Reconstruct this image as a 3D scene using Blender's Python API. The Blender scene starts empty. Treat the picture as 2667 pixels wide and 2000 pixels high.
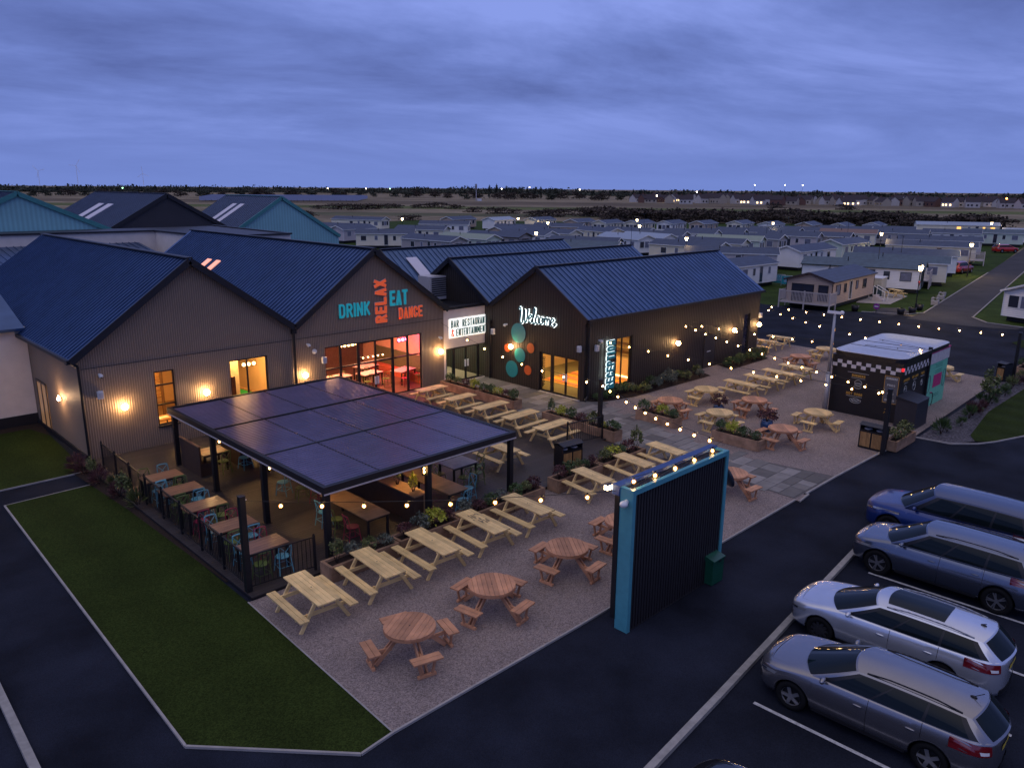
import bpy, math, random
from mathutils import Matrix, Vector
R = math.radians
PI = math.pi
random.seed(7)
SC = bpy.context.scene
COL = SC.collection

# ------------------------------------------------------------------ camera, sky, exposure
cam = bpy.data.cameras.new("camera"); cam_o = bpy.data.objects.new("camera", cam); COL.objects.link(cam_o)
cam.sensor_width = 36.0; cam.lens = 27.2; cam.clip_end = 9000; cam.clip_start = 0.2
_r, _u, _f = (0.71339, -0.70073, 0.00778), (0.16664, 0.18042, 0.96937), (0.68067, 0.69024, -0.24548)
cam_o.matrix_world = Matrix(((_r[0], _u[0], -_f[0], -8.31), (_r[1], _u[1], -_f[1], -31.94), (_r[2], _u[2], -_f[2], 10.5), (0, 0, 0, 1)))
SC.camera = cam_o

W = bpy.data.worlds.new("World"); SC.world = W; W.use_nodes = True
nt = W.node_tree; nt.nodes.clear()
def N(t, **k):
    n = nt.nodes.new(t)
    for a, b in k.items(): setattr(n, a, b)
    return n
def L(a, b): nt.links.new(a, b)
SUN_EL, SUN_ROT = R(1.0), R(225)
out = N('ShaderNodeOutputWorld'); bg = N('ShaderNodeBackground'); bg.inputs[1].default_value = 1.0
sky = N('ShaderNodeTexSky', sky_type='NISHITA'); sky.sun_disc = False; sky.sun_elevation = SUN_EL; sky.sun_rotation = SUN_ROT
tc = N('ShaderNodeTexCoord'); sep = N('ShaderNodeSeparateXYZ'); L(tc.outputs['Generated'], sep.inputs[0])
def math_(op, a, b=None, c=None):
    n = N('ShaderNodeMath', operation=op)
    for i, v in enumerate((a, b, c)):
        if v is None: continue
        if isinstance(v, (int, float)): n.inputs[i].default_value = v
        else: L(v, n.inputs[i])
    return n.outputs[0]
zc = math_('MAXIMUM', sep.outputs[2], 0.0)
den = math_('ADD', zc, 0.10)
cx = math_('DIVIDE', sep.outputs[0], den); cy = math_('DIVIDE', sep.outputs[1], den)
comb = N('ShaderNodeCombineXYZ'); L(cx, comb.inputs[0]); L(cy, comb.inputs[1])
mp = N('ShaderNodeMapping'); mp.inputs['Rotation'].default_value = (0, 0, R(-62)); mp.inputs['Scale'].default_value = (0.62, 0.95, 1.0); L(comb.outputs[0], mp.inputs[0])
n1 = N('ShaderNodeTexNoise'); n1.inputs['Scale'].default_value = 0.62; n1.inputs['Detail'].default_value = 9; n1.inputs['Roughness'].default_value = 0.60; n1.inputs['Distortion'].default_value = 0.35
L(mp.outputs[0], n1.inputs['Vector'])
cr = N('ShaderNodeValToRGB'); L(n1.outputs[0], cr.inputs[0])
el = cr.color_ramp.elements
el[0].position = 0.36; el[0].color = (0.084, 0.120, 0.33, 1)
el[1].position = 0.66; el[1].color = (0.205, 0.275, 0.66, 1)
e2 = el.new(0.5); e2.color = (0.128, 0.182, 0.47, 1)
hz = N('ShaderNodeValToRGB'); L(zc, hz.inputs[0])            # how much plain horizon glow
hz.color_ramp.elements[0].position = 0.0; hz.color_ramp.elements[0].color = (1, 1, 1, 1)
hz.color_ramp.elements[1].position = 0.13; hz.color_ramp.elements[1].color = (0, 0, 0, 1)
mx = N('ShaderNodeMixRGB'); mx.inputs[2].default_value = (0.142, 0.205, 0.52, 1); L(hz.outputs[0], mx.inputs[0]); L(cr.outputs[0], mx.inputs[1])
zn = N('ShaderNodeValToRGB'); L(zc, zn.inputs[0])            # unseen overhead sky made brighter, greyer and warmer to light the ground
zn.color_ramp.elements[0].position = 0.50; zn.color_ramp.elements[0].color = (0, 0, 0, 1)
zn.color_ramp.elements[1].position = 0.85; zn.color_ramp.elements[1].color = (1, 1, 1, 1)
mz = N('ShaderNodeMixRGB'); mz.inputs[2].default_value = (0.47, 0.43, 0.50, 1); L(zn.outputs[0], mz.inputs[0]); L(mx.outputs[0], mz.inputs[1])
sk2 = N('ShaderNodeMixRGB', blend_type='ADD'); sk2.inputs[0].default_value = 1.0
skm = N('ShaderNodeMixRGB', blend_type='MULTIPLY'); skm.inputs[0].default_value = 1.0; skm.inputs[2].default_value = (0.05, 0.05, 0.07, 1)
skm.inputs[2].default_value = (0.0012, 0.0012, 0.002, 1)
L(sky.outputs[0], skm.inputs[1]); L(mz.outputs[0], sk2.inputs[1]); L(skm.outputs[0], sk2.inputs[2])
L(sk2.outputs[0], bg.inputs[0]); L(bg.outputs[0], out.inputs[0])

sun = bpy.data.lights.new("sun", 'SUN'); sun.energy = 0.22; sun.angle = R(60); sun.color = (0.86, 0.86, 1.0)
sun_o = bpy.data.objects.new("sun", sun); COL.objects.link(sun_o)
sun_o.rotation_euler = (R(42), 0, R(-70))
SC.view_settings.view_transform = 'Standard'; SC.view_settings.look = 'None'; SC.view_settings.exposure = 0.28; SC.view_settings.gamma = 1
SC.render.engine = 'CYCLES'
SC.cycles.use_denoising = True; SC.cycles.max_bounces = 6; SC.cycles.diffuse_bounces = 3; SC.cycles.glossy_bounces = 3
SC.cycles.transparent_max_bounces = 12; SC.cycles.sample_clamp_indirect = 4.0; SC.cycles.caustics_reflective = False; SC.cycles.caustics_refractive = False

# ------------------------------------------------------------------ materials
MATS = {}
def mat(name, col, rough=.6, metal=0., var=.12, vs=6., bump=0., bs=40., isl=0., orand=0., emis=None, es=0., spec=.5, coat=0., stretch=None, speck=None, waves=None):
    """one procedural Principled material: noise-varied colour, optional island variation, bump, speckle or ribs"""
    if name in MATS: return MATS[name]
    m = bpy.data.materials.new(name); m.use_nodes = True; t = m.node_tree; nd = t.nodes; b = nd['Principled BSDF']
    def n(ty, **k):
        x = nd.new(ty)
        for a, v in k.items(): setattr(x, a, v)
        return x
    ln = t.links.new
    b.inputs['Roughness'].default_value = rough; b.inputs['Metallic'].default_value = metal
    b.inputs['Specular IOR Level'].default_value = spec if rough < .7 else spec * .16
    if coat: b.inputs['Coat Weight'].default_value = coat; b.inputs['Coat Roughness'].default_value = .03
    c = tuple(col) + (1,)
    if emis:
        b.inputs['Emission Color'].default_value = tuple(emis) + (1,); b.inputs['Emission Strength'].default_value = es
        b.inputs['Base Color'].default_value = c
        MATS[name] = m; return m
    tx = n('ShaderNodeTexCoord'); vec = tx.outputs['Object']
    if stretch:
        mpn = n('ShaderNodeMapping'); mpn.inputs['Scale'].default_value = stretch; ln(vec, mpn.inputs[0]); vec = mpn.outputs[0]
    last = None
    if var:
        ns = n('ShaderNodeTexNoise'); ns.inputs['Scale'].default_value = vs; ns.inputs['Detail'].default_value = 5; ln(vec, ns.inputs['Vector'])
        mr = n('ShaderNodeMapRange'); mr.inputs[1].default_value = .3; mr.inputs[2].default_value = .7; mr.inputs[3].default_value = 1 - var; mr.inputs[4].default_value = 1 + var
        ln(ns.outputs[0], mr.inputs[0]); last = mr.outputs[0]
    def mul(a, bb):
        if a is None: return bb
        q = n('ShaderNodeMath', operation='MULTIPLY'); ln(a, q.inputs[0]); ln(bb, q.inputs[1]); return q.outputs[0]
    if isl:
        g = n('ShaderNodeNewGeometry'); mr = n('ShaderNodeMapRange'); mr.inputs[3].default_value = 1 - isl; mr.inputs[4].default_value = 1 + isl
        ln(g.outputs['Random Per Island'], mr.inputs[0]); last = mul(last, mr.outputs[0])
    if orand:
        g = n('ShaderNodeObjectInfo'); mr = n('ShaderNodeMapRange'); mr.inputs[3].default_value = 1 - orand; mr.inputs[4].default_value = 1 + orand
        ln(g.outputs['Random'], mr.inputs[0]); last = mul(last, mr.outputs[0])
    if speck:
        v = n('ShaderNodeTexVoronoi'); v.inputs['Scale'].default_value = speck[0]; ln(tx.outputs['Object'], v.inputs['Vector'])
        mr = n('ShaderNodeMapRange'); mr.inputs[3].default_value = 1 - speck[1]; mr.inputs[4].default_value = 1 + speck[1]
        sx = n('ShaderNodeSeparateColor'); ln(v.outputs['Color'], sx.inputs[0]); ln(sx.outputs[0], mr.inputs[0]); last = mul(last, mr.outputs[0])
    hsrc = None
    if waves:                                     # (axis vector component, scale, depth): ribs with groove shade in the colour, or plain stripes
        sx = n('ShaderNodeSeparateXYZ'); ln(tx.outputs['Object'], sx.inputs[0])
        q = n('ShaderNodeMath', operation='MULTIPLY'); ln(sx.outputs[waves[0]], q.inputs[0]); q.inputs[1].default_value = waves[1] * 2 * PI
        s = n('ShaderNodeMath', operation='SINE'); ln(q.outputs[0], s.inputs[0])
        mr = n('ShaderNodeMapRange'); mr.inputs[1].default_value = -1; mr.inputs[2].default_value = 1; mr.inputs[3].default_value = 1 - waves[2]; mr.inputs[4].default_value = 1 + waves[2]
        ln(s.outputs[0], mr.inputs[0]); last = mul(last, mr.outputs[0]); hsrc = s.outputs[0]
    if last is not None:
        vm = n('ShaderNodeVectorMath', operation='SCALE'); vm.inputs[0].default_value = col; ln(last, vm.inputs['Scale']); ln(vm.outputs[0], b.inputs['Base Color'])
    else: b.inputs['Base Color'].default_value = c
    if bump:
        bn = n('ShaderNodeBump'); bn.inputs['Strength'].default_value = bump; bn.inputs['Distance'].default_value = .02
        if hsrc is None:
            n2 = n('ShaderNodeTexNoise'); n2.inputs['Scale'].default_value = bs; n2.inputs['Detail'].default_value = 3; ln(vec, n2.inputs['Vector']); hsrc = n2.outputs[0]
        ln(hsrc, bn.inputs['Height']); ln(bn.outputs[0], b.inputs['Normal'])
    MATS[name] = m; return m

def glass(name, tint=(.9, .95, .95), refl=1.0):
    if name in MATS: return MATS[name]
    m = bpy.data.materials.new(name); m.use_nodes = True; t = m.node_tree; t.nodes.clear()
    o = t.nodes.new('ShaderNodeOutputMaterial'); mx = t.nodes.new('ShaderNodeMixShader'); tr = t.nodes.new('ShaderNodeBsdfTransparent'); gl = t.nodes.new('ShaderNodeBsdfGlossy')
    fr = t.nodes.new('ShaderNodeFresnel'); fr.inputs[0].default_value = 1.35
    tr.inputs[0].default_value = tint + (1,); gl.inputs['Roughness'].default_value = .02
    q = t.nodes.new('ShaderNodeMath'); q.operation = 'MULTIPLY'; q.inputs[1].default_value = refl
    t.links.new(fr.outputs[0], q.inputs[0]); t.links.new(q.outputs[0], mx.inputs[0]); t.links.new(tr.outputs[0], mx.inputs[1]); t.links.new(gl.outputs[0], mx.inputs[2]); t.links.new(mx.outputs[0], o.inputs[0])
    MATS[name] = m; return m

asphalt = mat('asphalt', (.014, .017, .029), .85, var=.5, vs=.45, bump=.25, bs=60, speck=(70, .25))
asphalt_old = mat('asphalt_old', (.060, .058, .064), .85, var=.2, vs=.4, bump=.2, bs=50, speck=(55, .3))
gravel_m = mat('resin_gravel', (.235, .193, .183), .9, var=.10, vs=.8, bump=.35, bs=90, speck=(42, .42))
conc = mat('concrete', (.34, .32, .31), .85, var=.15, vs=3, bump=.2)
slab_m = mat('stone_slab', (.20, .19, .185), .8, var=.12, vs=2.5, isl=.38, bump=.2, bs=30)
deck_m = mat('dark_decking', (.032, .026, .028), .55, var=.2, vs=3, isl=.25, stretch=(.6, 12, 1), bump=.15)
grass_m = mat('lawn', (.023, .036, .007), .95, var=.14, vs=.7, bump=.8, bs=90, speck=(38, .45), waves=(0, .55, .07))
field_m = mat('marsh_field', (.20, .165, .115), 1, var=.38, vs=.03, speck=(.22, .22), stretch=(1.0, .35, 1))
soil_m = mat('bark_mulch', (.035, .025, .022), .95, var=.3, vs=20, bump=.6)
pine = mat('pale_pine', (.68, .49, .22), .6, var=.22, vs=2.2, isl=.20, orand=.10, stretch=(1, 1, 4), bump=.12, bs=25)
redwood = mat('stained_timber', (.46, .225, .12), .6, var=.24, vs=2.5, isl=.26, orand=.10, bump=.12, bs=25)
sleeper = mat('sleeper_timber', (.30, .19, .125), .75, var=.28, vs=3, isl=.18, bump=.3, bs=18)
tabletop_dark = mat('brown_plank', (.24, .125, .075), .3, var=.2, vs=3, isl=.16, stretch=(1, 8, 1))
roof_m = mat('standing_seam_metal', (.070, .125, .245), .36, .8, var=.14, vs=1.2)
trim_m = mat('dark_trim', (.016, .016, .022), .45, .2, var=.1)
black_m = mat('black_steel', (.016, .016, .020), .45, .3, var=.1)
clad_brown = mat('ribbed_brown_cladding', (.25, .185, .140), .6, .1, var=.06, vs=.8, waves=(0, 11.0, .26), bump=.5)
clad_brown_y = mat('ribbed_brown_cladding_side', (.25, .185, .140), .6, .1, var=.06, vs=.8, waves=(1, 11.0, .26), bump=.5)
clad_black_y = mat('black_board_cladding_front', (.024, .0165, .0135), .65, var=.12, vs=.8, waves=(1, 5.5, .30), bump=.4)
clad_black_x = mat('black_board_cladding_side', (.024, .0165, .0135), .65, var=.12, vs=.8, waves=(0, 5.5, .30), bump=.4)
render_w = mat('pale_render', (.74, .66, .60), .85, var=.06, vs=2)
teal_clad = mat('teal_cladding', (.21, .44, .48), .5, .1, var=.08, vs=.5, waves=(0, 3.0, .10))
frame_m = mat('dark_window_frame', (.018, .018, .022), .4, .2)
white_pl = mat('white_plastic', (.72, .72, .74), .4, var=.04)
white_pt = mat('white_paint', (.70, .70, .70), .5, var=.06)
line_m = mat('line_paint', (.50, .50, .52), .7, var=.25, vs=14)
glass_m = glass('window_glass', (.92, .95, .95), 1.0)
bulb_e = mat('bulb_glow', (1, .8, .5), .3, emis=(1.0, .60, .22), es=150)
globe_e = mat('globe_glow', (1, .8, .5), .3, emis=(1.0, .58, .24), es=75)
halo_e = mat('halo_light', (1, 1, 1), .3, emis=(.86, 1.0, .98), es=2.6)
teal_pt = mat('teal_paint', (.02, .26, .30), .4, var=.05)
orange_pt = mat('orange_paint', (.72, .14, .03), .4, var=.05)
blue_frame = mat('blue_frame_paint', (.075, .30, .36), .45, var=.08)

def halo_shell(name, col, es, mixf):
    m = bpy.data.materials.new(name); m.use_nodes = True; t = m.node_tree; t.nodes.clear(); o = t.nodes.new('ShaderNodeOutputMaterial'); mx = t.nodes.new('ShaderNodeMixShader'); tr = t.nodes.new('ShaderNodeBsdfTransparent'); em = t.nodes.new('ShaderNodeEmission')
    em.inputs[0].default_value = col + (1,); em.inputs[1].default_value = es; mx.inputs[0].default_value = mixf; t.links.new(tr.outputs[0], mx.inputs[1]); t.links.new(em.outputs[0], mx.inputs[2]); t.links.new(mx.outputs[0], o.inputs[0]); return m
bulb_halo = halo_shell('amber_bulb_halo', (1.0, .40, .06), 1.5, .42)  # see-through bulb shell that glows itself, imitating the halo round the lamp
# ------------------------------------------------------------------ mesh helper
class MB:
    def __init__(s): s.v = []; s.f = []; s.mi = []; s.M = Matrix.Identity(4)
    def add(s, vs, fs, mi=0):
        o = len(s.v)
        for p in vs: s.v.append(tuple(s.M @ Vector(p)))
        for q in fs: s.f.append([o + i for i in q]); s.mi.append(mi)
    def box(s, c, d, rz=0., mi=0, M=None):
        hx, hy, hz_ = d[0] / 2, d[1] / 2, d[2] / 2
        vs = [Vector((x, y, z)) for x in (-hx, hx) for y in (-hy, hy) for z in (-hz_, hz_)]
        if M is not None: vs = [M @ v for v in vs]
        if rz:
            mr = Matrix.Rotation(rz, 3, 'Z'); vs = [mr @ v for v in vs]
        vs = [v + Vector(c) for v in vs]
        s.add(vs, [(0, 1, 3, 2), (4, 6, 7, 5), (0, 4, 5, 1), (2, 3, 7, 6), (0, 2, 6, 4), (1, 5, 7, 3)], mi)
    def b2(s, x0, x1, y0, y1, z0, z1, mi=0): s.box(((x0 + x1) / 2, (y0 + y1) / 2, (z0 + z1) / 2), (abs(x1 - x0), abs(y1 - y0), abs(z1 - z0)), mi=mi)
    def beam(s, p, q, w, h, mi=0, up=(0, 0, 1)):
        p, q = Vector(p), Vector(q); d = (q - p).normalized(); u = Vector(up)
        if abs(d.dot(u)) > .99: u = Vector((1, 0, 0))
        a = d.cross(u).normalized(); b = a.cross(d).normalized()
        vs = [pt + a * (i * w / 2) + b * (j * h / 2) for pt in (p, q) for i in (-1, 1) for j in (-1, 1)]
        s.add(vs, [(0, 1, 3, 2), (4, 6, 7, 5), (0, 4, 5, 1), (2, 3, 7, 6), (0, 2, 6, 4), (1, 5, 7, 3)], mi)
    def cyl(s, p, q, r1, r2=None, n=10, mi=0, caps=True):
        r2 = r1 if r2 is None else r2; p, q = Vector(p), Vector(q); d = (q - p).normalized(); u = Vector((0, 0, 1)) if abs(d.z) < .99 else Vector((1, 0, 0))
        a = d.cross(u).normalized(); b = a.cross(d).normalized(); vs = []
        for pt, r in ((p, r1), (q, r2)):
            for i in range(n):
                t = 2 * PI * i / n; vs.append(pt + a * (r * math.cos(t)) + b * (r * math.sin(t)))
        fs = [(i, (i + 1) % n, n + (i + 1) % n, n + i) for i in range(n)]
        if caps: fs += [tuple(range(n))[::-1], tuple(range(n, 2 * n))]
        s.add(vs, fs, mi)
    def tube(s, pts, r, n=6, mi=0):
        for a, b in zip(pts, pts[1:]): s.cyl(a, b, r, r, n, mi)
    def lathe(s, prof, c=(0, 0, 0), n=16, mi=0, axis='Z'):
        vs = []; k = len(prof)
        for i in range(n):
            t = 2 * PI * i / n
            for r, z in prof:
                p = (r * math.cos(t), r * math.sin(t), z) if axis == 'Z' else (r * math.cos(t), z, r * math.sin(t))
                vs.append((c[0] + p[0], c[1] + p[1], c[2] + p[2]))
        fs = [(i * k + j, ((i + 1) % n) * k + j, ((i + 1) % n) * k + j + 1, i * k + j + 1) for i in range(n) for j in range(k - 1)]
        s.add(vs, fs, mi)
    def sphere(s, c, r, n=10, m=6, mi=0, sq=(1, 1, 1)):
        prof = [(max(r * math.sin(PI * j / m), 1e-4), -r * math.cos(PI * j / m)) for j in range(m + 1)]
        vs = []; k = len(prof)
        for i in range(n):
            t = 2 * PI * i / n
            for rr, z in prof: vs.append((c[0] + rr * math.cos(t) * sq[0], c[1] + rr * math.sin(t) * sq[1], c[2] + z * sq[2]))
        s.add(vs, [(i * k + j, ((i + 1) % n) * k + j, ((i + 1) % n) * k + j + 1, i * k + j + 1) for i in range(n) for j in range(m)], mi)
    def poly(s, pts, z, mi=0): s.add([(p[0], p[1], z) for p in pts], [tuple(range(len(pts)))], mi)
    def prism(s, pts, z0, z1, mi=0):
        n = len(pts); s.add([(p[0], p[1], z0) for p in pts] + [(p[0], p[1], z1) for p in pts],
              [tuple(range(n))[::-1], tuple(range(n, 2 * n))] + [(i, (i + 1) % n, n + (i + 1) % n, n + i) for i in range(n)], mi)
    def grid(s, rows, mi=0):
        k = len(rows[0]); vs = [p for r in rows for p in r]
        s.add(vs, [(i * k + j, i * k + j + 1, (i + 1) * k + j + 1, (i + 1) * k + j) for i in range(len(rows) - 1) for j in range(k - 1)], mi)
    def build(s, name, mats, parent=None, smooth=False, world=False):
        me = bpy.data.meshes.new(name)
        vs = s.v
        if world and parent is not None:
            inv = wm(parent).inverted(); vs = [tuple(inv @ Vector(p)) for p in vs]
        me.from_pydata(vs, [], s.f)
        if not isinstance(mats, (list, tuple)): mats = [mats]
        for m in mats: me.materials.append(m)
        if len(mats) > 1: me.polygons.foreach_set('material_index', s.mi)
        if smooth: me.polygons.foreach_set('use_smooth', [True] * len(me.polygons))
        me.update()
        o = bpy.data.objects.new(name, me); COL.objects.link(o); o.parent = parent
        return o
def wm(o):
    m = Matrix.LocRotScale(o.location, o.rotation_euler, o.scale)
    return wm(o.parent) @ m if o.parent else m
def tag(o, label=None, cat=None, group=None, kind=None):
    if label: o['label'] = label
    if cat: o['category'] = cat
    if group: o['group'] = group
    if kind: o['kind'] = kind
    return o
def thing(name, label, cat, loc=(0, 0, 0), rz=0., group=None):
    o = bpy.data.objects.new(name, None); COL.objects.link(o); o.location = loc; o.rotation_euler = (0, 0, rz); o.empty_display_size = .2
    return tag(o, label, cat, group)
def copy_tree(o, parent=None):
    c = o.copy(); COL.objects.link(c); c.parent = parent
    for ch in list(o.children): copy_tree(ch, c)
    return c
def dup(o, loc, rz, label=None, group=None):
    c = copy_tree(o); c.location = loc; c.rotation_euler = (0, 0, rz)
    if label: c['label'] = label
    if group: c['group'] = group
    return c
def first_or_dup(reg, key, make, loc, rz, label, group=None):
    """build the first of a kind, copy it afterwards"""
    if key not in reg:
        o = make(); reg[key] = o; o.location = loc; o.rotation_euler = (0, 0, rz); o['label'] = label
        if group: o['group'] = group
        return o
    return dup(reg[key], loc, rz, label, group)
REG = {}
def struct(name, mb, m): return tag(mb.build(name, m), kind='structure')
def text_mesh(txt, size, offset=0., extrude=.01, sx=1., align='LEFT', space=1.0):
    """lettering from the built-in font, turned into a mesh lying in x (along) / y (up)"""
    cu = bpy.data.curves.new('lettering', 'FONT'); cu.body = txt; cu.size = size; cu.offset = offset; cu.extrude = extrude; cu.align_x = align; cu.space_character = space
    cu.resolution_u = 3
    o = bpy.data.objects.new('lettering', cu); COL.objects.link(o)
    dg = bpy.context.evaluated_depsgraph_get(); me = bpy.data.meshes.new_from_object(o.evaluated_get(dg))
    bpy.data.objects.remove(o); bpy.data.curves.remove(cu)
    for v in me.vertices: v.co.x *= sx
    return me
def put_text(name, parent, m, txt, size, M, fit=None, **k):
    """M: world matrix taking text x to the reading direction, y to up; fit=(width, height) rescales the word"""
    me = text_mesh(txt, size, **k)
    xs = [v.co.x for v in me.vertices]; ys = [v.co.y for v in me.vertices]
    x0, x1, y0, y1 = min(xs), max(xs), min(ys), max(ys)
    if fit:
        for v in me.vertices: v.co.x = (v.co.x - x0) / (x1 - x0) * fit[0]; v.co.y = (v.co.y - y0) / (y1 - y0) * fit[1]
    me.transform(wm(parent).inverted() @ M if parent else M)
    me.materials.clear(); me.materials.append(m)
    o = bpy.data.objects.new(name, me); COL.objects.link(o); o.parent = parent
    return o
def frame_M(origin, xdir, ydir):
    x = Vector(xdir).normalized(); y = Vector(ydir).normalized(); z = x.cross(y)
    return Matrix(((x.x, y.x, z.x, origin[0]), (x.y, y.y, z.y, origin[1]), (x.z, y.z, z.z, origin[2]), (0, 0, 0, 1)))
def _arc(cx, cy, rx, ry, a0, a1, n=7): return [(cx + rx * math.cos(R(a0 + (a1 - a0) * i / n)), cy + ry * math.sin(R(a0 + (a1 - a0) * i / n))) for i in range(n + 1)]
GLY = {'D': [[(0, 0), (0, 1)], [(0, 1), (.45, 1)] + _arc(.5, .72, .5, .28, 90, 0) + _arc(.5, .28, .5, .28, 0, -90) + [(0, 0)]], 'R': [[(0, 0), (0, 1), (.5, 1)] + _arc(.55, .76, .45, .24, 90, -90) + [(0, .52)], [(.5, .52), (1, 0)]],
 'I': [[(0, 0), (0, 1)]], 'N': [[(0, 0), (0, 1), (1, 0), (1, 1)]], 'K': [[(0, 0), (0, 1)], [(0, .42), (1, 1)], [(.32, .60), (1, 0)]], 'E': [[(1, 0), (0, 0), (0, 1), (1, 1)], [(0, .5), (.85, .5)]], 'F': [[(0, 0), (0, 1), (1, 1)], [(0, .5), (.85, .5)]],
 'L': [[(0, 1), (0, 0), (1, 0)]], 'A': [[(0, 0), (.5, 1), (1, 0)], [(.2, .3), (.8, .3)]], 'X': [[(0, 0), (1, 1)], [(0, 1), (1, 0)]], 'T': [[(0, 1), (1, 1)], [(.5, 0), (.5, 1)]], 'C': [_arc(.5, .72, .5, .28, 0, 180) + _arc(.5, .28, .5, .28, 180, 360)],
 'B': [[(0, 0), (0, 1), (.5, 1)] + _arc(.5, .77, .45, .23, 90, -90) + [(0, .54)], [(.5, .54)] + _arc(.5, .27, .5, .27, 90, -90) + [(0, 0)]], 'U': [[(0, 1)] + _arc(.5, .28, .5, .28, 180, 360) + [(1, 1)]], 'S': [_arc(.5, .75, .5, .25, 10, 180) + [(.1, .6), (.9, .4)] + _arc(.5, .25, .5, .25, 0, -170)],
 'O': [_arc(.5, .70, .5, .30, 0, 180) + _arc(.5, .30, .5, .30, 180, 360) + [(1, .7)]], 'P': [[(0, 0), (0, 1), (.5, 1)] + _arc(.55, .74, .45, .26, 90, -90) + [(0, .48)]], 'G': [_arc(.5, .72, .5, .28, 0, 180) + _arc(.5, .28, .5, .28, 180, 360) + [(1, .48), (.55, .48)]],
 'H': [[(0, 0), (0, 1)], [(1, 0), (1, 1)], [(0, .5), (1, .5)]], 'M': [[(0, 0), (0, 1), (.5, .25), (1, 1), (1, 0)]], '&': [[(1, 0), (.25, .72)] + _arc(.5, .82, .25, .18, 180, 0) + [(.15, .38)] + _arc(.45, .22, .38, .22, 150, 340)], ' ': []}
GW = {'I': .001, 'M': 1.35, ' ': .5}
def block_word(name, parent, m, txt, Mx, w, h, stroke, depth=.03, grow=0., gap=.30):
    # condensed capitals drawn with bars of constant width; Mx maps x along, y up, z out
    mb = MB(); s = stroke; tot = sum(GW.get(c, 1) for c in txt); nn = len(txt)
    # w = tot*lw + nn*s + (nn-1)*gap*(lw)
    lw = (w - nn * s) / (tot + (nn - 1) * gap); x = 0.; k = 0
    for c in txt:
        cwid = GW.get(c, 1) * lw
        for pl in GLY[c]:
            P = [Vector((x + s / 2 + p[0] * cwid, s / 2 + p[1] * (h - s))) for p in pl]
            for i, (a, b) in enumerate(zip(P, P[1:])):
                d = b - a
                if d.length < 1e-6: continue
                d.normalize(); q = Vector((-d.y, d.x)) * (s / 2 + grow); ea = (s * (.5 if i == 0 else .28) + grow) ; eb = (s * (.5 if i == len(P) - 2 else .28) + grow)
                if i and i < len(P) - 2 and len(P) > 6: ea = eb = s * .12 + grow
                a2 = a - d * ea; b2_ = b + d * eb; z = depth + .0004 * (k % 9); k += 1
                vs = [(p.x, p.y, zz) for zz in (0, z) for p in (a2 + q, a2 - q, b2_ - q, b2_ + q)]
                mb.add(vs, [(0, 1, 2, 3), (4, 5, 6, 7), (0, 1, 5, 4), (1, 2, 6, 5), (2, 3, 7, 6), (3, 0, 4, 7)])
        x += cwid + s + gap * lw
    mb.v = [tuple(Mx @ Vector(p)) for p in mb.v]
    return mb.build(name, m, parent, world=True)
ORD = ['first', 'second', 'third', 'fourth', 'fifth', 'sixth', 'seventh', 'eighth', 'ninth', 'tenth', 'eleventh', 'twelfth', 'thirteenth', 'fourteenth', 'fifteenth', 'sixteenth']
# ------------------------------------------------------------------ ground, roads, lawns, patio
g = MB(); g.poly([(-2500, -2500), (6000, -2500), (6000, 6000), (-2500, 6000)], -.06); struct('ground', g, field_m)
g = MB(); g.poly([(-60, -70), (63.5, -70), (63.5, -16), (62.8, -6.6), (61.4, -3.2), (59.9, 3.4), (58, 25), (58, 60), (-60, 60)], 0.); struct('road', g, asphalt)
park_lawn = mat('park_lawn', (.034, .058, .012), .95, var=.35, vs=.5, bump=.5, bs=60, speck=(30, .3))
g = MB(); g.poly([(59.9, 3.4), (61.4, -3.2), (62.3, -5.0), (64.0, -8.6), (66.3, -9.2), (110, -2.6), (260, 22), (260, 60), (150, 175), (60, 150), (40, 90), (56, 60), (58, 25)], -.02); struct('caravan_park_lawn', g, park_lawn)
g = MB(); g.poly([(66.4, -12.7), (64.2, -14.4), (63.6, -17.1), (63.3, -40), (80, -70), (300, -70), (300, 20), (115.6, -5.5)], -.02); struct('lawn_beside_park_road', g, park_lawn)
g = MB(); g.poly([(61, -13.6), (61.3, -9), (65.8, -8.9), (110, -2.4), (200, 11.3), (200, 7.6), (115.6, -5.3), (66.5, -12.65), (63.9, -14.5), (63.7, -17.1), (62, -17)], .012); struct('park_road', g, asphalt_old)
g = MB(); g.poly([(62.4, -5.6), (61.9, -7.6), (64.6, -8.5), (67.5, -6.5), (66.0, -5.2)], .02); struct('parking_pad', g, asphalt_old)
g = MB(); g.poly([(67.6, -2.2), (68.9, -4.9), (76.4, -3.9), (78.5, -1.2), (74, -.6)], .03); struct('patio_slab', g, conc)
for y0 in (1.2, 4.6, 8.2):
    pass
lawn_pts = [(-3.46, -2.8), (-3.81, -18.5), (-1.5, -21.0), (-.72, -20.92), (-.47, -14.3), (-.42, -2.75)]
g = MB(); g.poly(lawn_pts, .03); struct('lawn', g, grass_m)
g = MB(); g.poly([(-30, -1.2), (-.42, -1.2), (-.2, 4.5), (-.6, 6.2), (-30, 6.4)], .03); struct('upper_lawn', g, grass_m)
g = MB(); g.poly([(-30, 6.4), (-.6, 6.2), (-.2, 4.6), (.05, 7.0), (-30, 7.0)], .025); struct('soil_border', g, soil_m)
g = MB(); g.poly([(-.46, -14.3), (16.6, -14.3), (16.5, -20.93), (-.72, -20.93)], .024); struct('gravel_patio', g, gravel_m)
g = MB(); g.poly([(16.5, -17.2), (17.2, -21.02), (16.45, -21.12), (16.3, -17.2)], .022); struct('gravel_corner', g, gravel_m)
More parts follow.
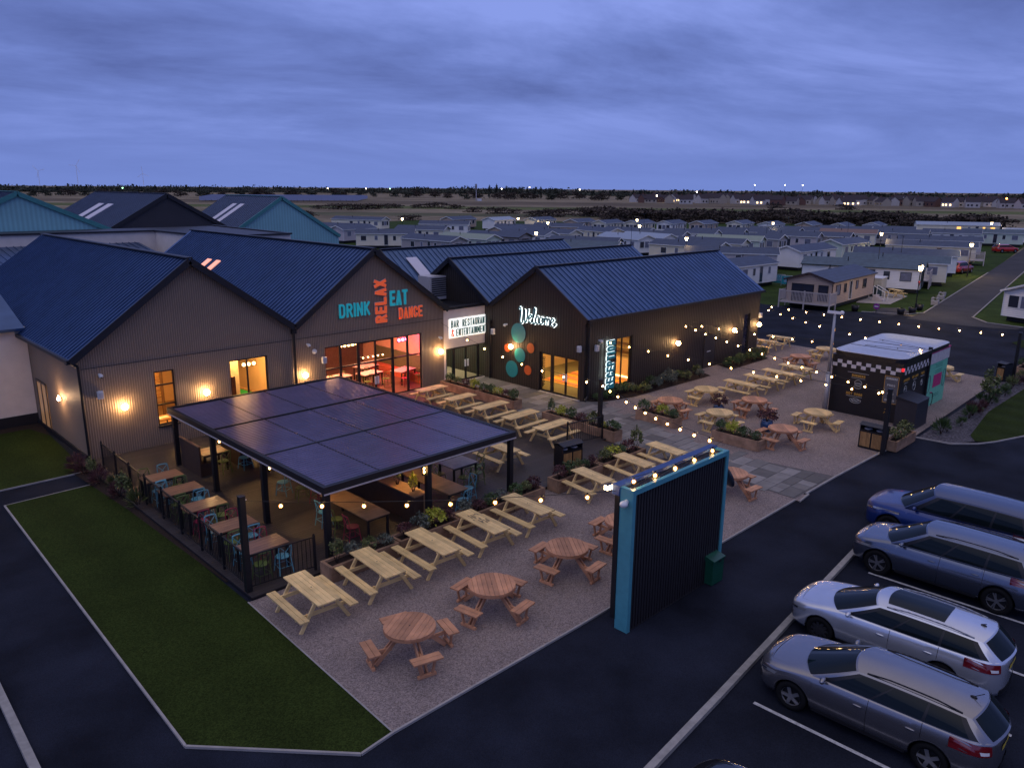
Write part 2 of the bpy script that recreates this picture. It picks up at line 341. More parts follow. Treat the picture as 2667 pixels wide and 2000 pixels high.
g = MB(); g.poly([(20.9, -7.62), (38.6, -7.62), (38.6, -5.4), (42.1, -5.6), (42.8, -8.1), (42.2, -18.6), (41.8, -20.8), (27.1, -21.25), (19.5, -20.93), (19.0, -16.4), (19.9, -12.4), (20.7, -9.0)], .024); struct('gravel_terrace', g, gravel_m)
right_lawn = [(27.3, -21.5), (27.3, -22.7), (29.0, -23.9), (31.0, -24.6), (44, -27.5), (52, -31), (52, -21.3), (43, -21.2)]
g = MB(); g.poly([(29.2, -22.9), (34, -22.35), (52, -22.4), (52, -31), (44, -27.5), (31.0, -24.6), (29.0, -23.9), (28.4, -23.3)], .03); struct('right_lawn', g, grass_m)
g = MB(); g.poly([(27.2, -21.4), (43.3, -21.0), (52, -21.3), (52, -22.4), (34, -22.35), (29.2, -22.9), (28.4, -23.3), (27.4, -22.8)], .02); struct('planting_bed', g, mat('slate_chippings', (.085, .080, .095), .9, var=.35, vs=8, speck=(18, .5)))
g = MB(); g.poly([(54, -19.2), (55.6, -18.2), (58, -18.6), (60, -21), (60, -30), (56, -30)], .03); struct('corner_lawn', g, grass_m)
g = MB(); g.poly([(-.42, -12.9), (-.30, -12.9), (.1, -1.0), (.1, -.3), (-.9, -.9), (-.6, -6)], .036); struct('side_border', g, soil_m)
# reception borders
g = MB(); g.poly([(20.95, -7.65), (31.2, -7.65), (30.6, -8.95), (23.4, -8.75), (21.6, -8.3)], .03); struct('reception_border', g, soil_m)
g = MB(); g.poly([(33.4, -7.65), (38.4, -7.65), (37.5, -8.9), (32.9, -8.95)], .03); struct('reception_border_far', g, soil_m)
# stone paving: random ashlar slabs, each laid as a separate sheet
random.seed(3)
def inside(px, py, poly):
    c = False; n = len(poly)
    for i in range(n):
        x1, y1 = poly[i]; x2, y2 = poly[(i + 1) % n]
        if (y1 > py) != (y2 > py) and px < (x2 - x1) * (py - y1) / (y2 - y1) + x1: c = not c
    return c
pav = [(16.9, .0), (20.9, 0), (20.9, -7.6), (21.5, -8.3), (20.75, -9.2), (20.0, -12.4), (19.05, -16.4), (19.75, -20.9), (16.55, -20.9), (16.6, -14.3), (16.5, -13.4), (17.0, -12)]
g = MB(); g.poly(pav, .026); struct('paving_bed', g, mat('mortar', (.13, .12, .12), .9))
g = MB(); y = 0.
while y > -20.9:
    h = random.choice((.42, .58, .75)); x = 15.6 - random.random() * .6
    while x < 22:
        w = random.choice((.5, .75, .95, 1.2)); gx = .012
        if inside(x + w / 2, y - h / 2, pav):
            x0, x1 = x + gx, x + w - gx
            g.b2(x0, x1, y - h + gx, y - gx, .026, .040 + random.random() * .003)
        x += w
    y -= h
struct('stone_paving', g, slab_m)
# decking boards run along the facade
g = MB(); y = -.26
while y > -14.2:
    x1 = 16.95 if y > -12.2 else 16.45
    g.b2(-.36, x1, y - .136, y, .09, .125); y -= .142
struct('decking', g, deck_m)
g = MB(); g.b2(-.35, 16.4, -14.18, -.3, .0, .088); g.b2(-.37, 16.45, -14.28, -14.24, .0, .12); struct('deck_frame', g, trim_m)
# kerb edgings
def strip(mb, pts, w, z0, z1, mi=0):
    for a, b in zip(pts, pts[1:]):
        mb.beam((a[0], a[1], (z0 + z1) / 2), (b[0], b[1], (z0 + z1) / 2), w, z1 - z0, mi)
g = MB()
strip(g, [(-3.46, -2.8), (-3.81, -18.5), (-1.5, -21.02), (-.7, -20.95), (4.6, -20.97), (16.45, -20.95)], .05, 0, .05)
strip(g, [(-.7, -20.9), (-.47, -14.3)], .035, 0, .04)
strip(g, [(-3.44, -2.78), (-.45, -2.7)], .03, 0, .036)
strip(g, [(-30, -1.22), (-.45, -1.18)], .04, 0, .05)
strip(g, [(16.45, -21.12), (17.3, -21.04), (17.3, -20.95), (19.7, -20.95), (23.8, -21.05), (27.1, -21.3), (27.25, -22.7), (28.1, -23.5), (29.0, -23.95), (31.0, -24.65), (44, -27.5), (52, -31)], .06, 0, .05)
strip(g, [(41.8, -20.8), (42.2, -18.6), (42.8, -8.1), (42.1, -5.6)], .06, 0, .04)
struct('edging_kerb', g, conc)
g = MB(); strip(g, [(-6.03, -8), (-5.98, -13.8), (-6.05, -17.1), (-6.2, -24)], .16, 0, .10)
strip(g, [(0.2, -25.25), (4.87, -24.86), (8.78, -24.50), (13.57, -24.08), (17.2, -23.78)], .15, 0, .10)
struct('kerb', g, mat('kerb_stone', (.30, .29, .28), .85, var=.15, isl=.1))
g = MB(); strip(g, [(66.4, -12.65), (64.0, -14.4), (63.6, -17.1)], .12, 0, .06); strip(g, [(62.2, -4.9), (63.6, -8.2), (65.8, -8.95), (110, -2.45)], .1, 0, .05); strip(g, [(66.5, -12.7), (115.6, -5.35)], .1, 0, .05)
struct('park_road_kerb', g, conc)
# bay markings
g = MB()
for x0, a in ((5.34, R(1.2)), (7.98, R(1.6)), (10.45, R(1.7)), (12.95, R(1.8)), (15.5, R(2))):
    y0 = -25.45 + (x0 - 5.34) * .08; y1 = y0 - 4.3
    strip(g, [(x0, y0), (x0 + math.tan(a) * 4.3, y1)], .085, .012, .016)
struct('bay_markings', g, line_m)

# ------------------------------------------------------------------ buildings
def wall(mb, O, A, Nn, top, openings, t=.22, z0=0., mi=0):
    """wall panel: O start, A along, Nn outward normal, top [(x,z)...], openings [(x0,x1,z0,z1)]"""
    O, A, Nn = Vector(O), Vector(A), Vector(Nn)
    xs = sorted(set([round(p[0], 4) for p in top] + [round(o[i], 4) for o in openings for i in (0, 1)]))
    def zt(x):
        for (a, za), (b, zb) in zip(top, top[1:]):
            if a - 1e-6 <= x <= b + 1e-6: return za + (zb - za) * (x - a) / (b - a)
    for a, b in zip(xs, xs[1:]):
        if b - a < 1e-5: continue
        mid = (a + b) / 2; ops = sorted([(o[2], o[3]) for o in openings if o[0] - 1e-6 <= mid <= o[1] + 1e-6])
        lo = z0; segs = []
        for (p, q) in ops:
            if p > lo + 1e-4: segs.append((lo, lo, p, p))
            lo = q
        segs.append((lo, lo, zt(a), zt(b)))
        for (l1, l2, h1, h2) in segs:
            vs = []
            for d in (0, t):
                for x, zl, zh in ((a, l1, h1), (b, l2, h2)):
                    for z in (zl, zh): vs.append(O + A * x - Nn * d + Vector((0, 0, z)))
            mb.add(vs, [(0, 2, 3, 1), (4, 5, 7, 6), (0, 1, 5, 4), (2, 6, 7, 3), (1, 3, 7, 5), (0, 4, 6, 2)], mi)
def window(parent, O, A, Nn, x0, x1, z0, z1, cols=(), rows=(), fw=.06, depth=.10, name='window', fm=None, pane=None, sill=True, handle=None):
    """frame bars with a glass pane set back in the opening"""
    O, A, Nn = Vector(O), Vector(A), Vector(Nn); f = MB()
    def P(x, d, z): return O + A * x - Nn * d + Vector((0, 0, z))
    d = depth
    for x in [x0 + fw / 2, x1 - fw / 2]: f.beam(P(x, d, z0), P(x, d, z1), fw, .07, up=tuple(Nn))
    for x in cols: f.beam(P(x, d, z0 + fw), P(x, d, z1 - fw), fw, .066, up=tuple(Nn))
    for z in [z0 + fw / 2, z1 - fw / 2]: f.beam(P(x0 + fw, d, z), P(x1 - fw, d, z), .07, fw)
    for z in rows: f.beam(P(x0 + fw, d, z), P(x1 - fw, d, z), .064, fw)
    if sill and z0 > .2: f.beam(P(x0 - .03, -.03, z0 - .02), P(x1 + .03, -.03, z0 - .02), .12, .04)
    o = f.build(name, fm or frame_m, parent, world=True)
    p = MB(); p.add([P(x0 + .01, d + .01, z0 + .01), P(x1 - .01, d + .01, z0 + .01), P(x1 - .01, d + .01, z1 - .01), P(x0 + .01, d + .01, z1 - .01)], [(0, 1, 2, 3)])
    p.build('pane', pane or glass_m, o, world=True)
    if handle:
        h = MB()
        for hx in handle: h.beam(P(hx, d - .08, .85), P(hx, d - .08, 1.25), .10, .03, up=tuple(Nn))
        h.build('door_handle', white_pl, o, world=True)
    return o
def gable(name, label, O, A, B, w, ze, za, dep, sp, cf, cs, openings=(), side_open=(), ohl=.3, ohr=.3, ohf=.22, cat='building', back=True, apex_x=None, roofm=None, fascia=.26, sides=(1, 1), ohb=.1):
    O, A, B = Vector(O), Vector(A), Vector(B); ax = apex_x or w / 2
    th = thing(name, label, cat, tuple(O)); th['category'] = cat
    f = MB(); tl = .16
    wall(f, O, A, -B, [(0, ze - tl), (ax, za - tl), (w, ze - tl)], list(openings)); f.build('front_wall', cf, th, world=True)
    f = MB()
    if sides[0]: wall(f, O + B * .22, B, -A, [(0, ze - tl), (dep - .22, ze - tl)], [])
    if sides[1]: wall(f, O + A * w + B * .22, B, A, [(0, ze - tl), (dep - .22, ze - tl)], [(a - .22, b - .22, c, d) for a, b, c, d in side_open])
    if back: wall(f, O + B * dep + A * .22 * sides[0], A, B, [(0, ze - tl), (ax - .22 * sides[0], za - tl - .02), (w - .22 * (sides[0] + sides[1]), ze - tl)], [])
    if f.v: f.build('side_wall', cs, th, world=True)
    r = MB(); Z = Vector((0, 0, 1)); sl = (za - ze) / ax; sr = (za - ze) / (w - ax)
    for sg, oh, slope, xa in ((0, ohl, sl, 0), (1, ohr, sr, w)):
        x_e = -oh if sg == 0 else w + oh; z_e = ze - oh * slope
        p0 = O + A * x_e - B * ohf + Z * z_e; p1 = O + A * ax - B * ohf + Z * za; D = B * (dep + ohf + ohb)
        nrm = (p1 - p0).normalized(); tv = Vector((0, 0, -.10))
        vs = [p0, p1, p1 + D, p0 + D]; vs += [v + tv for v in vs]
        r.add(vs, [(0, 1, 2, 3), (7, 6, 5, 4), (0, 3, 7, 4), (1, 5, 6, 2), (0, 4, 5, 1), (3, 2, 6, 7)])
        k = int((dep + ohf) / sp); up = (p1 - p0).cross(B).normalized()
        if up.z < 0: up = -up
        for i in range(1, k + 1):
            b = B * (i * sp); a0 = p0 + b + up * .018 + nrm * .02; a1 = p1 + b + up * .018 - nrm * .12
            r.beam(a0, a1, .028, .045, up=tuple(up))
    r.build('roof', roofm or roof_m, th, world=True)
    c = MB(); c.beam(O + A * ax - B * (ohf + .01) + Z * (za + .03), O + A * ax + B * (dep + ohb + .01) + Z * (za + .03), .26, .05)
    for oh, slope, x in ((ohl, sl, 0), (ohr, sr, w)):
        s = -1 if x == 0 else 1
        c.beam(O + A * (x + s * oh) - B * (ohf + .05) + Z * (ze - oh * slope - fascia / 2 + .03), O + A * ax - B * (ohf + .05) + Z * (za - fascia / 2 + .045), .08, fascia)
        if oh > .1: c.beam(O + A * (x + s * (oh + .05)) - B * ohf + Z * (ze - oh * slope - .07), O + A * (x + s * (oh + .05)) + B * (dep + ohb) + Z * (ze - oh * slope - .07), .12, .13)
    c.build('fascia', trim_m, th, world=True)
    return th
X, Y, ZV = (1, 0, 0), (0, 1, 0), (0, 0, 1)
NX, NY = (-1, 0, 0), (0, -1, 0)
V0 = -.2
# left gabled hall
ops1 = [(2.68, 3.50, .92, 3.20), (5.85, 7.62, 1.52, 3.18)]
B1 = gable('gabled_hall', 'left hall with brown ribbed gable wall behind the slatted pergola', (0, V0, 0), X, Y, 8.92, 4.40, 7.64, 20.6, .33, clad_brown, clad_brown_y, ops1, ohl=.33, ohr=0, sides=(1, 0))
window(B1, (0, V0, 0), X, NY, 2.68, 3.50, .92, 3.20, rows=(1.78, 2.60))
window(B1, (0, V0, 0), X, NY, 5.85, 7.62, 1.52, 3.18, cols=(6.68,))
ops2 = [(1.60, 7.38, .10, 3.12)]
B2 = gable('gabled_hall', 'middle hall whose gable wall carries the coloured drink relax eat dance lettering', (8.94, V0, 0), X, Y, 8.86, 4.40, 7.60, 20.9, .33, clad_brown, clad_brown_y, ops2, ohl=0, ohr=.12, sides=(0, 1))
d = (8.94, V0, 0)
window(B2, d, X, NY, 1.60, 2.48, .10, 3.12, rows=(2.02,), name='window')
window(B2, d, X, NY, 2.48, 3.48, .10, 3.12, rows=(2.02,), name='window')
dr = window(B2, d, X, NY, 3.48, 5.56, .10, 3.12, cols=(4.50,), rows=(2.02,), name='glazed_door', fw=.09, handle=(4.42, 4.58))
window(B2, d, X, NY, 5.56, 6.50, .10, 3.12, rows=(2.02,), name='window')
window(B2, d, X, NY, 6.50, 7.38, .10, 3.12, rows=(2.02,), name='window')
m = MB(); m.b2(.05, 8.86, V0 - .012, V0 - .001, 3.70, 3.722); m.build('lap_joint', trim_m, B1, world=True)
m = MB(); m.b2(9.02, 17.75, V0 - .012, V0 - .001, 3.70, 3.722); m.build('lap_joint', trim_m, B2, world=True)
# rooflights of the middle hall, on its left slope
sl2 = 3.2 / 4.43
def skylight(parent, pts, m, name='rooflight'):
    q = MB(); up = Vector((0, 0, .06)); p = [Vector(a) + up for a in pts]
    q.add(p + [v - Vector((0, 0, .05)) for v in p], [(0, 1, 2, 3), (0, 4, 5, 1), (1, 5, 6, 2), (2, 6, 7, 3), (3, 7, 4, 0)])
    return q.build(name, m, parent, world=True)
lit = mat('lit_rooflight', (.8, .4, .3), .5, emis=(.95, .36, .24), es=.85); cool = mat('translucent_rooflight', (.62, .60, .68), .5, var=.04)
def zs2(u): return 4.40 + (u - 8.94) * sl2
for vv in (12.9, 14.1): skylight(B2, [(10.5, vv - .55, zs2(10.5)), (11.45, vv - .55, zs2(11.45)), (11.45, vv, zs2(11.45)), (10.5, vv, zs2(10.5))], lit)
# reception building, ridge running the other way
RO = (20.8, -.82, 0)
ops3 = [(3.68, 6.40, .04, 2.16)]
B3 = gable('reception_building', 'black boarded reception building with coloured discs and glowing welcome sign on its gable', RO, NY, X, 6.76, 4.34, 6.56, 17.5, .40, clad_black_y, clad_black_x, ops3, [(2.56, 3.90, .40, 2.98), (11.0, 12.2, .05, 2.0), (15.6, 16.35, .30, 2.85)], ohl=.04, ohr=.16, ohf=.06)
window(B3, RO, NY, NX, 3.68, 4.50, .04, 2.16, name='window', fw=.10)
window(B3, RO, NY, NX, 4.50, 6.40, .04, 2.16, cols=(5.46,), name='glazed_door', fw=.10, handle=(5.36, 5.56))
SO = (20.8, -7.58, 0)
window(B3, SO, X, NY, 2.56, 3.90, .40, 2.98, cols=(3.10,), name='window')
window(B3, SO, X, NY, 15.6, 16.35, .30, 2.85, name='window', pane=mat('dark_pane', (.03, .03, .05), .1))
q = MB(); q.b2(31.83, 32.97, -7.62, -7.50, .05, 2.0); dd = q.build('door', mat('door_dark', (.035, .03, .032), .4), B3, world=True)
q = MB(); q.b2(32.15, 32.55, -7.63, -7.615, 1.0, 1.05); q.build('door_sign', white_pl, dd, world=True)
q = MB(); q.b2(20.62, 20.82, -7.35, -4.55, .0, .06); q.build('doorstep', conc, B3, world=True)
B4 = gable('gabled_range', 'long dark seamed roof range between reception and the range with the white rooflight', (20.8, 5.94, 0), NY, X, 6.74, 4.34, 6.56, 16.9, .40, clad_black_y, clad_black_x, ohl=0, ohr=0)
B5 = gable('gabled_range', 'rearmost long dark seamed roof range with one white rooflight', (20.9, 12.9, 0), NY, X, 6.74, 4.34, 6.62, 17.1, .40, clad_black_y, clad_black_x, ohl=.2, ohr=0)
skylight(B5, [(22.0, 8.60, 6.05), (22.85, 8.60, 6.05), (22.85, 7.10, 5.03), (22.0, 7.10, 5.03)], cool)
# white link with the lit sign
lk = thing('entrance_link', 'white rendered flat roofed entrance between the brown and black buildings', 'building', (17.8, V0, 0))
m = MB(); wall(m, (17.82, V0, 0), X, NY, [(0, 4.14), (3.75, 4.14)], [(.14, 3.16, .06, 2.02)]); m.build('front_wall', render_w, lk, world=True)
m = MB(); m.b2(17.84, 21.5, V0 + .25, 14, 3.95, 4.05); m.build('flat_roof', trim_m, lk, world=True)
m = MB(); m.b2(17.80, 21.55, V0 - .08, V0 + .3, 4.14, 4.27); m.build('parapet_cap', trim_m, lk, world=True)
window(lk, (17.82, V0, 0), X, NY, .14, .72, .06, 2.02, name='window', fw=.09)
window(lk, (17.82, V0, 0), X, NY, .72, 2.55, .06, 2.02, cols=(1.62,), name='glazed_door', fw=.10, handle=(1.52, 1.72))
window(lk, (17.82, V0, 0), X, NY, 2.55, 3.16, .06, 2.02, name='window', fw=.06)
# interiors ------------------------------------------------
warm_wall = mat('warm_interior_wall', (.62, .42, .26), .7, var=.08, vs=1); wood_fl = mat('interior_boards', (.33, .19, .10), .45, var=.2, vs=2, stretch=(1, 6, 1)); ceil_m = mat('interior_ceiling', (.5, .42, .36), .8)
pinkish = mat('restaurant_wall', (.60, .36, .26), .7, var=.06); green_w = mat('green_interior_wall', (.02, .36, .27), .6); carpet = mat('grey_matting', (.20, .17, .12), .95, var=.2, vs=30)
def room(parent, u0, u1, v0, v1, z1, wm_, fm_, cm_=ceil_m, z0=.10, left=True):
    m = MB(); m.b2(u0, u1, v0, v1, z0 - .05, z0); m.build('interior_floor', fm_, parent, world=True)
    m = MB(); m.b2(u0, u1, v1, v1 + .1, z0, z1); left and m.b2(u0 - .1, u0, v0, v1 + .1, z0, z1); m.b2(u1, u1 + .1, v0, v1 + .1, z0, z1); m.build('interior_wall', wm_, parent, world=True)
    m = MB(); m.b2(u0, u1, v0, v1, z1, z1 + .1); m.build('interior_ceiling', cm_, parent, world=True)
def area(name, loc, sx, sy, power, col, rot=(0, 0, 0)):
    l = bpy.data.lights.new(name, 'AREA'); l.shape = 'RECTANGLE'; l.size = sx; l.size_y = sy; l.energy = power; l.color = col
    o = bpy.data.objects.new(name, l); COL.objects.link(o); o.location = loc; o.rotation_euler = rot; return o
room(B1, .4, 8.7, .06, 6.5, 3.35, warm_wall, wood_fl)
area('ceiling_light', (2.8, 2.4, 3.2), 1.5, 1.5, 200, (1, .50, .12)); area('ceiling_light', (6.9, 2.0, 3.2), 1.5, 1.5, 230, (1, .54, .16))
room(B2, 9.3, 17.4, .06, 7.0, 3.45, pinkish, mat('restaurant_floor', (.13, .07, .05), .3, var=.3, vs=2))
m = MB(); m.b2(14.4, 17.35, 6.9, 6.99, .1, 2.3); m.build('dark_wall_panel', mat('panel_brown', (.10, .055, .035), .5, var=.2, stretch=(3, 1, 1)), B2, world=True)
area('ceiling_light', (11.4, 2.2, 3.3), 1.4, 1.6, 330, (1, .50, .20)); area('ceiling_light', (14.6, 2.2, 3.3), 1.4, 1.6, 330, (1, .36, .20)); area('ceiling_light', (16.6, 1.0, 3.3), 1, 1.5, 90, (1, .06, .32))
room(lk, 17.9, 21.5, .06, 5.5, 3.2, green_w, carpet, z0=.06)
m = MB(); m.b2(17.95, 19.3, 2.3, 2.4, .06, 3.1); m.build('partition_wall', mat('cream_wall', (.5, .42, .3), .7), lk, world=True)
m = MB(); m.b2(19.30, 19.40, 2.25, 2.42, .06, 2.3); m.b2(18.6, 18.7, 2.25, 2.42, .06, 2.3); m.build('door_frame', mat('oak', (.35, .2, .08), .5), lk, world=True)
area('ceiling_light', (19.6, 2.4, 3.1), 1.5, 3, 170, (1, .85, .6))
room(B3, 21.03, 28.0, -7.33, -1.1, 3.2, warm_wall, carpet, z0=.06, left=False)
m = MB()
cols_ = [mat('floor_orange', (.75, .30, .05), .5), mat('floor_yellow', (.75, .50, .06), .5), mat('floor_pink', (.75, .18, .12), .5), mat('floor_brown', (.25, .14, .05), .5)]
for i in range(26):
    a = 22.6 + i * .17; m.b2(a, a + .15, -7.2, -3.0, .075, .08, mi=(i * 7 + i // 3) % 4)
m.build('striped_floor', cols_, B3, world=True)
m = MB(); m.b2(26.4, 26.9, -7.1, -3.2, .08, 1.15); m.build('reception_counter', warm_wall, B3, world=True)
m = MB(); m.b2(26.36, 26.39, -7.1, -3.2, .10, .14); m.build('counter_light', mat('led_strip', (1, .9, .6), .3, emis=(1, .72, .30), es=7), B3, world=True)
m = MB()
for z in (.5, .9, 1.3, 1.7, 2.1): m.b2(27.5, 27.9, -7.2, -3.2, z, z + .04)
m.build('shelf', wood_fl, B3, world=True)
area('ceiling_light', (24.0, -4.6, 3.1), 2, 2.5, 260, (1, .62, .18))
# wall-mounted kit on the facades ------------------------------------------------
def wall_lamp(loc, Nn, label):
    def mk():
        t = thing('wall_lamp', '', 'wall lamp')
        a = MB(); a.cyl((0, 0, 0), (0, -.05, 0), .07, n=12); a.beam((0, -.04, 0), (0, -.13, .0), .03, .03); a.build('wall_bracket', black_m, t)
        b = MB(); b.sphere((0, -.20, 0), .125, 12, 8); b.build('globe', globe_e, t, smooth=True)
        return t
    o = first_or_dup(REG, 'wall_lamp', mk, loc, 0 if Nn == NY else R(-90), label, 'globe lamps on the building walls')
    return o
for (u, z, lb) in ((1.40, 2.03, 'glowing globe lamp at the far left of the brown wall under the white speaker'), (4.68, 2.03, 'glowing globe lamp between the two windows of the left hall'), (9.35, 2.0, 'glowing globe lamp beside the drainpipe between the brown gables'), (17.45, 1.98, 'glowing globe lamp right of the restaurant glazing beside the white entrance')):
    wall_lamp((u, V0, z), NY, lb)
wall_lamp((20.8, -2.5, 2.14), NX, 'glowing globe lamp among the coloured discs beside the welcome sign')
for (u, lb) in ((28.78, 'glowing globe lamp on the black side wall, nearest the tall lit window'), (34.95, 'glowing globe lamp on the black side wall right of the grey door'), (38.05, 'glowing globe lamp at the far corner of the black side wall')):
    wall_lamp((u, -7.58, 2.02), NY, lb)
t = thing('wall_lamp', 'small pointed wall lamp beside the side door of the left hall', 'wall lamp', (0, 2.69, 2.04), R(-90)); t['group'] = 'globe lamps on the building walls'
a = MB(); a.b2(-.05, .05, -.06, 0, -.08, .04); a.build('wall_bracket', black_m, t); a = MB(); a.lathe([(.001, -.10), (.07, -.06), (.06, 0), (.02, .10), (.001, .14)], (0, -.12, 0), 10); a.build('globe', mat('small_glow', (1, .8, .5), .3, emis=(1, .55, .24), es=60), t)
_l = bpy.data.lights.new('lamp_light', 'POINT'); _l.energy = 38; _l.color = (1, .62, .34); _l.shadow_soft_size = .12; _o = bpy.data.objects.new('lamp_light', _l); COL.objects.link(_o); _o.location = (-.42, 2.69, 2.1)  # added point light, stands off the lamp to brighten the end wall
# side door of left hall
m = MB(); m.b2(-.03, .0, 4.90, 6.3, .1, 2.12); sd = m.build('side_door', mat('side_door_glass', (.42, .24, .12), .25, emis=(.9, .45, .2), es=.12), B1, world=True)
m = MB(); [m.b2(-.05, -.03, a, a + .09, .08, 2.2) for a in (4.85, 5.55, 6.28)]; m.b2(-.05, -.03, 4.85, 6.37, 2.12, 2.22); m.build('door_frame', frame_m, sd, world=True)
m = MB(); m.b2(-.06, 0, V0 + .3, 7.0, 0, .22); m.build('plinth', trim_m, B1, world=True)
def camera_dome(loc, Nn, label):
    def mk():
        t = thing('security_camera', '', 'camera')
        a = MB(); a.cyl((0, 0, 0), (0, -.09, 0), .05, n=10); a.cyl((0, -.08, .0), (0, -.16, .03), .035, n=8); a.build('arm', white_pl, t)
        b = MB(); b.sphere((0, -.19, -.03), .085, 12, 8); b.build('dome', white_pl, t, smooth=True)
        c = MB(); c.sphere((0, -.22, -.07), .05, 10, 6); c.build('lens', black_m, t, smooth=True)
        return t
    return first_or_dup(REG, 'cam', mk, loc, 0 if Nn == NY else R(-90), label, 'white security cameras on the walls')
for u, z, lb in ((.68, 3.42, 'white round security camera high on the brown wall above the far left speaker'), (9.62, 3.40, 'white security camera right of the drainpipe between the brown gables'), (17.47, 2.74, 'white security camera above the globe lamp beside the white entrance')):
    camera_dome((u, V0, z), NY, lb)
camera_dome((20.8, -2.0, 3.28), NX, 'white security camera above the top teal disc on the reception gable')
camera_dome((20.95 + .9, -7.58, 3.05), NY, 'white security camera above the vertical reception sign')
t = thing('alarm_sounder', 'white round alarm disc between camera and speaker on brown wall', 'alarm', (9.98, V0, 3.02))
a = MB(); a.cyl((0, 0, 0), (0, -.05, 0), .115, n=20); a.build('base', white_pl, t); a = MB(); a.cyl((0, -.05, 0), (0, -.08, 0), .09, .06, n=20); a.build('cover', white_pt, t)
def speaker(loc, Nn, label):
    def mk():
        t = thing('wall_speaker', '', 'speaker')
        a = MB(); a.b2(-.10, .10, -.18, -.03, -.15, .15); a.build('cabinet', white_pl, t)
        b = MB(); b.b2(-.08, .08, -.19, -.18, -.13, .10); b.build('grille', mat('speaker_grille', (.5, .5, .52), .6), t)
        c = MB(); c.b2(-.02, .02, -.03, 0, -.16, .16); c.build('wall_bracket', white_pt, t)
        return t
    return first_or_dup(REG, 'spk', mk, loc, 0 if Nn == NY else R(-90), label, 'white box speakers on the walls')
speaker((.60, V0, 2.64), NY, 'white box speaker at the far left of the brown wall')
speaker((10.42, V0, 2.55), NY, 'white box speaker left of the restaurant glazing')
speaker((20.8, -.98, 2.76), NX, 'white box speaker at the corner by the white entrance')
speaker((20.8, -7.30, 2.72), NX, 'white box speaker above the reception doors by the corner')
speaker((21.6, -7.58, 2.70), NY, 'white box speaker over the top of the vertical reception sign')
speaker((38.3, -7.58, 2.58), NY, 'white box speaker at the far corner of the black side wall')
def pipe(name, pts, label, r=.05):
    t = thing(name, label, 'downpipe', pts[-1]); m = MB(); m.tube(pts, r, 10); m.build('pipe', black_m, t, world=True)
    m = MB(); m.box(pts[0], (.22, .18, .2)); m.build('hopper', black_m, t, world=True)
pipe('downpipe', [(-.30, -.1, 4.05), (-.06, V0 - .12, 3.85), (-.06, V0 - .12, .05)], 'black drainpipe at the left corner of the brown hall')
pipe('downpipe', [(8.93, V0 - .1, 4.10), (8.93, V0 - .1, .15)], 'black drainpipe in the valley between the two brown gables', .06)
pipe('downpipe', [(20.74, -.70, 3.25), (20.74, -.70, .05)], 'black drainpipe in the corner beside the white entrance', .06)
pipe('downpipe', [(20.98, -7.68, 3.95), (20.98, -7.68, .3), (20.75, -7.72, .1)], 'black drainpipe at the front corner of reception', .06)
# discs on the reception gable
for i, (v, z, r, mm, lb) in enumerate(((-2.90, 2.92, .54, teal_pt, 'largest teal disc, at the top of the group under the camera'), (-2.05, 1.98, .225, orange_pt, 'orange disc behind the globe lamp'), (-3.83, 2.24, .27, orange_pt, 'orange disc at the right beside the teal ones'), (-3.03, 1.73, .40, teal_pt, 'middle teal disc below the globe lamp'), (-2.42, .86, .46, teal_pt, 'lowest teal disc near the paving'), (-3.64, 1.0, .265, orange_pt, 'lowest orange disc left of the glazed doors'))):
    a = MB(); a.cyl((0, 0, 0), (-.025, 0, 0), r, n=48); o = a.build('wall_disc', mm); o.location = (20.795, v, z); tag(o, lb, 'disc', 'coloured discs on the reception gable')
# lettering ------------------------------------------------
sg = thing('wall_sign', 'coloured cut letters reading drink relax eat dance on the brown gable', 'sign', (13.5, V0 - .03, 4.0))
orange_l = mat('orange_letter_glow', (.85, .14, .04), .5, emis=(.80, .10, .03), es=.34); teal_l = mat('teal_letter_glow', (.02, .40, .46), .5, emis=(.01, .30, .36), es=.34)  # letters given a faint glow of their own to look lit
pale_l = mat('letter_edge', (.45, .55, .55), .5)
def word(nm, mm, txt, x0, x1, z0, z1, vertical=False, st=.10):
    for nm_, mt, dy, gr in ((nm, mm, .05, 0), ('letter_edge', pale_l, .02, .012)):
        M = frame_M((x1, V0 - dy, z0), ZV, NX) if vertical else frame_M((x0, V0 - dy, z0), X, ZV)
        block_word(nm_, sg, mt, txt, M, (z1 - z0) if vertical else (x1 - x0), (x1 - x0) if vertical else (z1 - z0), st, .03, gr)
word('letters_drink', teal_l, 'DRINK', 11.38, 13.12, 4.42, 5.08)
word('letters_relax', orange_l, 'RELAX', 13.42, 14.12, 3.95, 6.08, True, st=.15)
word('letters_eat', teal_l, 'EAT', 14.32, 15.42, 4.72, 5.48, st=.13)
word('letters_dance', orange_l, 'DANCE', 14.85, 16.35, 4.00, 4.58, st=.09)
hs = thing('lit_sign', 'glowing bar restaurant and entertainment sign on the white entrance', 'sign', (19.6, V0 - .03, 2.6))
dark_teal = mat('dark_teal_face', (.015, .14, .16), .4)
led = MB(); led.b2(18.92, 21.0 - .06, V0 - .012, V0 - .006, 3.08, 3.47); led.b2(18.92, 20.94, V0 - .012, V0 - .006, 2.62, 3.0); 
def lit_word(parent, txt, x0, x1, z0, z1, mm, st=.046):
    block_word('letters', parent, mm, txt, frame_M((x0, V0 - .095, z0), X, ZV), x1 - x0, z1 - z0, st, .03, 0, gap=.46)
lit_word(hs, 'BAR', 18.24, 18.78, 3.14, 3.55, dark_teal); lit_word(hs, 'RESTAURANT', 19.05, 20.86, 3.14, 3.55, dark_teal)
lit_word(hs, 'ENTERTAINMENT', 18.60, 20.86, 2.66, 3.06, dark_teal); lit_word(hs, '&', 18.24, 18.46, 2.66, 3.06, orange_l)
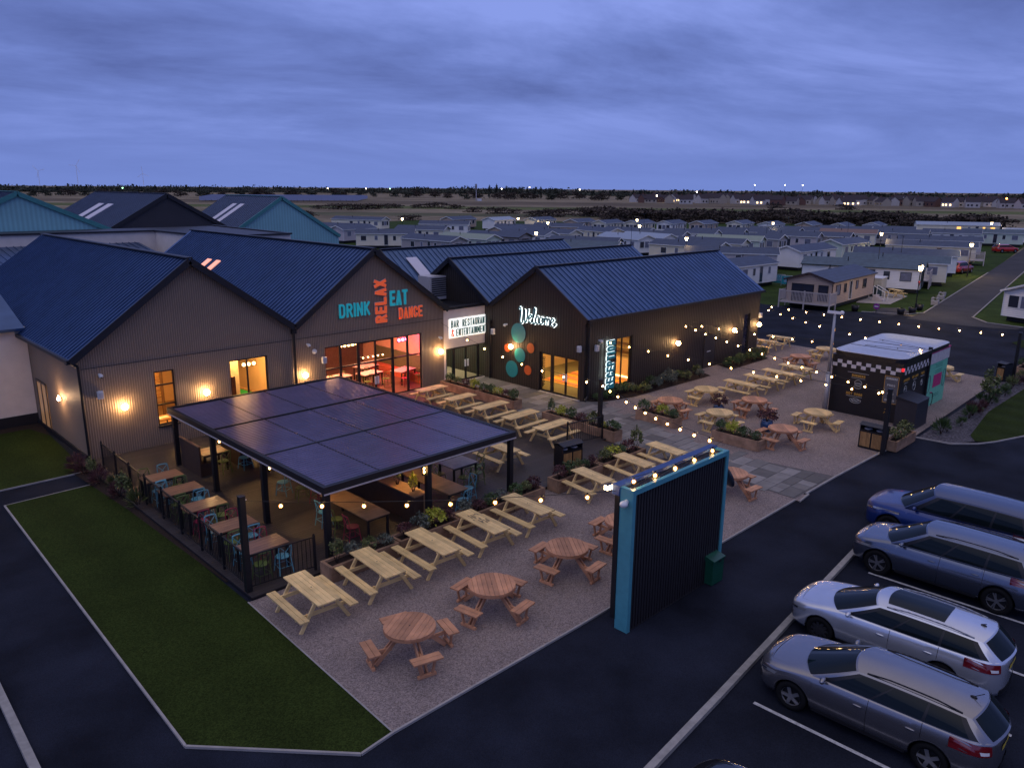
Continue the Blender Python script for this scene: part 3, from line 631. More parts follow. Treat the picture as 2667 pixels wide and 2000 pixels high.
m = MB(); m.cyl((18.92, V0 - .07, 3.34), (18.92, V0 - .09, 3.34), .03, n=10); m.build('dot', orange_l, hs, world=True)
m = MB(); m.b2(18.16, 20.93, V0 - .045, V0 - .015, 3.102, 3.62); m.b2(18.16, 20.93, V0 - .045, V0 - .015, 2.58, 3.10); m.build('glowing_backboard', mat('backboard_glow', (1, 1, 1), .3, emis=(1.0, 1.0, .93), es=.85), hs, world=True)
# welcome script: hand drawn strokes
we = thing('lit_sign', 'glowing handwritten welcome sign high on the black reception gable', 'sign', (20.75, -4.3, 3.6))
def arc(cx, cy, rx, ry, a0, a1, n=12): return [(cx + rx * math.cos(R(a0 + (a1 - a0) * i / n)), cy + ry * math.sin(R(a0 + (a1 - a0) * i / n))) for i in range(n + 1)]
strokes = [
    [(.00, .80), (.06, .92), (.14, .86), (.13, .55), (.09, .22), (.13, .06), (.22, .08), (.30, .35), (.36, .70), (.39, .82), (.40, .55), (.38, .28), (.43, .14), (.50, .22), (.57, .50), (.62, .90)],
    [(.66, .34), (.76, .42), (.82, .52), (.77, .60), (.69, .54), (.65, .36), (.69, .20), (.78, .17), (.88, .30)],
    [(.88, .30), (.98, .60), (1.04, .90), (.99, .98), (.94, .84), (.91, .50), (.92, .22), (1.0, .13), (1.06, .22)],
    [(1.27, .50), (1.22, .58), (1.13, .52), (1.09, .34), (1.14, .20), (1.24, .20), (1.32, .30)],
    [(1.44, .56), (1.35, .50), (1.32, .34), (1.38, .20), (1.48, .22), (1.53, .38), (1.49, .52), (1.44, .56), (1.58, .50)],
    [(1.62, .56), (1.63, .18), (1.66, .45), (1.74, .56), (1.78, .48), (1.78, .20), (1.82, .45), (1.90, .56), (1.94, .46), (1.94, .24), (1.99, .20)],
    [(2.02, .32), (2.12, .40), (2.18, .50), (2.13, .58), (2.05, .52), (2.01, .34), (2.07, .18), (2.18, .16), (2.32, .34)]]
def ribbon(pts, w, d0, d1):
    # smooth with Catmull-Rom, then a flat ribbon with thickness
    P = [Vector((a, b)) for a, b in pts]; S = []
    for i in range(len(P) - 1):
        p0, p1, p2, p3 = P[max(i - 1, 0)], P[i], P[i + 1], P[min(i + 2, len(P) - 1)]
        for k in range(6):
            t = k / 6; S.append(.5 * ((2 * p1) + (p2 - p0) * t + (2 * p0 - 5 * p1 + 4 * p2 - p3) * t * t + (3 * p1 - p0 - 3 * p2 + p3) * t ** 3))
    S.append(P[-1]); rows = []
    for i, p in enumerate(S):
        dd = (S[min(i + 1, len(S) - 1)] - S[max(i - 1, 0)]).normalized(); nn = Vector((-dd.y, dd.x)) * w
        rows.append((p + nn, p - nn))
    mb = MB()
    def T(q, dz): return (20.8 - dz, -2.98 - (q.x) * 1.16, 3.55 + (q.y - .1) * 1.06 * .92)
    vs = []
    for a, b in rows: vs += [T(a, d0), T(b, d0), T(b, d1), T(a, d1)]
    fs = []
    for i in range(len(rows) - 1):
        for k in range(4): fs.append((i * 4 + k, i * 4 + (k + 1) % 4, i * 4 + 4 + (k + 1) % 4, i * 4 + 4 + k))
    fs.append((0, 1, 2, 3)); n_ = len(rows) * 4; fs.append((n_ - 4, n_ - 3, n_ - 2, n_ - 1))
    mb.add(vs, fs); return mb
face_m = mat('sign_face_teal', (.05, .17, .20), .35)
for nm, st in zip(('letter_w', 'letter_e', 'letter_l', 'letter_c', 'letter_o', 'letter_m', 'letter_e'), strokes):
    o = ribbon(st, .036, .07, .11).build(nm, face_m, we, world=True); ribbon(st, .050, .035, .05).build('backlight', halo_e, o, world=True)
# vertical RECEPTION sign: projecting blade on the side wall
rs = thing('lit_sign', 'vertical glowing reception sign projecting from the black corner', 'sign', (22.4, -7.66, .5))
block_word('letters', rs, mat('teal_sign_face', (.03, .34, .38), .35), 'RECEPTION', frame_M((22.92, -7.82, .45), ZV, NX), 2.55, .66, .115, .03, gap=.34)
block_word('backlight', rs, mat('halo_soft', (1, 1, 1), .3, emis=(.86, 1.0, .98), es=1.05), 'RECEPTION', frame_M((22.92, -7.77, .45), ZV, NX), 2.55, .66, .115, .01, .012, gap=.34)
m = MB(); m.beam((22.1, -7.58, 3.15), (22.9, -7.85, 3.10), .02, .02); m.b2(22.15, 22.18, -7.74, -7.70, .4, 3.1); m.build('mounting_frame', black_m, rs, world=True)
# air conditioning on the flat roof
def acunit(loc, s, label):
    t = thing('air_conditioning_unit', label, 'air conditioner', loc); t['group'] = 'air conditioning units on the flat roof'
    m = MB(); m.b2(0, .95 * s, -.38 * s, .38 * s, .1, 1.0 * s); m.build('casing', mat('ac_casing', (.50, .48, .50), .5, var=.05), t)
    m = MB()
    for k in range(9): m.b2(.08 * s, .87 * s, -.392 * s, -.383 * s, (.2 + k * .085) * s, (.25 + k * .085) * s)
    m.build('grille', black_m, t); m = MB(); m.b2(0, .95 * s, -.3, -.25, 0, .1); m.b2(0, .95 * s, .25, .3, 0, .1); m.build('feet', black_m, t)
acunit((19.6, 3.7, 4.05), 1.45, 'larger grey air conditioning unit on the flat roof behind the white entrance')
acunit((19.3, 5.9, 4.05), .95, 'smaller grey air conditioning unit further back on the flat roof')
# buildings behind ------------------------------------------------
lf = thing('rendered_building', 'pale pink rendered wall at the far left edge with dark roof', 'building', (-12, 7, 0))
m = MB(); m.b2(-14, -.02, 7.0, 7.3, .5, 4.42); m.b2(-.3, -.02, 7.3, 20, .5, 4.0); m.build('wall', render_w, lf, world=True); m = MB(); m.b2(-14, .0, 6.97, 7.2, 0, .5); m.build('plinth', trim_m, lf, world=True)
m = MB(); vs = [(-14, 6.7, 4.42), (-.1, 6.7, 4.42), (-.1, 10.6, 5.6), (-14, 10.6, 5.6)]; m.add(vs + [(a, b, c - .12) for a, b, c in vs], [(0, 1, 2, 3), (0, 4, 5, 1), (1, 5, 6, 2), (2, 6, 7, 3), (3, 7, 4, 0)]); m.build('roof', roof_m, lf, world=True)
pk = thing('flat_roofed_hall', 'pale flat roofed hall with a dark coping behind the seamed roofs', 'building', (0, 40, 0))
m = MB(); m.prism([(-40, 36.6), (15.2, 32.2), (15.7, 22.5), (21.6, 22.5), (22.4, 37.9), (-40, 38.0)], 0, 6.95); m.build('wall', render_w, pk, world=True)
m = MB(); strip(m, [(-40, 36.6), (15.2, 32.2), (15.7, 22.5), (21.6, 22.5), (22.4, 37.9)], .3, 6.95, 7.06); m.prism([(-39.8, 36.9), (15.4, 32.4), (15.9, 22.7), (21.4, 22.7), (22.2, 37.7), (-39.8, 37.8)], 6.95, 6.97); m.build('coping', trim_m, pk, world=True)
lr = thing('lean_to_roof', 'low dark seamed roofs in two steps below the pale parapet', 'roof', (0, 27, 0))
for (y0, y1, za, zb) in ((26.5, 35.5, 5.3, 6.15), (21.2, 26.3, 4.6, 5.1)):
    m = MB(); vs = [(-40, y0 + 3, za), (13.9, y0, za), (13.9, y1 - 3.2, zb), (-40, y1, zb)]; m.add(vs + [(a, b, c - .15) for a, b, c in vs], [(0, 1, 2, 3), (0, 4, 5, 1), (1, 5, 6, 2), (2, 6, 7, 3), (3, 7, 4, 0)])
    for i in range(100):
        x = 13.6 - i * .45; k = (13.9 - x) / 53.9; m.beam((x, y0 + 3 * k, za + .03), (x, y1 - 3.2 * (1 - k), zb + .03), .03, .05)
    m.build('roof_slope', roof_m, lr, world=True)
def rotv(a): return (math.cos(a), math.sin(a), 0)
teal_roof = mat('grey_sheet_roof', (.05, .075, .14), .5, .2, var=.1, vs=.8)
def hall(name, label, apex, dirw, hw, dep, za, ze, cm, lights):
    A = Vector(rotv(dirw)); B = Vector((-A.y, A.x, 0)); O = Vector((apex[0], apex[1], 0)) - A * hw
    th = gable(name, label, tuple(O), tuple(A), tuple(B), 2 * hw, ze, za, dep, .5, cm, cm, ohl=.15, ohr=.15, ohf=.1, roofm=teal_roof, fascia=.35)
    if lights:
        s = (za - ze) / hw
        for b0 in (dep * .42, dep * .42 + 2.2 * dep / 16):
            def P(x, b): 
                p = O + A * x + B * b; return (p.x, p.y, ze + s * x)
            skylight(th, [P(hw * .30, b0), P(hw * .78, b0), P(hw * .78, b0 + 1.25 * dep / 16), P(hw * .30, b0 + 1.25 * dep / 16)], cool)
    for o in th.children:
        if o.name.startswith('fascia') and cm is teal_clad: o.data.materials[0] = teal_pt2
    return th
teal_pt2 = mat('teal_trim', (.05, .22, .23), .5)
black_h = mat('black_hall_cladding', (.030, .028, .036), .6, var=.15, vs=.5)

hall('barn_hall', 'teal clad gabled hall at the left edge beyond the pale parapet', (7.45, 38.4), 0, 9.8, 16, 9.91, 5.4, teal_clad, False)
hall('barn_hall', 'black clad gabled hall with two pale rooflight strips, between the teal ones', (20.4, 42.7), 0, 9.0, 19.9, 9.75, 4.6, black_h, True)
hall('barn_hall', 'teal clad gabled hall with two pale rooflight strips, right of the black one', (34.4, 47.3), 0, 6.95, 13.4, 9.40, 5.15, teal_clad, True)
# ------------------------------------------------------------------ outdoor furniture
def aframe(L_=1.88, name='picnic_table'):
    """A-frame picnic table, long axis x"""
    t = thing(name, '', 'picnic table'); h = L_ / 2
    m = MB(); w = .115
    for i in range(5):
        y = (i - 2) * (w + .008); m.box((0, y, .735), (L_, w, .036))
    m.build('tabletop', pine, t)
    m = MB(); m.cyl((0, 0, .7535), (0, 0, .7545), .02, n=10); m.build('parasol_hole', black_m, t)
    for s in (-1, 1):
        m = MB()
        for k in (0, 1): m.box((0, s * (.60 + k * .125), .435), (L_, .115, .036))
        m.build('bench_seat', pine, t)
    for sx in (-1, 1):
        x = sx * (h - .28)
        for s in (-1, 1):
            m = MB(); m.beam((x, s * .22, .715), (x, s * .66, .0), .045, .09); m.build('leg', pine, t)
        m = MB(); m.beam((x + sx * -.045, -.76, .395), (x + sx * -.045, .76, .395), .04, .09); m.beam((x - sx * .045, -.30, .70), (x - sx * .045, .30, .70), .04, .07); m.build('cross_beam', pine, t)
    m = MB(); m.beam((-(h - .32), 0, .40), (-.12, 0, .70), .04, .06); m.beam((h - .32, 0, .40), (.12, 0, .70), .04, .06); m.build('brace', pine, t)
    return t
def roundtable(wood, benches, sw=.235):
    t = thing('round_picnic_table', '', 'picnic table')
    m = MB(); r = .60; n = 10; w = 2 * r / n
    for i in range(n):
        y0 = -r + i * w + .004; y1 = -r + (i + 1) * w - .004
        def xx(y): return math.sqrt(max(r * r - y * y, .0009))
        yy = [y0 + (y1 - y0) * k / 4 for k in range(5)]
        pts = [(xx(y), y) for y in yy] + [(-xx(y), y) for y in reversed(yy)]
        m.prism(pts, .715, .752)
    m.build('tabletop', wood, t)
    m = MB()
    ns = 28
    for i in range(ns):
        a, b = 2 * PI * i / ns, 2 * PI * (i + 1) / ns
        m.beam((r * .985 * math.cos(a), r * .985 * math.sin(a), .690), (r * .985 * math.cos(b), r * .985 * math.sin(b), .690), .03, .05)
    m.build('table_rim', wood, t)
    m = MB(); m.cyl((0, 0, .7525), (0, 0, .7535), .02, n=10); m.build('parasol_hole', black_m, t)
    for k in range(4):
        a = PI / 2 * k + PI / 4; A = Matrix.Rotation(a, 4, 'Z')
        m = MB(); m.M = A
        for s in (-1, 1): m.beam((.16, s * .05, .70), (.86, s * .05, .02), .04, .09)
        m.beam((.10, 0, .66), (.50, 0, .66), .035, .07); m.build('leg', wood, t)
        m = MB(); m.M = A
        for q in (0, 1): m.box((.885 + q * .145, 0, .435), (.135, .70, .036))
        o = m.build('bench_seat', wood, t)
        m = MB(); m.M = A
        for s in (-1, 1): m.beam((.96, s * .22, .42), (.96, s * .13, .05), .05, .045)
        m.beam((.96, -.22, .035), (.96, .22, .035), .07, .06); m.beam((.45, 0, .30), (.96, 0, .32), .04, .08); m.build('bench_support', wood, t)
    return t
gA = 'pale A-frame picnic tables'
front = [(.45, -15.95), (2.43, -15.95), (4.30, -15.97), (6.24, -15.96), (8.18, -15.96)]
lbl = ['pale picnic table nearest the black pole at the grass corner, first of the row', 'pale picnic table second from the lawn, in front of the timber planter corner', 'pale picnic table third from the lawn, behind it a lime green bush', 'pale picnic table fourth from the lawn with a dark damp stain on its top', 'pale picnic table fifth from the lawn, last one left of the planter gap']
for k_, ((x, y), lb) in enumerate(zip(front, lbl)):
    o = first_or_dup(REG, 'A19', aframe, (x, y, .024), R(-93 + (0, -.8, .6, -.5, .9)[k_]), lb, gA)
    if k_ == 3: stained = o
for (x, y), lb in zip([(11.65, -15.75), (14.0, -15.8), (16.0, -15.85)], ['pale picnic table in front of the twin bin, left of three behind the screen', 'middle of three pale picnic tables behind the big screen', 'pale picnic table closest to the stone path behind the screen']):
    first_or_dup(REG, 'A15', lambda: aframe(1.62), (x, y, .024), R(-97), lb, gA)
for (x, y, k), lb in zip([(14.9, -2.72, 'A15'), (14.85, -4.93, 'A15'), (14.93, -6.99, 'A19'), (14.89, -8.97, 'A19'), (14.8, -10.96, 'A19')], ['pale picnic table on the decking nearest the restaurant glazing', 'second pale picnic table from the restaurant wall on the decking', 'third pale picnic table from the wall on the decking, middle of five', 'fourth pale picnic table from the wall on the decking', 'pale picnic table on the decking touching the black railing']):
    first_or_dup(REG, k, None, (x, y, .125), R(1), lb, gA)
first_or_dup(REG, 'A15', None, (11.25, -11.55, .125), R(-93), 'pale picnic table just behind the right front pergola post', gA)
for (x, y), lb in zip([(27.65, -12.5), (29.6, -12.6), (31.5, -12.65), (33.4, -12.68)], ['pale long picnic table on the terrace, nearest the round tables', 'second pale long picnic table of the terrace row', 'third pale long picnic table of the terrace row', 'fourth pale long picnic table of the terrace row beside a brown round table']):
    first_or_dup(REG, 'A19', None, (x, y, .024), R(-94), lb, gA)
for (x, y), lb in zip([(39.4, -7.6), (41.4, -7.6)], ['pale picnic table half hidden by the far corner of reception', 'pale picnic table furthest back at the terrace edge by the road']):
    first_or_dup(REG, 'A15', None, (x, y, .024), R(-88), lb, gA)
m = MB(); rr_ = random.Random(6)
for k in range(26):
    a, b = rr_.uniform(-.55, .15), rr_.gauss(.02, .08); q = [(a + rr_.uniform(.03, .09) * math.cos(t_), b + rr_.uniform(.012, .035) * math.sin(t_)) for t_ in (0, 1, 2.1, 3.1, 4.2, 5.2)]; m.poly(q, .7545 + .0002 * k)
gB = 'stained brown round picnic tables'; gC = 'pale round picnic tables'
rb = [(1.16, -19.06, 30, 'brown round picnic table nearest the bottom of the gravel patio'), (3.83, -18.96, 55, 'brown round picnic table second from the lawn on the gravel patio'), (6.8, -18.87, 52, 'brown round picnic table left of the big screen, third from the lawn'), (9.4, -18.89, 50, 'brown round picnic table half hidden behind the screen edge'), (15.43, -18.98, 40, 'brown round picnic table peeking out at the right of the screen'),
      (22.09, -11.88, 38, 'brown round picnic table behind the timber planter with a lime bush'), (25.13, -14.6, 42, 'brown round picnic table beside the blue potted bush'), (21.79, -17.74, 42, 'brown round picnic table closest to the kerb on the terrace'), (36.45, -11.48, 40, 'brown round picnic table at the far end by the string lights')]
for x, y, a, lb in rb: first_or_dup(REG, 'RB', lambda: roundtable(redwood, 4), (x, y, .024), R(a), lb, gB)
rp = [(25.22, -11.91, 40, 'pale round picnic table behind the first blue pot, near reception'), (22.0, -14.6, 42, 'pale round picnic table between the two blue pots'), (25.29, -17.65, 48, 'pale round picnic table in front of the black food kiosk'), (39.87, -11.53, 40, 'pale round picnic table beyond the kiosk next to the road'), (39.73, -18.4, 45, 'pale round picnic table to the right of the kiosk')]
for x, y, a, lb in rp: first_or_dup(REG, 'RP', lambda: roundtable(pine, 4), (x, y, .024), R(a), lb, gC)

m.build('damp_stain', mat('damp_mark', (.20, .15, .09), .5, var=.3), stained)
# ---- cross-back chairs and dining tables
def chair(col):
    def mk():
        t = thing('cross_back_chair', '', 'chair'); c = col
        m = MB(); m.cyl((0, 0, .44), (0, 0, .465), .19, .20, n=16); m.build('seat', c, t)
        for sx in (-1, 1):
            m = MB(); m.tube([(sx * .15, .13, .44), (sx * .19, .18, 0)], .014, 6); m.build('leg', c, t)
            m = MB(); m.tube([(sx * .20, -.24, 0), (sx * .165, -.17, .44), (sx * .185, -.20, .70), (sx * .17, -.235, .86)], .014, 6); m.build('leg', c, t)
        m = MB(); pts = [(.17 * math.cos(R(a)), -.235 - .035 * math.sin(R(a)), .86 + .02 * math.sin(R(a))) for a in range(0, 181, 20)]; m.tube(pts, .02, 6)
        for p, q in (((-.165, -.20, .48), (.16, -.245, .84)), ((.165, -.20, .48), (-.16, -.245, .84))): m.tube([p, ((p[0] + q[0]) / 2, -.235, .66), q], .010, 5)
        m.build('backrest', c, t)
        m = MB(); m.tube([(-.17, .155, .2), (.17, .155, .2), (.185, -.2, .2), (-.185, -.2, .2), (-.17, .155, .2)], .009, 5); m.build('stretcher', c, t)
        return t
    return mk
ccol = {'blue': mat('chair_blue', (.10, .33, .42), .4, orand=.15), 'green': mat('chair_green', (.09, .14, .035), .45, orand=.15), 'red': mat('chair_red', (.30, .02, .06), .4, orand=.15)}
def put_chair(k, x, y, rz, label): return first_or_dup(REG, 'ch_' + k, chair(ccol[k]), (x, y, .125), R(rz), label, 'cross back bistro chairs')
def dining(Lx, Ly, top=tabletop_dark, z=.75):
    def mk():
        t = thing('dining_table', '', 'table'); m = MB(); n = max(4, int(Ly / .14)); w = Ly / n
        for i in range(n): m.box((0, -Ly / 2 + (i + .5) * w, z - .018), (Lx, w - .006, .036))
        m.build('tabletop', top, t)
        for sx in (-1, 1):
            for sy in (-1, 1): m = MB(); m.box((sx * (Lx / 2 - .06), sy * (Ly / 2 - .06), (z - .04) / 2), (.06, .06, z - .04)); m.build('leg', black_m, t)
        m = MB(); [m.box((0, s * (Ly / 2 - .06), z - .07), (Lx - .18, .03, .07)) for s in (-1, 1)]; m.build('apron', black_m, t)
        return t
    return mk
names5 = ['furthest from the pole', 'second from the hall', 'middle of the five', 'second from the pole', 'nearest the pole and front railing']
for i, (yy, nm) in enumerate(zip((-5.85, -7.45, -9.2, -11.22, -13.05), names5)):
    first_or_dup(REG, 'dt', dining(1.25, .76), (.62, yy, .125), R(0), 'brown plank dining table along the left railing, ' + nm, 'dining tables along the left railing')
    cc = [('green', 'blue'), ('blue', 'green'), ('green', 'blue'), ('blue', 'red'), ('blue', 'red')][i]; cd = [('blue', 'green'), ('green', 'blue'), ('red', 'green'), ('green', 'blue'), ('green', 'blue')][i]
    where = ['far table', 'second table', 'middle table', 'fourth table', 'front table'][i] + ' by the left railing'
    put_chair(cc[0], .28, yy + .50, 180, f'{cc[0]} chair at far left of the {where}')
    put_chair(cc[1], .92, yy + .52, 176, f'{cc[1]} chair at far right of the {where}')
    put_chair(cd[0], .30, yy - .52, 4, f'{cd[0]} chair at near left of the {where}')
    put_chair(cd[1], .95, yy - .50, -5, f'{cd[1]} chair at near right of the {where}')
plank_lit = mat('honey_plank', (.30, .18, .10), .4, var=.2, vs=3, isl=.16)
first_or_dup(REG, 'dt2', dining(.82, 2.65, plank_lit), (4.05, -12.4, .125), 0, 'long plank table under the pergola behind the string lights, left of the planter', 'long tables under the pergola')
first_or_dup(REG, 'dt2', None, (7.10, -12.55, .125), 0, 'long plank table under the pergola right of the tall planter', 'long tables under the pergola')
first_or_dup(REG, 'dt3', dining(1.15, .9, mat('grey_tabletop', (.30, .25, .24), .3)), (8.88, -11.75, .125), 0, 'square pale topped dining table with green chairs at the pergola edge')
for k, x, y, rz, lb in [('blue', 3.40, -11.7, -90, 'blue chair at the far end of the left long table'), ('green', 3.38, -12.45, -88, 'green chair in the middle of the left long table'), ('red', 3.42, -13.25, -95, 'dark red chair at the near end of the left long table'),
                        ('blue', 7.2, -13.98, 5, 'blue chair at the near end of the right long table'), ('blue', 8.0, -13.3, 88, 'blue chair beside the right long table near the lime bush'), ('green', 8.55, -12.45, 5, 'green chair on the near left of the square table'), ('green', 9.2, -12.42, -6, 'green chair on the near right of the square table'), ('green', 8.15, -11.6, -90, 'green chair at the left of the square table'), ('green', 9.65, -11.9, 92, 'green chair at the right of the square table'),
                        ('blue', 3.7, -8.5, 30, 'blue chair deep under the pergola, facing the wall'), ('green', 3.9, -9.4, 75, 'green chair under the pergola behind the third post'), ('red', 4.2, -10.0, 200, 'dark red chair under the pergola near the string lights'), ('blue', 3.9, -5.2, 100, 'blue chair by the booth tables at the back'), ('green', 3.15, -5.05, 10, 'green chair at the corner of the booth table')]:
    put_chair(k, x, y, rz, lb)
booth_m = mat('booth_fabric', (.05, .028, .022), .6, var=.15)
for i, (x, lb) in enumerate(((2.75, 'timber bench booth under the pergola nearest the left post'), (4.3, 'second timber bench booth under the pergola'))):
    def mk():
        t = thing('booth_bench', '', 'bench'); m = MB(); m.b2(0, .06, -1.7, 0, 0, 1.15); m.build('backrest', booth_m, t); m = MB(); m.b2(.06, .5, -1.65, 0, .38, .46); m.b2(.06, .48, -1.63, -.02, 0, .38); m.build('seat', booth_m, t); m = MB(); m.b2(-.02, .08, -1.72, .02, 1.15, 1.18); m.build('top_rail', tabletop_dark, t); return t
    first_or_dup(REG, 'booth', mk, (x - .45, -3.3, .125), 0, lb, 'booths under the pergola')
first_or_dup(REG, 'dt4', dining(.95, .85, plank_lit), (2.98, -4.45, .125), 0, 'square slatted table lit brightly in the left booth', 'booth tables'); first_or_dup(REG, 'dt4', None, (4.6, -4.2, .125), 0, 'square slatted table in the second booth', 'booth tables')

# ---- plants
def leafmat(n, c): return mat(n, c, .6, var=.28, vs=9, isl=.38, orand=.12)
LM = {'green': leafmat('leaf_green', (.045, .085, .022)), 'lime': leafmat('leaf_lime', (.34, .36, .03)), 'red': leafmat('leaf_dark_red', (.075, .022, .026)), 'grey': leafmat('leaf_grey_green', (.11, .13, .10)), 'olive': leafmat('leaf_olive', (.10, .12, .035))}
def foliage(mb, c, rx, ry, rz_, n, leaf, seed, core=.35, spiky=False):
    rnd = random.Random(seed); cl = [(rnd.uniform(0, 2 * PI), rnd.uniform(-.25, 1)) for _ in range(max(5, n // 28))]
    for i in range(n):
        a, h = rnd.choice(cl); a += rnd.gauss(0, .38); h = max(-.6, min(1, h + rnd.gauss(0, .22))); rr = rnd.uniform(core, 1.0) ** .6 * rnd.uniform(.86, 1.12); q = math.sqrt(max(0, 1 - h * h))
        d = Vector((math.cos(a) * q, math.sin(a) * q, h)); p = Vector((c[0] + d.x * rx * rr, c[1] + d.y * ry * rr, c[2] + d.z * rz_ * rr))
        t1 = Vector((rnd.gauss(0, 1), rnd.gauss(0, 1), rnd.gauss(0, 1) * .7)).normalized(); t2 = (d + Vector((rnd.gauss(0, .5), rnd.gauss(0, .5), rnd.gauss(0, .5)))).cross(t1).normalized()
        if spiky: t1 = (d + Vector((0, 0, .5))).normalized() * 1.9; t2 = t2 * .35
        s = leaf * rnd.uniform(.6, 1.3)
        mb.add([p - t1 * s, p + t2 * s * .6, p + t1 * s, p - t2 * s * .6], [(0, 1, 2, 3)])
BUSH = {}
def bush(kind, size, shape, loc, label, group='planter shrubs', z=None):
    key = (kind, shape)
    if key not in BUSH:
        t = thing('shrub', '', 'shrub'); m = MB()
        if shape == 'round': foliage(m, (0, 0, .26), .27, .27, .27, 420, .036, 11 + len(BUSH))
        elif shape == 'tall': foliage(m, (0, 0, .42), .20, .20, .44, 420, .036, 31 + len(BUSH))
        elif shape == 'spiky': foliage(m, (0, 0, .22), .30, .30, .34, 300, .06, 51 + len(BUSH), spiky=True)
        elif shape == 'wide': foliage(m, (0, 0, .22), .36, .32, .24, 520, .036, 71 + len(BUSH))
        m.build('foliage', LM[kind], t); m = MB()
        for k in range(5): m.cyl((0, 0, -.04), (.10 * math.cos(k * 1.3), .10 * math.sin(k * 1.3), .26), .012, .006, 5)
        m.build('stem', soil_m, t); BUSH[key] = t; o = t
    else: o = copy_tree(BUSH[key])
    o.location = loc; o.rotation_euler = (0, 0, random.uniform(0, 6.28)); o.scale = (size, size, size * random.uniform(.9, 1.08)); o['label'] = label; o['group'] = group
    return o
def planter(name, x0, x1, y0, y1, z0, h, label, joints=(), th_=.09, course=2):
    t = thing(name, label, 'planter', (x0, y0, z0)); t['group'] = 'timber sleeper planters'; m = MB(); e = .004
    for k in range(course):
        a = z0 + k * h / course + e; b = z0 + (k + 1) * h / course - e
        m.b2(x0, x1, y0, y0 + th_, a, b); m.b2(x0, x1, y1 - th_, y1, a, b); m.b2(x0, x0 + th_, y0 + th_ + e, y1 - th_ - e, a, b); m.b2(x1 - th_, x1, y0 + th_ + e, y1 - th_ - e, a, b)
    m.build('sleeper_wall', sleeper, t, world=True); m = MB(); m.b2(x0 + th_, x1 - th_, y0 + th_, y1 - th_, z0, z0 + h - .07); m.build('soil', soil_m, t, world=True)
    return t
def fill(x0, x1, y0, y1, z, seq, where, n=None):
    """plants spaced along the longer side"""
    along_x = abs(x1 - x0) > abs(y1 - y0); n = len(seq); names = {'green': 'dark green bush', 'lime': 'lime green bush', 'red': 'dark red bush', 'grey': 'grey green mounded bush', 'olive': 'olive green bush'}
    cnt = {}
    for i, (k, sh, s) in enumerate(seq):
        f = (i + .5) / n; x = x0 + (x1 - x0) * f if along_x else (x0 + x1) / 2; y = (y0 + y1) / 2 if along_x else y0 + (y1 - y0) * f
        cnt[k] = cnt.get(k, 0) + 1; tot = sum(1 for q in seq if q[0] == k)
        od = (ORD[cnt[k] - 1] + ' ') if tot > 1 else ''
        bush(k, s, sh, (x, y, z), f'{od}{names[k]} {where}')
G, LI, RD, GR, OL = 'green', 'lime', 'red', 'grey', 'olive'
planter('planter', 17.05, 17.62, -3.55, -.75, .03, .48, 'long timber planter right of the picnic tables, nearest the white entrance')
fill(17.15, 17.55, -.9, -3.5, .42, [(G, 'round', 1.0), (OL, 'round', .9), (RD, 'round', .9), (LI, 'round', 1.15)], 'in the planter nearest the white entrance, counted from the wall')
planter('planter', 17.05, 17.62, -6.35, -3.57, .03, .48, 'long timber planter joined to the first, ending at the stone path opening')
fill(17.15, 17.55, -3.6, -6.3, .42, [(G, 'round', .9), (G, 'round', 1.05), (LI, 'round', 1.05), (RD, 'round', .9), (G, 'round', 1.15)], 'in the second planter along the paving, counted from the wall')
planter('planter', 16.75, 17.3, -11.0, -8.5, .03, .48, 'timber planter between the lower deck tables and the reception doors')
fill(16.8, 17.25, -8.55, -10.95, .42, [(G, 'tall', .95), (LI, 'round', 1.15), (G, 'round', 1.1), (RD, 'wide', .95)], 'in the planter opposite the reception doors')
planter('planter', 16.72, 17.28, -12.75, -11.05, .03, .48, 'short timber planter behind the black railing and reception pole')
fill(16.78, 17.2, -11.1, -12.7, .42, [(OL, 'round', 1.2), (LI, 'round', .7), (G, 'wide', 1.2)], 'in the planter behind the black railing')
segs = [(1.62, 3.9, 'at the corner by the front pergola post'), (3.95, 6.3, 'behind the second and third picnic tables'), (6.35, 8.6, 'behind the fourth picnic table'), (8.65, 10.1, 'behind the fifth picnic table')]
seqs = [[(OL, 'tall', 1.0), (GR, 'round', .95), (OL, 'round', .9), (GR, 'wide', .8)], [(RD, 'round', .9), (GR, 'round', 1.15), (LI, 'wide', 1.25), (RD, 'round', .9)], [(GR, 'round', 1.0), (RD, 'wide', .8), (G, 'round', .95), (GR, 'round', .95)], [(G, 'round', 1.0), (OL, 'round', .85), (RD, 'round', 1.0)]]
for (a, b, w), sq in zip(segs, seqs):
    planter('planter', a, b, -14.95, -14.38, .03, .46, 'timber planter along the deck front ' + w); fill(a + .1, b - .05, -14.9, -14.42, .40, sq, 'in the planter ' + w)
segs = [(10.85, 13.3, 'in front of the twin bin'), (13.35, 16.0, 'between twin bin and stone path')]
seqs = [[(RD, 'round', 1.1), (G, 'round', 1.05), (OL, 'tall', .75), (G, 'round', .8), (RD, 'round', .9)], [(OL, 'round', 1.05), (LI, 'round', 1.25), (G, 'round', .9), (RD, 'round', 1.15), (OL, 'tall', 1.3)]]
for (a, b, w), sq in zip(segs, seqs):
    planter('planter', a, b, -14.92, -14.35, .03, .48, 'timber planter ' + w); fill(a + .1, b - .05, -14.85, -14.4, .42, sq, 'in the planter ' + w)
planter('planter', 20.3, 20.92, -13.35, -11.2, .03, .44, 'timber planter on the terrace edge nearest reception')
fill(20.35, 20.85, -11.2, -13.3, .38, [(G, 'round', 1.2), (RD, 'round', .8), (LI, 'round', 1.2), (G, 'wide', 1.1)], 'in the terrace planter nearest reception')
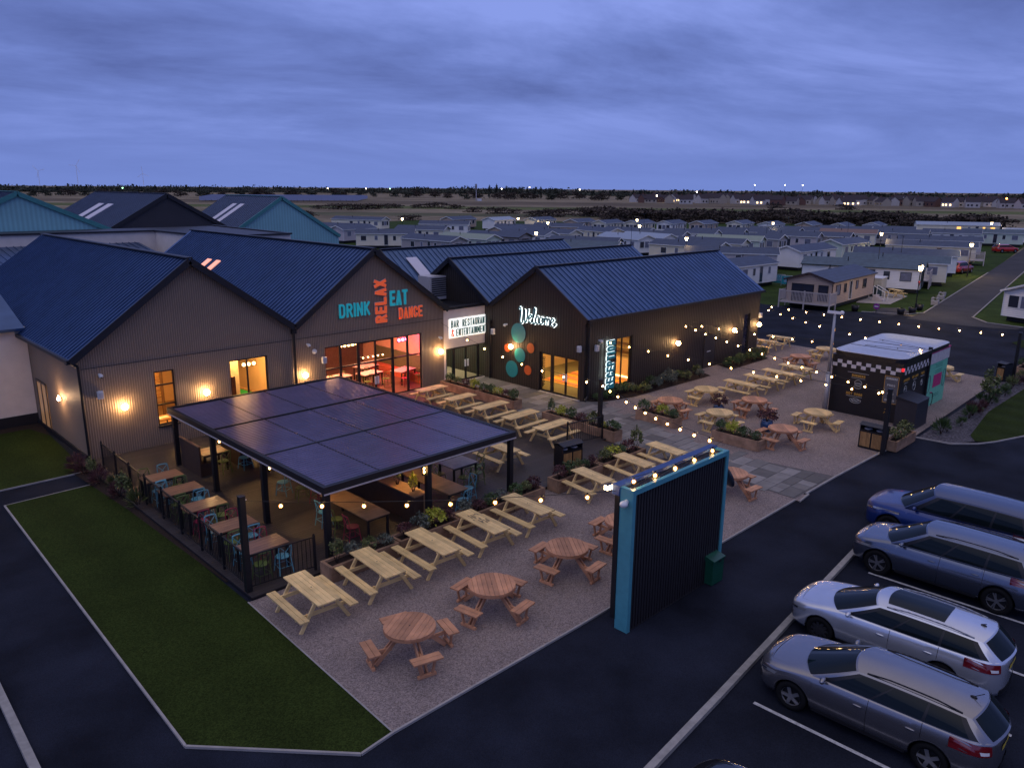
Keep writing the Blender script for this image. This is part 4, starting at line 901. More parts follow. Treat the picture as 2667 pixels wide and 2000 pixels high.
planter('planter', 20.15, 20.78, -17.55, -15.35, .03, .44, 'timber planter on the terrace edge nearer the road')
fill(20.2, 20.7, -15.35, -17.5, .38, [(G, 'round', 1.15), (LI, 'round', 1.2), (G, 'wide', 1.1), (G, 'round', .9)], 'in the terrace planter nearer the road')
planter('planter', 24.3, 26.5, -21.5, -21.0, .03, .44, 'timber planter beside the tall pole and twin bin at the kerb')
fill(24.5, 26.3, -21.45, -21.05, .38, [(OL, 'wide', 1.3), (OL, 'round', 1.3)], 'in the planter beside the kerb pole')
planter('planter', 44.2, 46.2, -21.6, -21.05, .03, .44, 'timber planter beside the far right pole at the picture edge')
fill(44.3, 46.1, -21.55, -21.1, .38, [(G, 'round', 1.2), (OL, 'round', 1.0)], 'in the planter beside the far right pole')
pot_m = mat('blue_glaze', (.012, .05, .14), .15, var=.15, vs=6, coat=.6)
for (x, y, lb) in ((23.7, -13.55, 'glazed blue pot by the pale round table nearest reception'), (23.1, -16.35, 'glazed blue pot in the middle of the terrace')):
    t = thing('plant_pot', lb, 'plant pot', (x, y, .024)); t['group'] = 'glazed blue pots'
    m = MB(); m.lathe([(.001, 0), (.17, 0), (.25, .12), (.29, .28), (.26, .44), (.24, .46), (.26, .50), (.21, .50), (.20, .45), (.001, .45)], n=28); m.build('pot', pot_m, t, smooth=True)
    bush(RD, 1.35, 'wide', (x, y, .45), 'dark red bush in the ' + lb.replace('glazed ', ''), 'potted red bushes')
# borders by reception, side border and right bed
rnd = random.Random(5)
def scatter(poly, n, kinds, lb, grp, z=.03, smin=.7, smax=1.3):
    k = 0; xs = [p[0] for p in poly]; ys = [p[1] for p in poly]; pts = []
    while k < n:
        x, y = rnd.uniform(min(xs), max(xs)), rnd.uniform(min(ys), max(ys))
        if inside(x, y, poly) and all((x - a) ** 2 + (y - b) ** 2 > .16 for a, b in pts): pts.append((x, y)); k += 1
    pts.sort()
    for i, (x, y) in enumerate(pts):
        kd, sh = rnd.choice(kinds); nm = {'green': 'dark green', 'lime': 'lime', 'red': 'dark red', 'grey': 'grey green', 'olive': 'olive'}[kd]
        sn = {'round': 'round', 'tall': 'upright', 'spiky': 'spiky', 'wide': 'spreading'}[sh]
        bush(kd, rnd.uniform(smin, smax), sh, (x, y, z), f'{nm} {sn} plant, number {i + 1} from left {lb}', grp)
in_border, in_far = 'under the long reception side wall', 'in the far reception border'
scatter([(21.1, -7.85), (30.8, -7.85), (30.3, -8.75), (23.4, -8.6), (21.6, -8.15)], 22, [(G, 'round'), (OL, 'spiky'), (GR, 'round'), (G, 'wide'), (OL, 'round')], in_border, 'border plants by reception')
scatter([(33.4, -7.85), (38.3, -7.85), (37.4, -8.8), (33.1, -8.8)], 12, [(G, 'round'), (OL, 'spiky'), (G, 'wide')], in_far, 'border plants by reception', smin=.8)
scatter([(28.4, -21.9), (43.0, -21.3), (43.5, -22.1), (34, -22.2), (29.0, -22.7)], 20, [(G, 'spiky'), (RD, 'spiky'), (OL, 'spiky'), (G, 'round')], 'in the planting bed by the right lawn', 'plants in the right bed', smin=.7, smax=1.25)
bush(OL, 2.2, 'tall', (35.6, -21.9, 0), 'largest upright shrub in the bed beside the right lawn', 'plants in the right bed')
scatter([(-.42, -6.5), (-.1, -6.5), (.0, -.6), (-.8, -.9), (-.55, -5)], 9, [(OL, 'spiky'), (RD, 'spiky'), (OL, 'tall')], 'outside the left railing', 'twiggy plants by the left hall', smin=.8, smax=1.3)
# ------------------------------------------------------------------ pergola
roof_gloss = mat('louvre_metal', (.40, .33, .40), .28, 1.0, var=.10, vs=2)
pg = thing('pergola', 'large black pergola with closed louvred metal roof over the decking', 'pergola', (2.1, -14, .125))
PU0, PU1, PV0, PV1, PZ = 2.05, 9.55, -14.05, -3.0, 2.42
for x, y in ((2.25, -3.1), (2.15, -6.65), (2.15, -10.3), (2.2, -13.9), (5.82, -13.9), (9.42, -13.9), (9.42, -3.1), (9.42, -8.5)):
    m = MB(); m.b2(x - .08, x + .08, y - .08, y + .08, .125, PZ - .22); m.b2(x - .12, x + .12, y - .12, y + .12, .125, .14); m.build('post', black_m, pg, world=True)
for (a, b, c, dd) in ((PU0, PU1, PV0, PV0 + .14), (PU0, PU1, PV1 - .14, PV1), (PU0, PU0 + .14, PV0 + .143, PV1 - .143), (PU1 - .14, PU1, PV0 + .143, PV1 - .143)):
    m = MB(); m.b2(a, b, c, dd, PZ - .22, PZ); m.build('beam', trim_m, pg, world=True)
    m = MB()
    if b - a > 1: m.b2(a, b, c - .012 if c < -10 else dd, c if c < -10 else dd + .012, PZ - .235, PZ - .19)
    else: m.b2(a - .012 if a < 5 else b, a if a < 5 else b + .012, c, dd, PZ - .235, PZ - .19)
    m.build('led_channel', mat('pale_channel', (.45, .42, .44), .5), pg, world=True)
us = [PU0 + .14, 4.02, 5.85, 7.68, PU1 - .14]; vs_ = [PV0 + .14, -10.35, -6.72, PV1 - .14]
for i in range(4):
    for j in range(3):
        m = MB(); y = vs_[j] + .05; x0, x1 = us[i] + .025, us[i + 1] - .025
        while y < vs_[j + 1] - .17:
            hs_ = [(0, -.034), (.002, -.0125), (.045, -.0135), (.085, -.0185), (.125, -.0250), (.164, -.0320)]
            m.grid([[(x0, y + a, PZ + b), (x1, y + a, PZ + b)] for a, b in hs_])
            y += .166
        m.build('louvre_panel', roof_gloss, pg, world=True)
m = MB()
for v in vs_[1:3]: m.b2(us[0], us[-1], v - .04, v + .045, PZ - .15, PZ - .01)
for u in us[1:4]: m.b2(u - .022, u + .022, vs_[0] + .01, vs_[-1] - .01, PZ - .14, PZ - .025)
m.build('rafter', trim_m, pg, world=True)
# hanging lamps on the posts under the pergola
pend_e = mat('pendant_glow', (1, .8, .5), .3, emis=(1.0, .52, .14), es=34)
for x, y, lb in ((2.36, -6.7, 'twin glowing lantern on the second left pergola post'), (2.36, -10.3, 'twin glowing lantern on the third left pergola post'), (5.66, -13.9, 'twin glowing lantern on the middle front pergola post')):
    def mk():
        t = thing('post_lantern', '', 'lantern'); m = MB(); m.b2(-.04, .04, -.05, .05, .10, .16); m.b2(-.04, .04, -.05, .05, -.16, -.12); m.b2(-.06, -.04, -.03, .03, -.16, .16); m.build('housing', black_m, t)
        for z in (.06, -.06): m = MB(); m.sphere((0, 0, z), .042, 8, 6); m.build('bulb', pend_e, t)
        return t
    first_or_dup(REG, 'lantern', mk, (x, y, 1.98), 0, lb, 'lanterns on the pergola posts')
def spot(loc, e, col, tgt, ang=75, blend=.6):
    l = bpy.data.lights.new('downlight', 'SPOT'); l.energy = e; l.color = col; l.spot_size = R(ang); l.spot_blend = blend; l.shadow_soft_size = .04
    o = bpy.data.objects.new('downlight', l); COL.objects.link(o); o.location = loc; o.rotation_euler = (Vector(tgt) - Vector(loc)).to_track_quat('-Z', 'Y').to_euler()
WM = (1.0, .58, .20)
spot((2.45, -7.2, 2.0), 70, WM, (3.2, -7.8, 0), 70); spot((2.45, -10.8, 2.0), 70, WM, (3.4, -11.6, 0), 70); spot((3.0, -4.4, 2.15), 36, WM, (3.0, -4.4, .8), 80); spot((5.85, -12.9, 2.15), 60, WM, (5.7, -12.9, .9), 90); spot((4.2, -11.8, 2.2), 22, WM, (4.2, -12.0, .8), 95); spot((7.2, -12.0, 2.2), 26, WM, (7.2, -12.2, .8), 95); spot((2.3, -6.0, 2.15), 22, WM, (1.0, -7.5, 0), 110)
# tall divider planter under the pergola
t = thing('divider_planter', 'tall dark planter box with lit timber edge under the pergola', 'planter', (5.7, -12.5, .125))
m = MB(); m.b2(5.5, 5.98, -13.6, -9.2, .125, 1.02); m.build('cabinet', booth_m, t, world=True); m = MB(); m.b2(5.46, 6.02, -13.64, -9.2, 1.02, 1.06); m.b2(5.84, 6.0, -13.66, -13.62, .125, 1.02); m.build('timber_edge', plank_lit, t, world=True)
for i, (y, k, s) in enumerate(((-13.25, LI, .8), (-12.4, OL, .95), (-11.6, RD, .8), (-10.8, OL, .9))): bush(k, s, 'tall', (5.72, y, 1.02), f'{["lime","olive","dark red","olive green"][i]} plant standing in the tall divider planter, {ORD[i]} from the front', 'plants in the divider planter')
# ------------------------------------------------------------------ railings
def railing(pts, label, h=1.0, z0=.0, n_post=None):
    t = thing('railing', label, 'railing', (pts[0][0], pts[0][1], z0)); t['group'] = 'black railings'
    for a, b in zip(pts, pts[1:]):
        a, b = Vector((*a, 0)), Vector((*b, 0)); D = b - a; ln = D.length; d = D.normalized()
        m = MB(); m.beam(a + ZVv * (z0 + h), b + ZVv * (z0 + h), .045, .03); m.beam(a + ZVv * (z0 + .12), b + ZVv * (z0 + .12), .035, .025); m.build('rail', black_m, t, world=True)
        m = MB(); n = int(ln / .115)
        for i in range(1, n): p = a + d * (ln * i / n); m.beam(p + ZVv * (z0 + .12), p + ZVv * (z0 + h), .014, .014)
        m.build('baluster', black_m, t, world=True)
        k = max(1, round(ln / 1.55))
        for i in range(k + 1):
            p = a + d * (ln * i / k); m = MB(); m.beam(p + ZVv * (z0 - .1), p + ZVv * (z0 + h + .05), .06, .06); m.sphere((p.x, p.y, z0 + h + .07), .035, 8, 5); m.build('post', black_m, t, world=True)
    return t
ZVv = Vector((0, 0, 1))
railing([(.05, -1.6), (-.22, -13.85)], 'long black railing between lawn and dining tables', z0=.125)
railing([(-.20, -13.95), (1.62, -14.12)], 'short black railing at the front of the dining tables', z0=.125)
railing([(14.75, -11.85), (16.65, -12.15)], 'short black railing beside the reception pole', z0=.1)
# ------------------------------------------------------------------ poles
def pole(x, y, h, label, w=.15):
    t = thing('timber_pole', label, 'pole', (x, y, 0)); t['group'] = 'black posts carrying the string lights'; m = MB(); m.b2(-w / 2, w / 2, -w / 2, w / 2, 0, h); m.build('shaft', black_m, t); m = MB(); m.b2(-w / 2 - .01, w / 2 + .01, -w / 2 - .01, w / 2 + .01, h, h + .02); m.build('cap', trim_m, t)
    m = MB(); m.cyl((w / 2, 0, h - .12), (w / 2 + .06, 0, h - .12), .02, n=8); m.build('hook', white_pl, t)
pole(-.27, -13.95, 2.80, 'square black post at the corner of lawn and front railing')
pole(16.83, -11.85, 2.62, 'square black post in front of the reception sign')
pole(23.76, -21.15, 2.75, 'square black post at the kerb between twin bin and planter')
pole(32.05, -19.95, 3.15, 'square black post against the mint side of the kiosk')
pole(42.64, -21.35, 2.76, 'square black post at the right edge of the picture')
# ------------------------------------------------------------------ string lights
cable_m = mat('cable_black', (.01, .01, .012), .6)
def festoon(p, q, n, sag, label, f0=.5, f1=.5, e=1.):
    p, q = Vector(p), Vector(q); t = thing('string_lights', label, 'string lights', tuple(p)); t['group'] = 'warm string lights over the patio'
    def P(s): return p.lerp(q, s) - Vector((0, 0, sag * 4 * s * (1 - s)))
    m = MB(); m.tube([P(i / 24) for i in range(25)], .008, 4); m.build('cable', cable_m, t, world=True)
    for i in range(n):
        s = (i + f0) / (n - 1 + f0 + f1); c = P(s)
        m = MB(); m.sphere((0, 0, -.115), .030, 8, 6); b = m.build('bulb', bulb_e, None); b.parent = t; b.location = wm(t).inverted() @ c
        m2 = MB(); m2.cyl((0, 0, -.06), (0, 0, 0), .018, n=6); o = m2.build('socket', cable_m, b)
        m3 = MB(); m3.sphere((0, 0, -.115), .060, 12, 8); m3.build('bulb_halo', bulb_halo, b, smooth=True)
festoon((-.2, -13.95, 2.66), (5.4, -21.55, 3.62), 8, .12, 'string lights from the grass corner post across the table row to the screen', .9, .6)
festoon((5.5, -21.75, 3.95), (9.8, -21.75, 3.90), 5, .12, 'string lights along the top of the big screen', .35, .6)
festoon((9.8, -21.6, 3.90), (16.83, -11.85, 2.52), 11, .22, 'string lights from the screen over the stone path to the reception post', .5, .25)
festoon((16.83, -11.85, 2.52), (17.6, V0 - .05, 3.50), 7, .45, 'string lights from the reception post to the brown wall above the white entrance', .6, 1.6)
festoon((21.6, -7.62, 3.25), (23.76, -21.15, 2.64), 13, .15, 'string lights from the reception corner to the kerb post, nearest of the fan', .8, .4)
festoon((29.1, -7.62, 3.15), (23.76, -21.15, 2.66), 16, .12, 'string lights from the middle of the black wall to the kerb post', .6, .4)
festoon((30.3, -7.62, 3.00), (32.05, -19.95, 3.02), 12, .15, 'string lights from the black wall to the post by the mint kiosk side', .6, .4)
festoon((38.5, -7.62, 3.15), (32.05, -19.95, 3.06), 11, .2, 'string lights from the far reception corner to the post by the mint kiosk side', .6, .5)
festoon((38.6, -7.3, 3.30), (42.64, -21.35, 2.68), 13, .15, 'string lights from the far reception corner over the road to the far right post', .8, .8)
# ------------------------------------------------------------------ big screen
sc = thing('outdoor_screen', 'big freestanding outdoor screen with black ribbed back in a blue frame', 'screen', (5.6, -21.9, 0)); SX0, SX1, SY0, SY1, SH = 5.50, 9.76, -21.98, -21.60, 3.70
def slab(nm, mm, *a): m = MB(); m.b2(*a); return m.build(nm, mm, sc, world=True)
slab('frame_side', blue_frame, SX0, SX0 + .12, SY0, SY1, 0, SH); slab('frame_side', blue_frame, SX1 - .12, SX1, SY0, SY1, 0, SH)
slab('frame_top', blue_frame, SX0 + .121, SX1 - .121, SY0, SY0 + .10, SH - .13, SH); slab('front_trim', mat('blue_front_trim', (.03, .07, .22), .5), SX0 - .03, SX1 + .03, SY1 + .003, SY1 + .22, SH - .22, SH + .03)
slab('screen_face', black_m, SX0 - .02, SX1 + .02, SY1 + .003, SY1 + .14, .25, SH - .23)
m = MB(); m.b2(SX0 + .12, SX1 - .12, SY0 + .06, SY0 + .10, .02, SH - .13); x = SX0 + .16
while x < SX1 - .16: m.b2(x, x + .07, SY0 + .035, SY0 + .06, .02, SH - .135); x += .115
m.build('ribbed_back', mat('screen_back', (.020, .018, .022), .5, var=.1), sc, world=True)
m = MB(); m.b2(SX0 + .1, SX1 - .1, SY0 + .105, SY1, SH - .10, SH - .07); x = SX0 + .14
while x < SX1 - .16: m.b2(x, x + .04, SY0 + .12, SY1 - .01, SH - .07, SH - .03); x += .085
m.build('top_vents', trim_m, sc, world=True)
slab('foot', trim_m, SX0 + .15, SX1 - .15, SY0 + .02, SY1 - .02, 0, .02)
t = thing('security_camera', 'white round camera on the blue left edge of the screen', 'camera', (5.50, -21.80, 3.36), R(-90)); m = MB(); m.sphere((0, -.11, 0), .10, 14, 9, sq=(1, 1.1, .85)); m.build('dome', white_pl, t, smooth=True); m = MB(); m.cyl((0, 0, .03), (0, -.06, .03), .06, n=12); m.build('arm', white_pt, t)
t = thing('floodlight', 'small lit floodlight at the top left of the screen front', 'floodlight', (5.52, -21.32, 3.62)); m = MB(); m.b2(-.14, .10, 0, .10, -.06, .06); m.build('housing', black_m, t); m = MB(); m.b2(-.15, -.14, .0, .10, -.05, .05); m.b2(-.13, .09, -.008, 0, -.05, .05); m.build('lamp_face', mat('flood_glow', (1, .9, .7), .3, emis=(1, .74, .42), es=22), t)
t = thing('satellite_dish', 'dark satellite dish bracketed to the right edge of the screen', 'satellite dish', (9.78, -21.75, 2.75))
m = MB(); A_ = Matrix.Translation((.35, .10, 0)) @ Matrix.Rotation(R(65), 4, 'Z') @ Matrix.Rotation(R(70), 4, 'X'); m.M = A_; m.lathe([(.001, 0), (.15, .02), (.28, .06), (.36, .11), (.365, .105), (.28, .045), (.001, -.012)], n=24); m.build('dish', mat('dish_dark', (.03, .035, .055), .4), t, smooth=True)
m = MB(); m.tube([(0, 0, -.05), (.30, .08, -.02)], .02, 6); m.build('bracket', black_m, t); m = MB(); m.tube([(.38, .10, -.32), (.78, .28, -.22)], .012, 6); m.b2(.74, .84, .22, .34, -.27, -.15); m.build('receiver_arm', black_m, t)
t = thing('grit_bin', 'dark green lidded box standing against the back of the screen', 'grit bin', (9.02, -22.18, 0)); gm = mat('green_plastic', (.008, .075, .045), .35, var=.12, vs=8)
m = MB(); m.prism([(0, 0), (.52, -.02), (.52, .32), (0, .34)], .03, .72); m.build('body', gm, t); m = MB(); vs2 = [(-.03, -.05, .72), (.55, -.05, .72), (.55, .35, .72), (-.03, .35, .72), (-.03, -.05, .76), (.55, -.05, .76), (.55, .35, .86), (-.03, .35, .86)]; m.add(vs2, [(0, 1, 5, 4), (1, 2, 6, 5), (2, 3, 7, 6), (3, 0, 4, 7), (4, 5, 6, 7)]); m.build('lid', gm, t); m = MB(); m.b2(.2, .32, -.06, -.05, .68, .74); m.build('latch', black_m, t)
# ------------------------------------------------------------------ bins, kiosk, mast
slat = mat('bin_slats', (.36, .20, .075), .6, isl=.2, var=.15)
def twin_bin(x, y, rz, label, two=True):
    def mk():
        t = thing('litter_bin', '', 'bin'); w = 1.0 if two else .55
        m = MB(); m.b2(-w / 2, w / 2, -.27, .27, 0, .06); m.b2(-w / 2, w / 2, -.27, .27, .72, .78); [m.b2(a, a + .04, -.27, .27, .06, .72) for a in ((-w / 2, -.02, w / 2 - .04) if two else (-w / 2, w / 2 - .04))]; m.b2(-w / 2 + .04, w / 2 - .04, -.20, .25, .06, .72); m.build('cabinet', black_m, t)
        m = MB(); n = int((w - .1) / .06)
        for k in range(n):
            a = -w / 2 + .05 + k * .06
            if two and abs(a + .025) < .05: continue
            m.b2(a, a + .05, -.262, -.24, .08, .70)
        m.build('door_slats', slat, t)
        m = MB(); [m.b2(a, a + .03, -.25, .25, .78, 1.0) for a in (-w / 2, w / 2 - .03)]; m.add([(-w / 2 - .03, -.32, 1.0), (w / 2 + .03, -.32, 1.0), (w / 2 + .03, 0, 1.08), (-w / 2 - .03, 0, 1.08), (w / 2 + .03, .30, 1.0), (-w / 2 - .03, .30, 1.0)], [(0, 1, 2, 3), (3, 2, 4, 5), (0, 5, 4, 1)]); m.b2(-w / 2, w / 2, .2, .25, .78, 1.0); m.build('canopy', trim_m, t)
        for s in ((-.25, .25) if two else (0,)): m = MB(); m.lathe([(.12, .78), (.17, .80), (.14, .84), (.10, .80)], (s, 0, 0), 12); m.build('bin_liner', mat('bin_bag', (.35, .36, .42), .3, bump=.5, bs=20), t)
        return t
    return first_or_dup(REG, 'bin2' if two else 'bin1', mk, (x, y, .03), rz, label, 'timber slatted litter bins')
twin_bin(13.1, -13.35, R(-8), 'black and timber twin litter bin standing on the dark decking')
twin_bin(24.15, -20.6, R(-92), 'black and timber twin litter bin next to the kerb post in front of the kiosk')
twin_bin(42.0, -21.0, R(-120), 'single timber slatted litter bin beside the far right post', two=False)
kb = mat('kiosk_black', (.014, .013, .016), .35, var=.08); kw = mat('kiosk_white', (.62, .58, .58), .4); kmint = mat('kiosk_mint', (.16, .55, .36), .5, var=.06); kpink = mat('kiosk_pink', (.50, .03, .16), .5); kg = mat('gold_letters', (.55, .30, .05), .4); kroof = mat('kiosk_roof', (.62, .62, .64), .16, .25, var=.08)
ks = thing('food_kiosk', 'black food kiosk with checkered band, burger menu lettering and mint right half', 'kiosk', (28.5, -19.9, .03)); KX0, KX1, KY0, KY1 = 28.55, 35.0, -19.95, -16.75
def kbox(nm, mm, *a, p=ks): m = MB(); m.b2(*a); return m.build(nm, mm, p, world=True)
kbox('body', kb, KX0, 32.1, KY0, KY1, .03, 2.25); kbox('body', kmint, 32.1, KX1, KY0, KY1, .03, 2.25)
kbox('black_band', kb, KX0 - .03, 32.1, KY0 - .03, KY1 + .03, 2.25, 2.86); kbox('white_band', kw, 32.1, KX1 + .03, KY0 - .03, KY1 + .03, 2.25, 2.80); kbox('pink_trim', kpink, 32.1, KX1 + .05, KY0 - .05, KY1 + .05, 2.80, 2.87)
m = MB()
for k in range(14):
    for r_ in (0, 1):
        if (k + r_) % 2: m.b2(KX0 - .035, KX0 - .031, KY0 + .05 + k * .225, KY0 + .05 + (k + 1) * .225, 2.30 + r_ * .17, 2.47 + r_ * .17)
m.build('checker_band', kw, ks, world=True); m = MB()
for k in range(16):
    for r_ in (0, 1):
        if (k + r_) % 2: m.b2(KX0 + .05 + k * .218, KX0 + .05 + (k + 1) * .218, KY0 - .035, KY0 - .031, 2.30 + r_ * .17, 2.47 + r_ * .17)
m.build('checker_band', kw, ks, world=True)
# tray roof with rounded rim
m = MB(); def_r = .5; rim = []
for (cx_, cy_, a0) in ((KX1 - def_r, KY1 - def_r, 0), (KX0 + def_r, KY1 - def_r, 90), (KX0 + def_r, KY0 + def_r, 180), (KX1 - def_r, KY0 + def_r, 270)):
    for k in range(7): a = R(a0 + k * 15); rim.append((cx_ + (def_r + .06) * math.cos(a), cy_ + (def_r + .06) * math.sin(a)))
n_ = len(rim); inn = [((x - 31.8) * .88 + 31.8, (y + 18.35) * .80 - 18.35) for x, y in rim]
rim2 = [((x - 31.8) * 1.004 + 31.8, (y + 18.35) * 1.008 - 18.35) for x, y in rim]
m.add([(x, y, 3.07) for x, y in rim] + [(x, y, 2.90) for x, y in inn], [(i, (i + 1) % n_, n_ + (i + 1) % n_, n_ + i) for i in range(n_)] + [tuple(range(n_, 2 * n_))])
m.build('tray_roof', kroof, ks, world=True)
m = MB(); m.add([(x, y, 2.872) for x, y in rim2] + [(x, y, 3.05) for x, y in rim2], [(i, (i + 1) % n_, n_ + (i + 1) % n_, n_ + i) for i in range(n_)]); m.build('roof_rim', kb, ks, world=True)
m = MB(); m.add([(x, y, 3.05) for x, y in rim2] + [(x, y, 3.075) for x, y in rim2] + [(x, y, 3.075) for x, y in rim], [(i, (i + 1) % n_, n_ + (i + 1) % n_, n_ + i) for i in range(n_)] + [(n_ + i, n_ + (i + 1) % n_, 2 * n_ + (i + 1) % n_, 2 * n_ + i) for i in range(n_)]); m.build('rim_edge', white_pl, ks, world=True)
m = MB(); [m.beam((x, KY0 + .1, 3.13), (x, KY1 - .1, 3.13), .02, .02) for x in (30.2, 31.6)]; m.build('roof_strut', trim_m, ks, world=True)
def ktext(txt, y0, y1, z0, z1, mm): block_word('lettering', ks, mm, txt, frame_M((KX0 - .004, y1, z0), NY, ZV), y1 - y0, z1 - z0, .026, .008)
ktext('BURGERS', -18.35, -17.72, 1.90, 2.02, kg); ktext('HOT DOGS', -18.3, -17.55, 1.0, 1.13, kg)
kwl = mat('chalk_white', (.55, .55, .52), .6)
m = MB(); m.b2(KX0 - .006, KX0 - .002, -18.5, -17.5, 2.09, 2.105); m.b2(KX0 - .006, KX0 - .002, -18.35, -17.7, 1.84, 1.853); m.b2(KX0 - .006, KX0 - .002, -18.3, -17.55, .935, .95)
def yz_arc(cy_, cz_, ry, rz2, a0, a1, n=16): return [(KX0 - .008, cy_ + ry * math.cos(R(a0 + (a1 - a0) * i / n)), cz_ + rz2 * math.sin(R(a0 + (a1 - a0) * i / n))) for i in range(n + 1)]
for pts in (yz_arc(-18.05, 1.62, .17, .14, 0, 180), yz_arc(-18.05, 1.44, .17, .09, 180, 360), [(KX0 - .008, -18.22, 1.62), (KX0 - .008, -17.88, 1.62)], [(KX0 - .008, -18.23, 1.55), (KX0 - .008, -18.1, 1.58), (KX0 - .008, -17.97, 1.54), (KX0 - .008, -17.87, 1.57)], [(KX0 - .008, -18.22, 1.48), (KX0 - .008, -17.88, 1.48)], yz_arc(-18.0, .76, .26, .13, 150, 390), yz_arc(-18.0, .78, .20, .07, 0, 360), [(KX0 - .008, -18.15, .80), (KX0 - .008, -18.05, .74), (KX0 - .008, -17.95, .80), (KX0 - .008, -17.85, .75)]): m.tube(pts, .010, 4)
m.build('chalk_drawing', kwl, ks, world=True)
mbd = kbox('menu_board', mat('menu_grey', (.10, .10, .11), .5), KX0 - .012, KX0 - .002, -19.85, -19.25, .95, 2.2)
m = MB(); [m.b2(KX0 - .02, KX0 - .0125, a, b, c, d_) for a, b, c, d_ in ((-19.87, -19.23, 2.2, 2.22), (-19.87, -19.23, .93, .95), (-19.87, -19.85, .95, 2.2), (-19.25, -19.23, .95, 2.2))]; m.build('board_frame', kg, mbd, world=True)
for tx_, z in (('BURGERS', 2.05), ('FRIES', 1.74), ('HOT', 1.46), ('DOGS', 1.34), ('DRINKS', 1.03)):
    w = .07 * len(tx_); block_word('lettering', mbd, kwl, tx_, frame_M((KX0 - .013, -19.55 + w / 2, z), NY, ZV), w, .09, .017, .008)
m = MB(); m.tube(yz_arc(-19.5, .60, .10, .05, 0, 300), .012, 4); m.tube([(KX0 - .008, -19.62 + .02 * k, .46 + .05 * math.sin(k * 1.3)) for k in range(14)], .012, 4); m.build('script_flourish', kg, ks, world=True)
for tx_, a, b in (('BURGERS', 28.85, 29.6), ('HOT DOGS', 29.95, 30.75), ('FRIES', 31.1, 31.6)): block_word('lettering', ks, kg, tx_, frame_M((a, KY0 - .004, 1.95), X, ZV), b - a, .12, .026, .008)
m = MB()
for a, rr in ((29.2, .16), (30.35, .18), (31.35, .12)): m.tube([(a + rr * math.cos(R(q)), KY0 - .01, 1.55 + rr * 1.2 * math.sin(R(q))) for q in range(0, 361, 24)], .010, 4); m.tube([(a - rr, KY0 - .01, 1.55), (a, KY0 - .01, 1.62), (a + rr, KY0 - .01, 1.53)], .01, 4); m.b2(a - .25, a + .25, KY0 - .012, KY0 - .004, 1.86, 1.875)
m.build('chalk_drawing', kwl, ks, world=True)
kbox('pink_panel', kpink, 33.1, 34.3, KY0 - .012, KY0 - .002, .95, 1.6)
m = MB()
for z in (2.08, 1.98, 1.78, 1.68, .55, .45): m.b2(33.2, 34.2, KY0 - .011, KY0 - .003, z, z + .02)
m.build('panel_lines', mat('green_ink', (.03, .16, .10), .6), ks, world=True)
m = MB(); [m.tube([(a + .22 * math.cos(R(q)), KY0 - .012, 1.25 + .45 * math.sin(R(q))) for q in range(0, 361, 20)], .014, 4) for a in (32.45, 34.7)]; m.build('panel_swirl', mat('grey_ink', (.12, .2, .2), .6), ks, world=True)
kbox('corner_light', mat('red_marker', (.5, .01, .02), .3, emis=(1, .02, .03), es=1.2), KX0 - .07, KX0 + .02, KY0 - .07, KY0 + .02, 2.52, 2.66)
t = thing('counter_cabinet', 'large black cabinet standing against the near end of the kiosk', 'cabinet', (28.1, -21.0, .03)); m = MB(); m.b2(.0, 1.55, .1, 1.0, 0, 1.25); m.build('body', mat('cabinet_dark', (.022, .021, .028), .5, var=.1), t); m = MB(); m.add([(-.03, .07, 1.25), (1.58, .07, 1.25), (1.58, 1.02, 1.42), (-.03, 1.02, 1.42), (1.58, 1.02, 1.25), (-.03, 1.02, 1.25)], [(0, 1, 2, 3), (1, 4, 2), (0, 3, 5), (3, 2, 4, 5)]); m.build('lid', trim_m, t)
t = thing('water_hose', 'short hose hanging from a red tap on the mint kiosk side', 'hose', (32.9, KY0 - .04, .7)); m = MB(); m.tube([(.0, 0, 0), (.04, -.06, .04), (.06, -.08, -.15), (.05, -.08, -.4), (-.08, -.09, -.55), (-.2, -.08, -.5)], .018, 6); m.build('hose', black_m, t); m = MB(); m.b2(-.04, .06, -.03, .03, .03, .07); m.build('tap', kpink, t)
t = thing('camera_mast', 'tall grey steel mast with a white camera at the kiosk corner', 'mast', (28.15, -16.75, .02)); m = MB(); m.cyl((0, 0, 0), (0, 0, 1.9), .115, .115, 14); m.cyl((0, 0, 1.9), (0, 0, 2.0), .115, .075, 14); m.cyl((0, 0, 2.0), (0, 0, 4.75), .075, .06, 14); m.build('shaft', mat('galvanised', (.36, .36, .38), .45, .4, var=.1), t, smooth=True)
m = MB(); m.beam((0, 0, 4.75), (0, 0, 4.9), .05, .05); m.beam((.10, -.28, 4.86), (-.16, .30, 4.90), .11, .12); m.build('camera_housing', white_pl, t); m = MB(); m.sphere((.12, -.28, 4.88), .10, 12, 8); m.build('dome', white_pl, t, smooth=True)

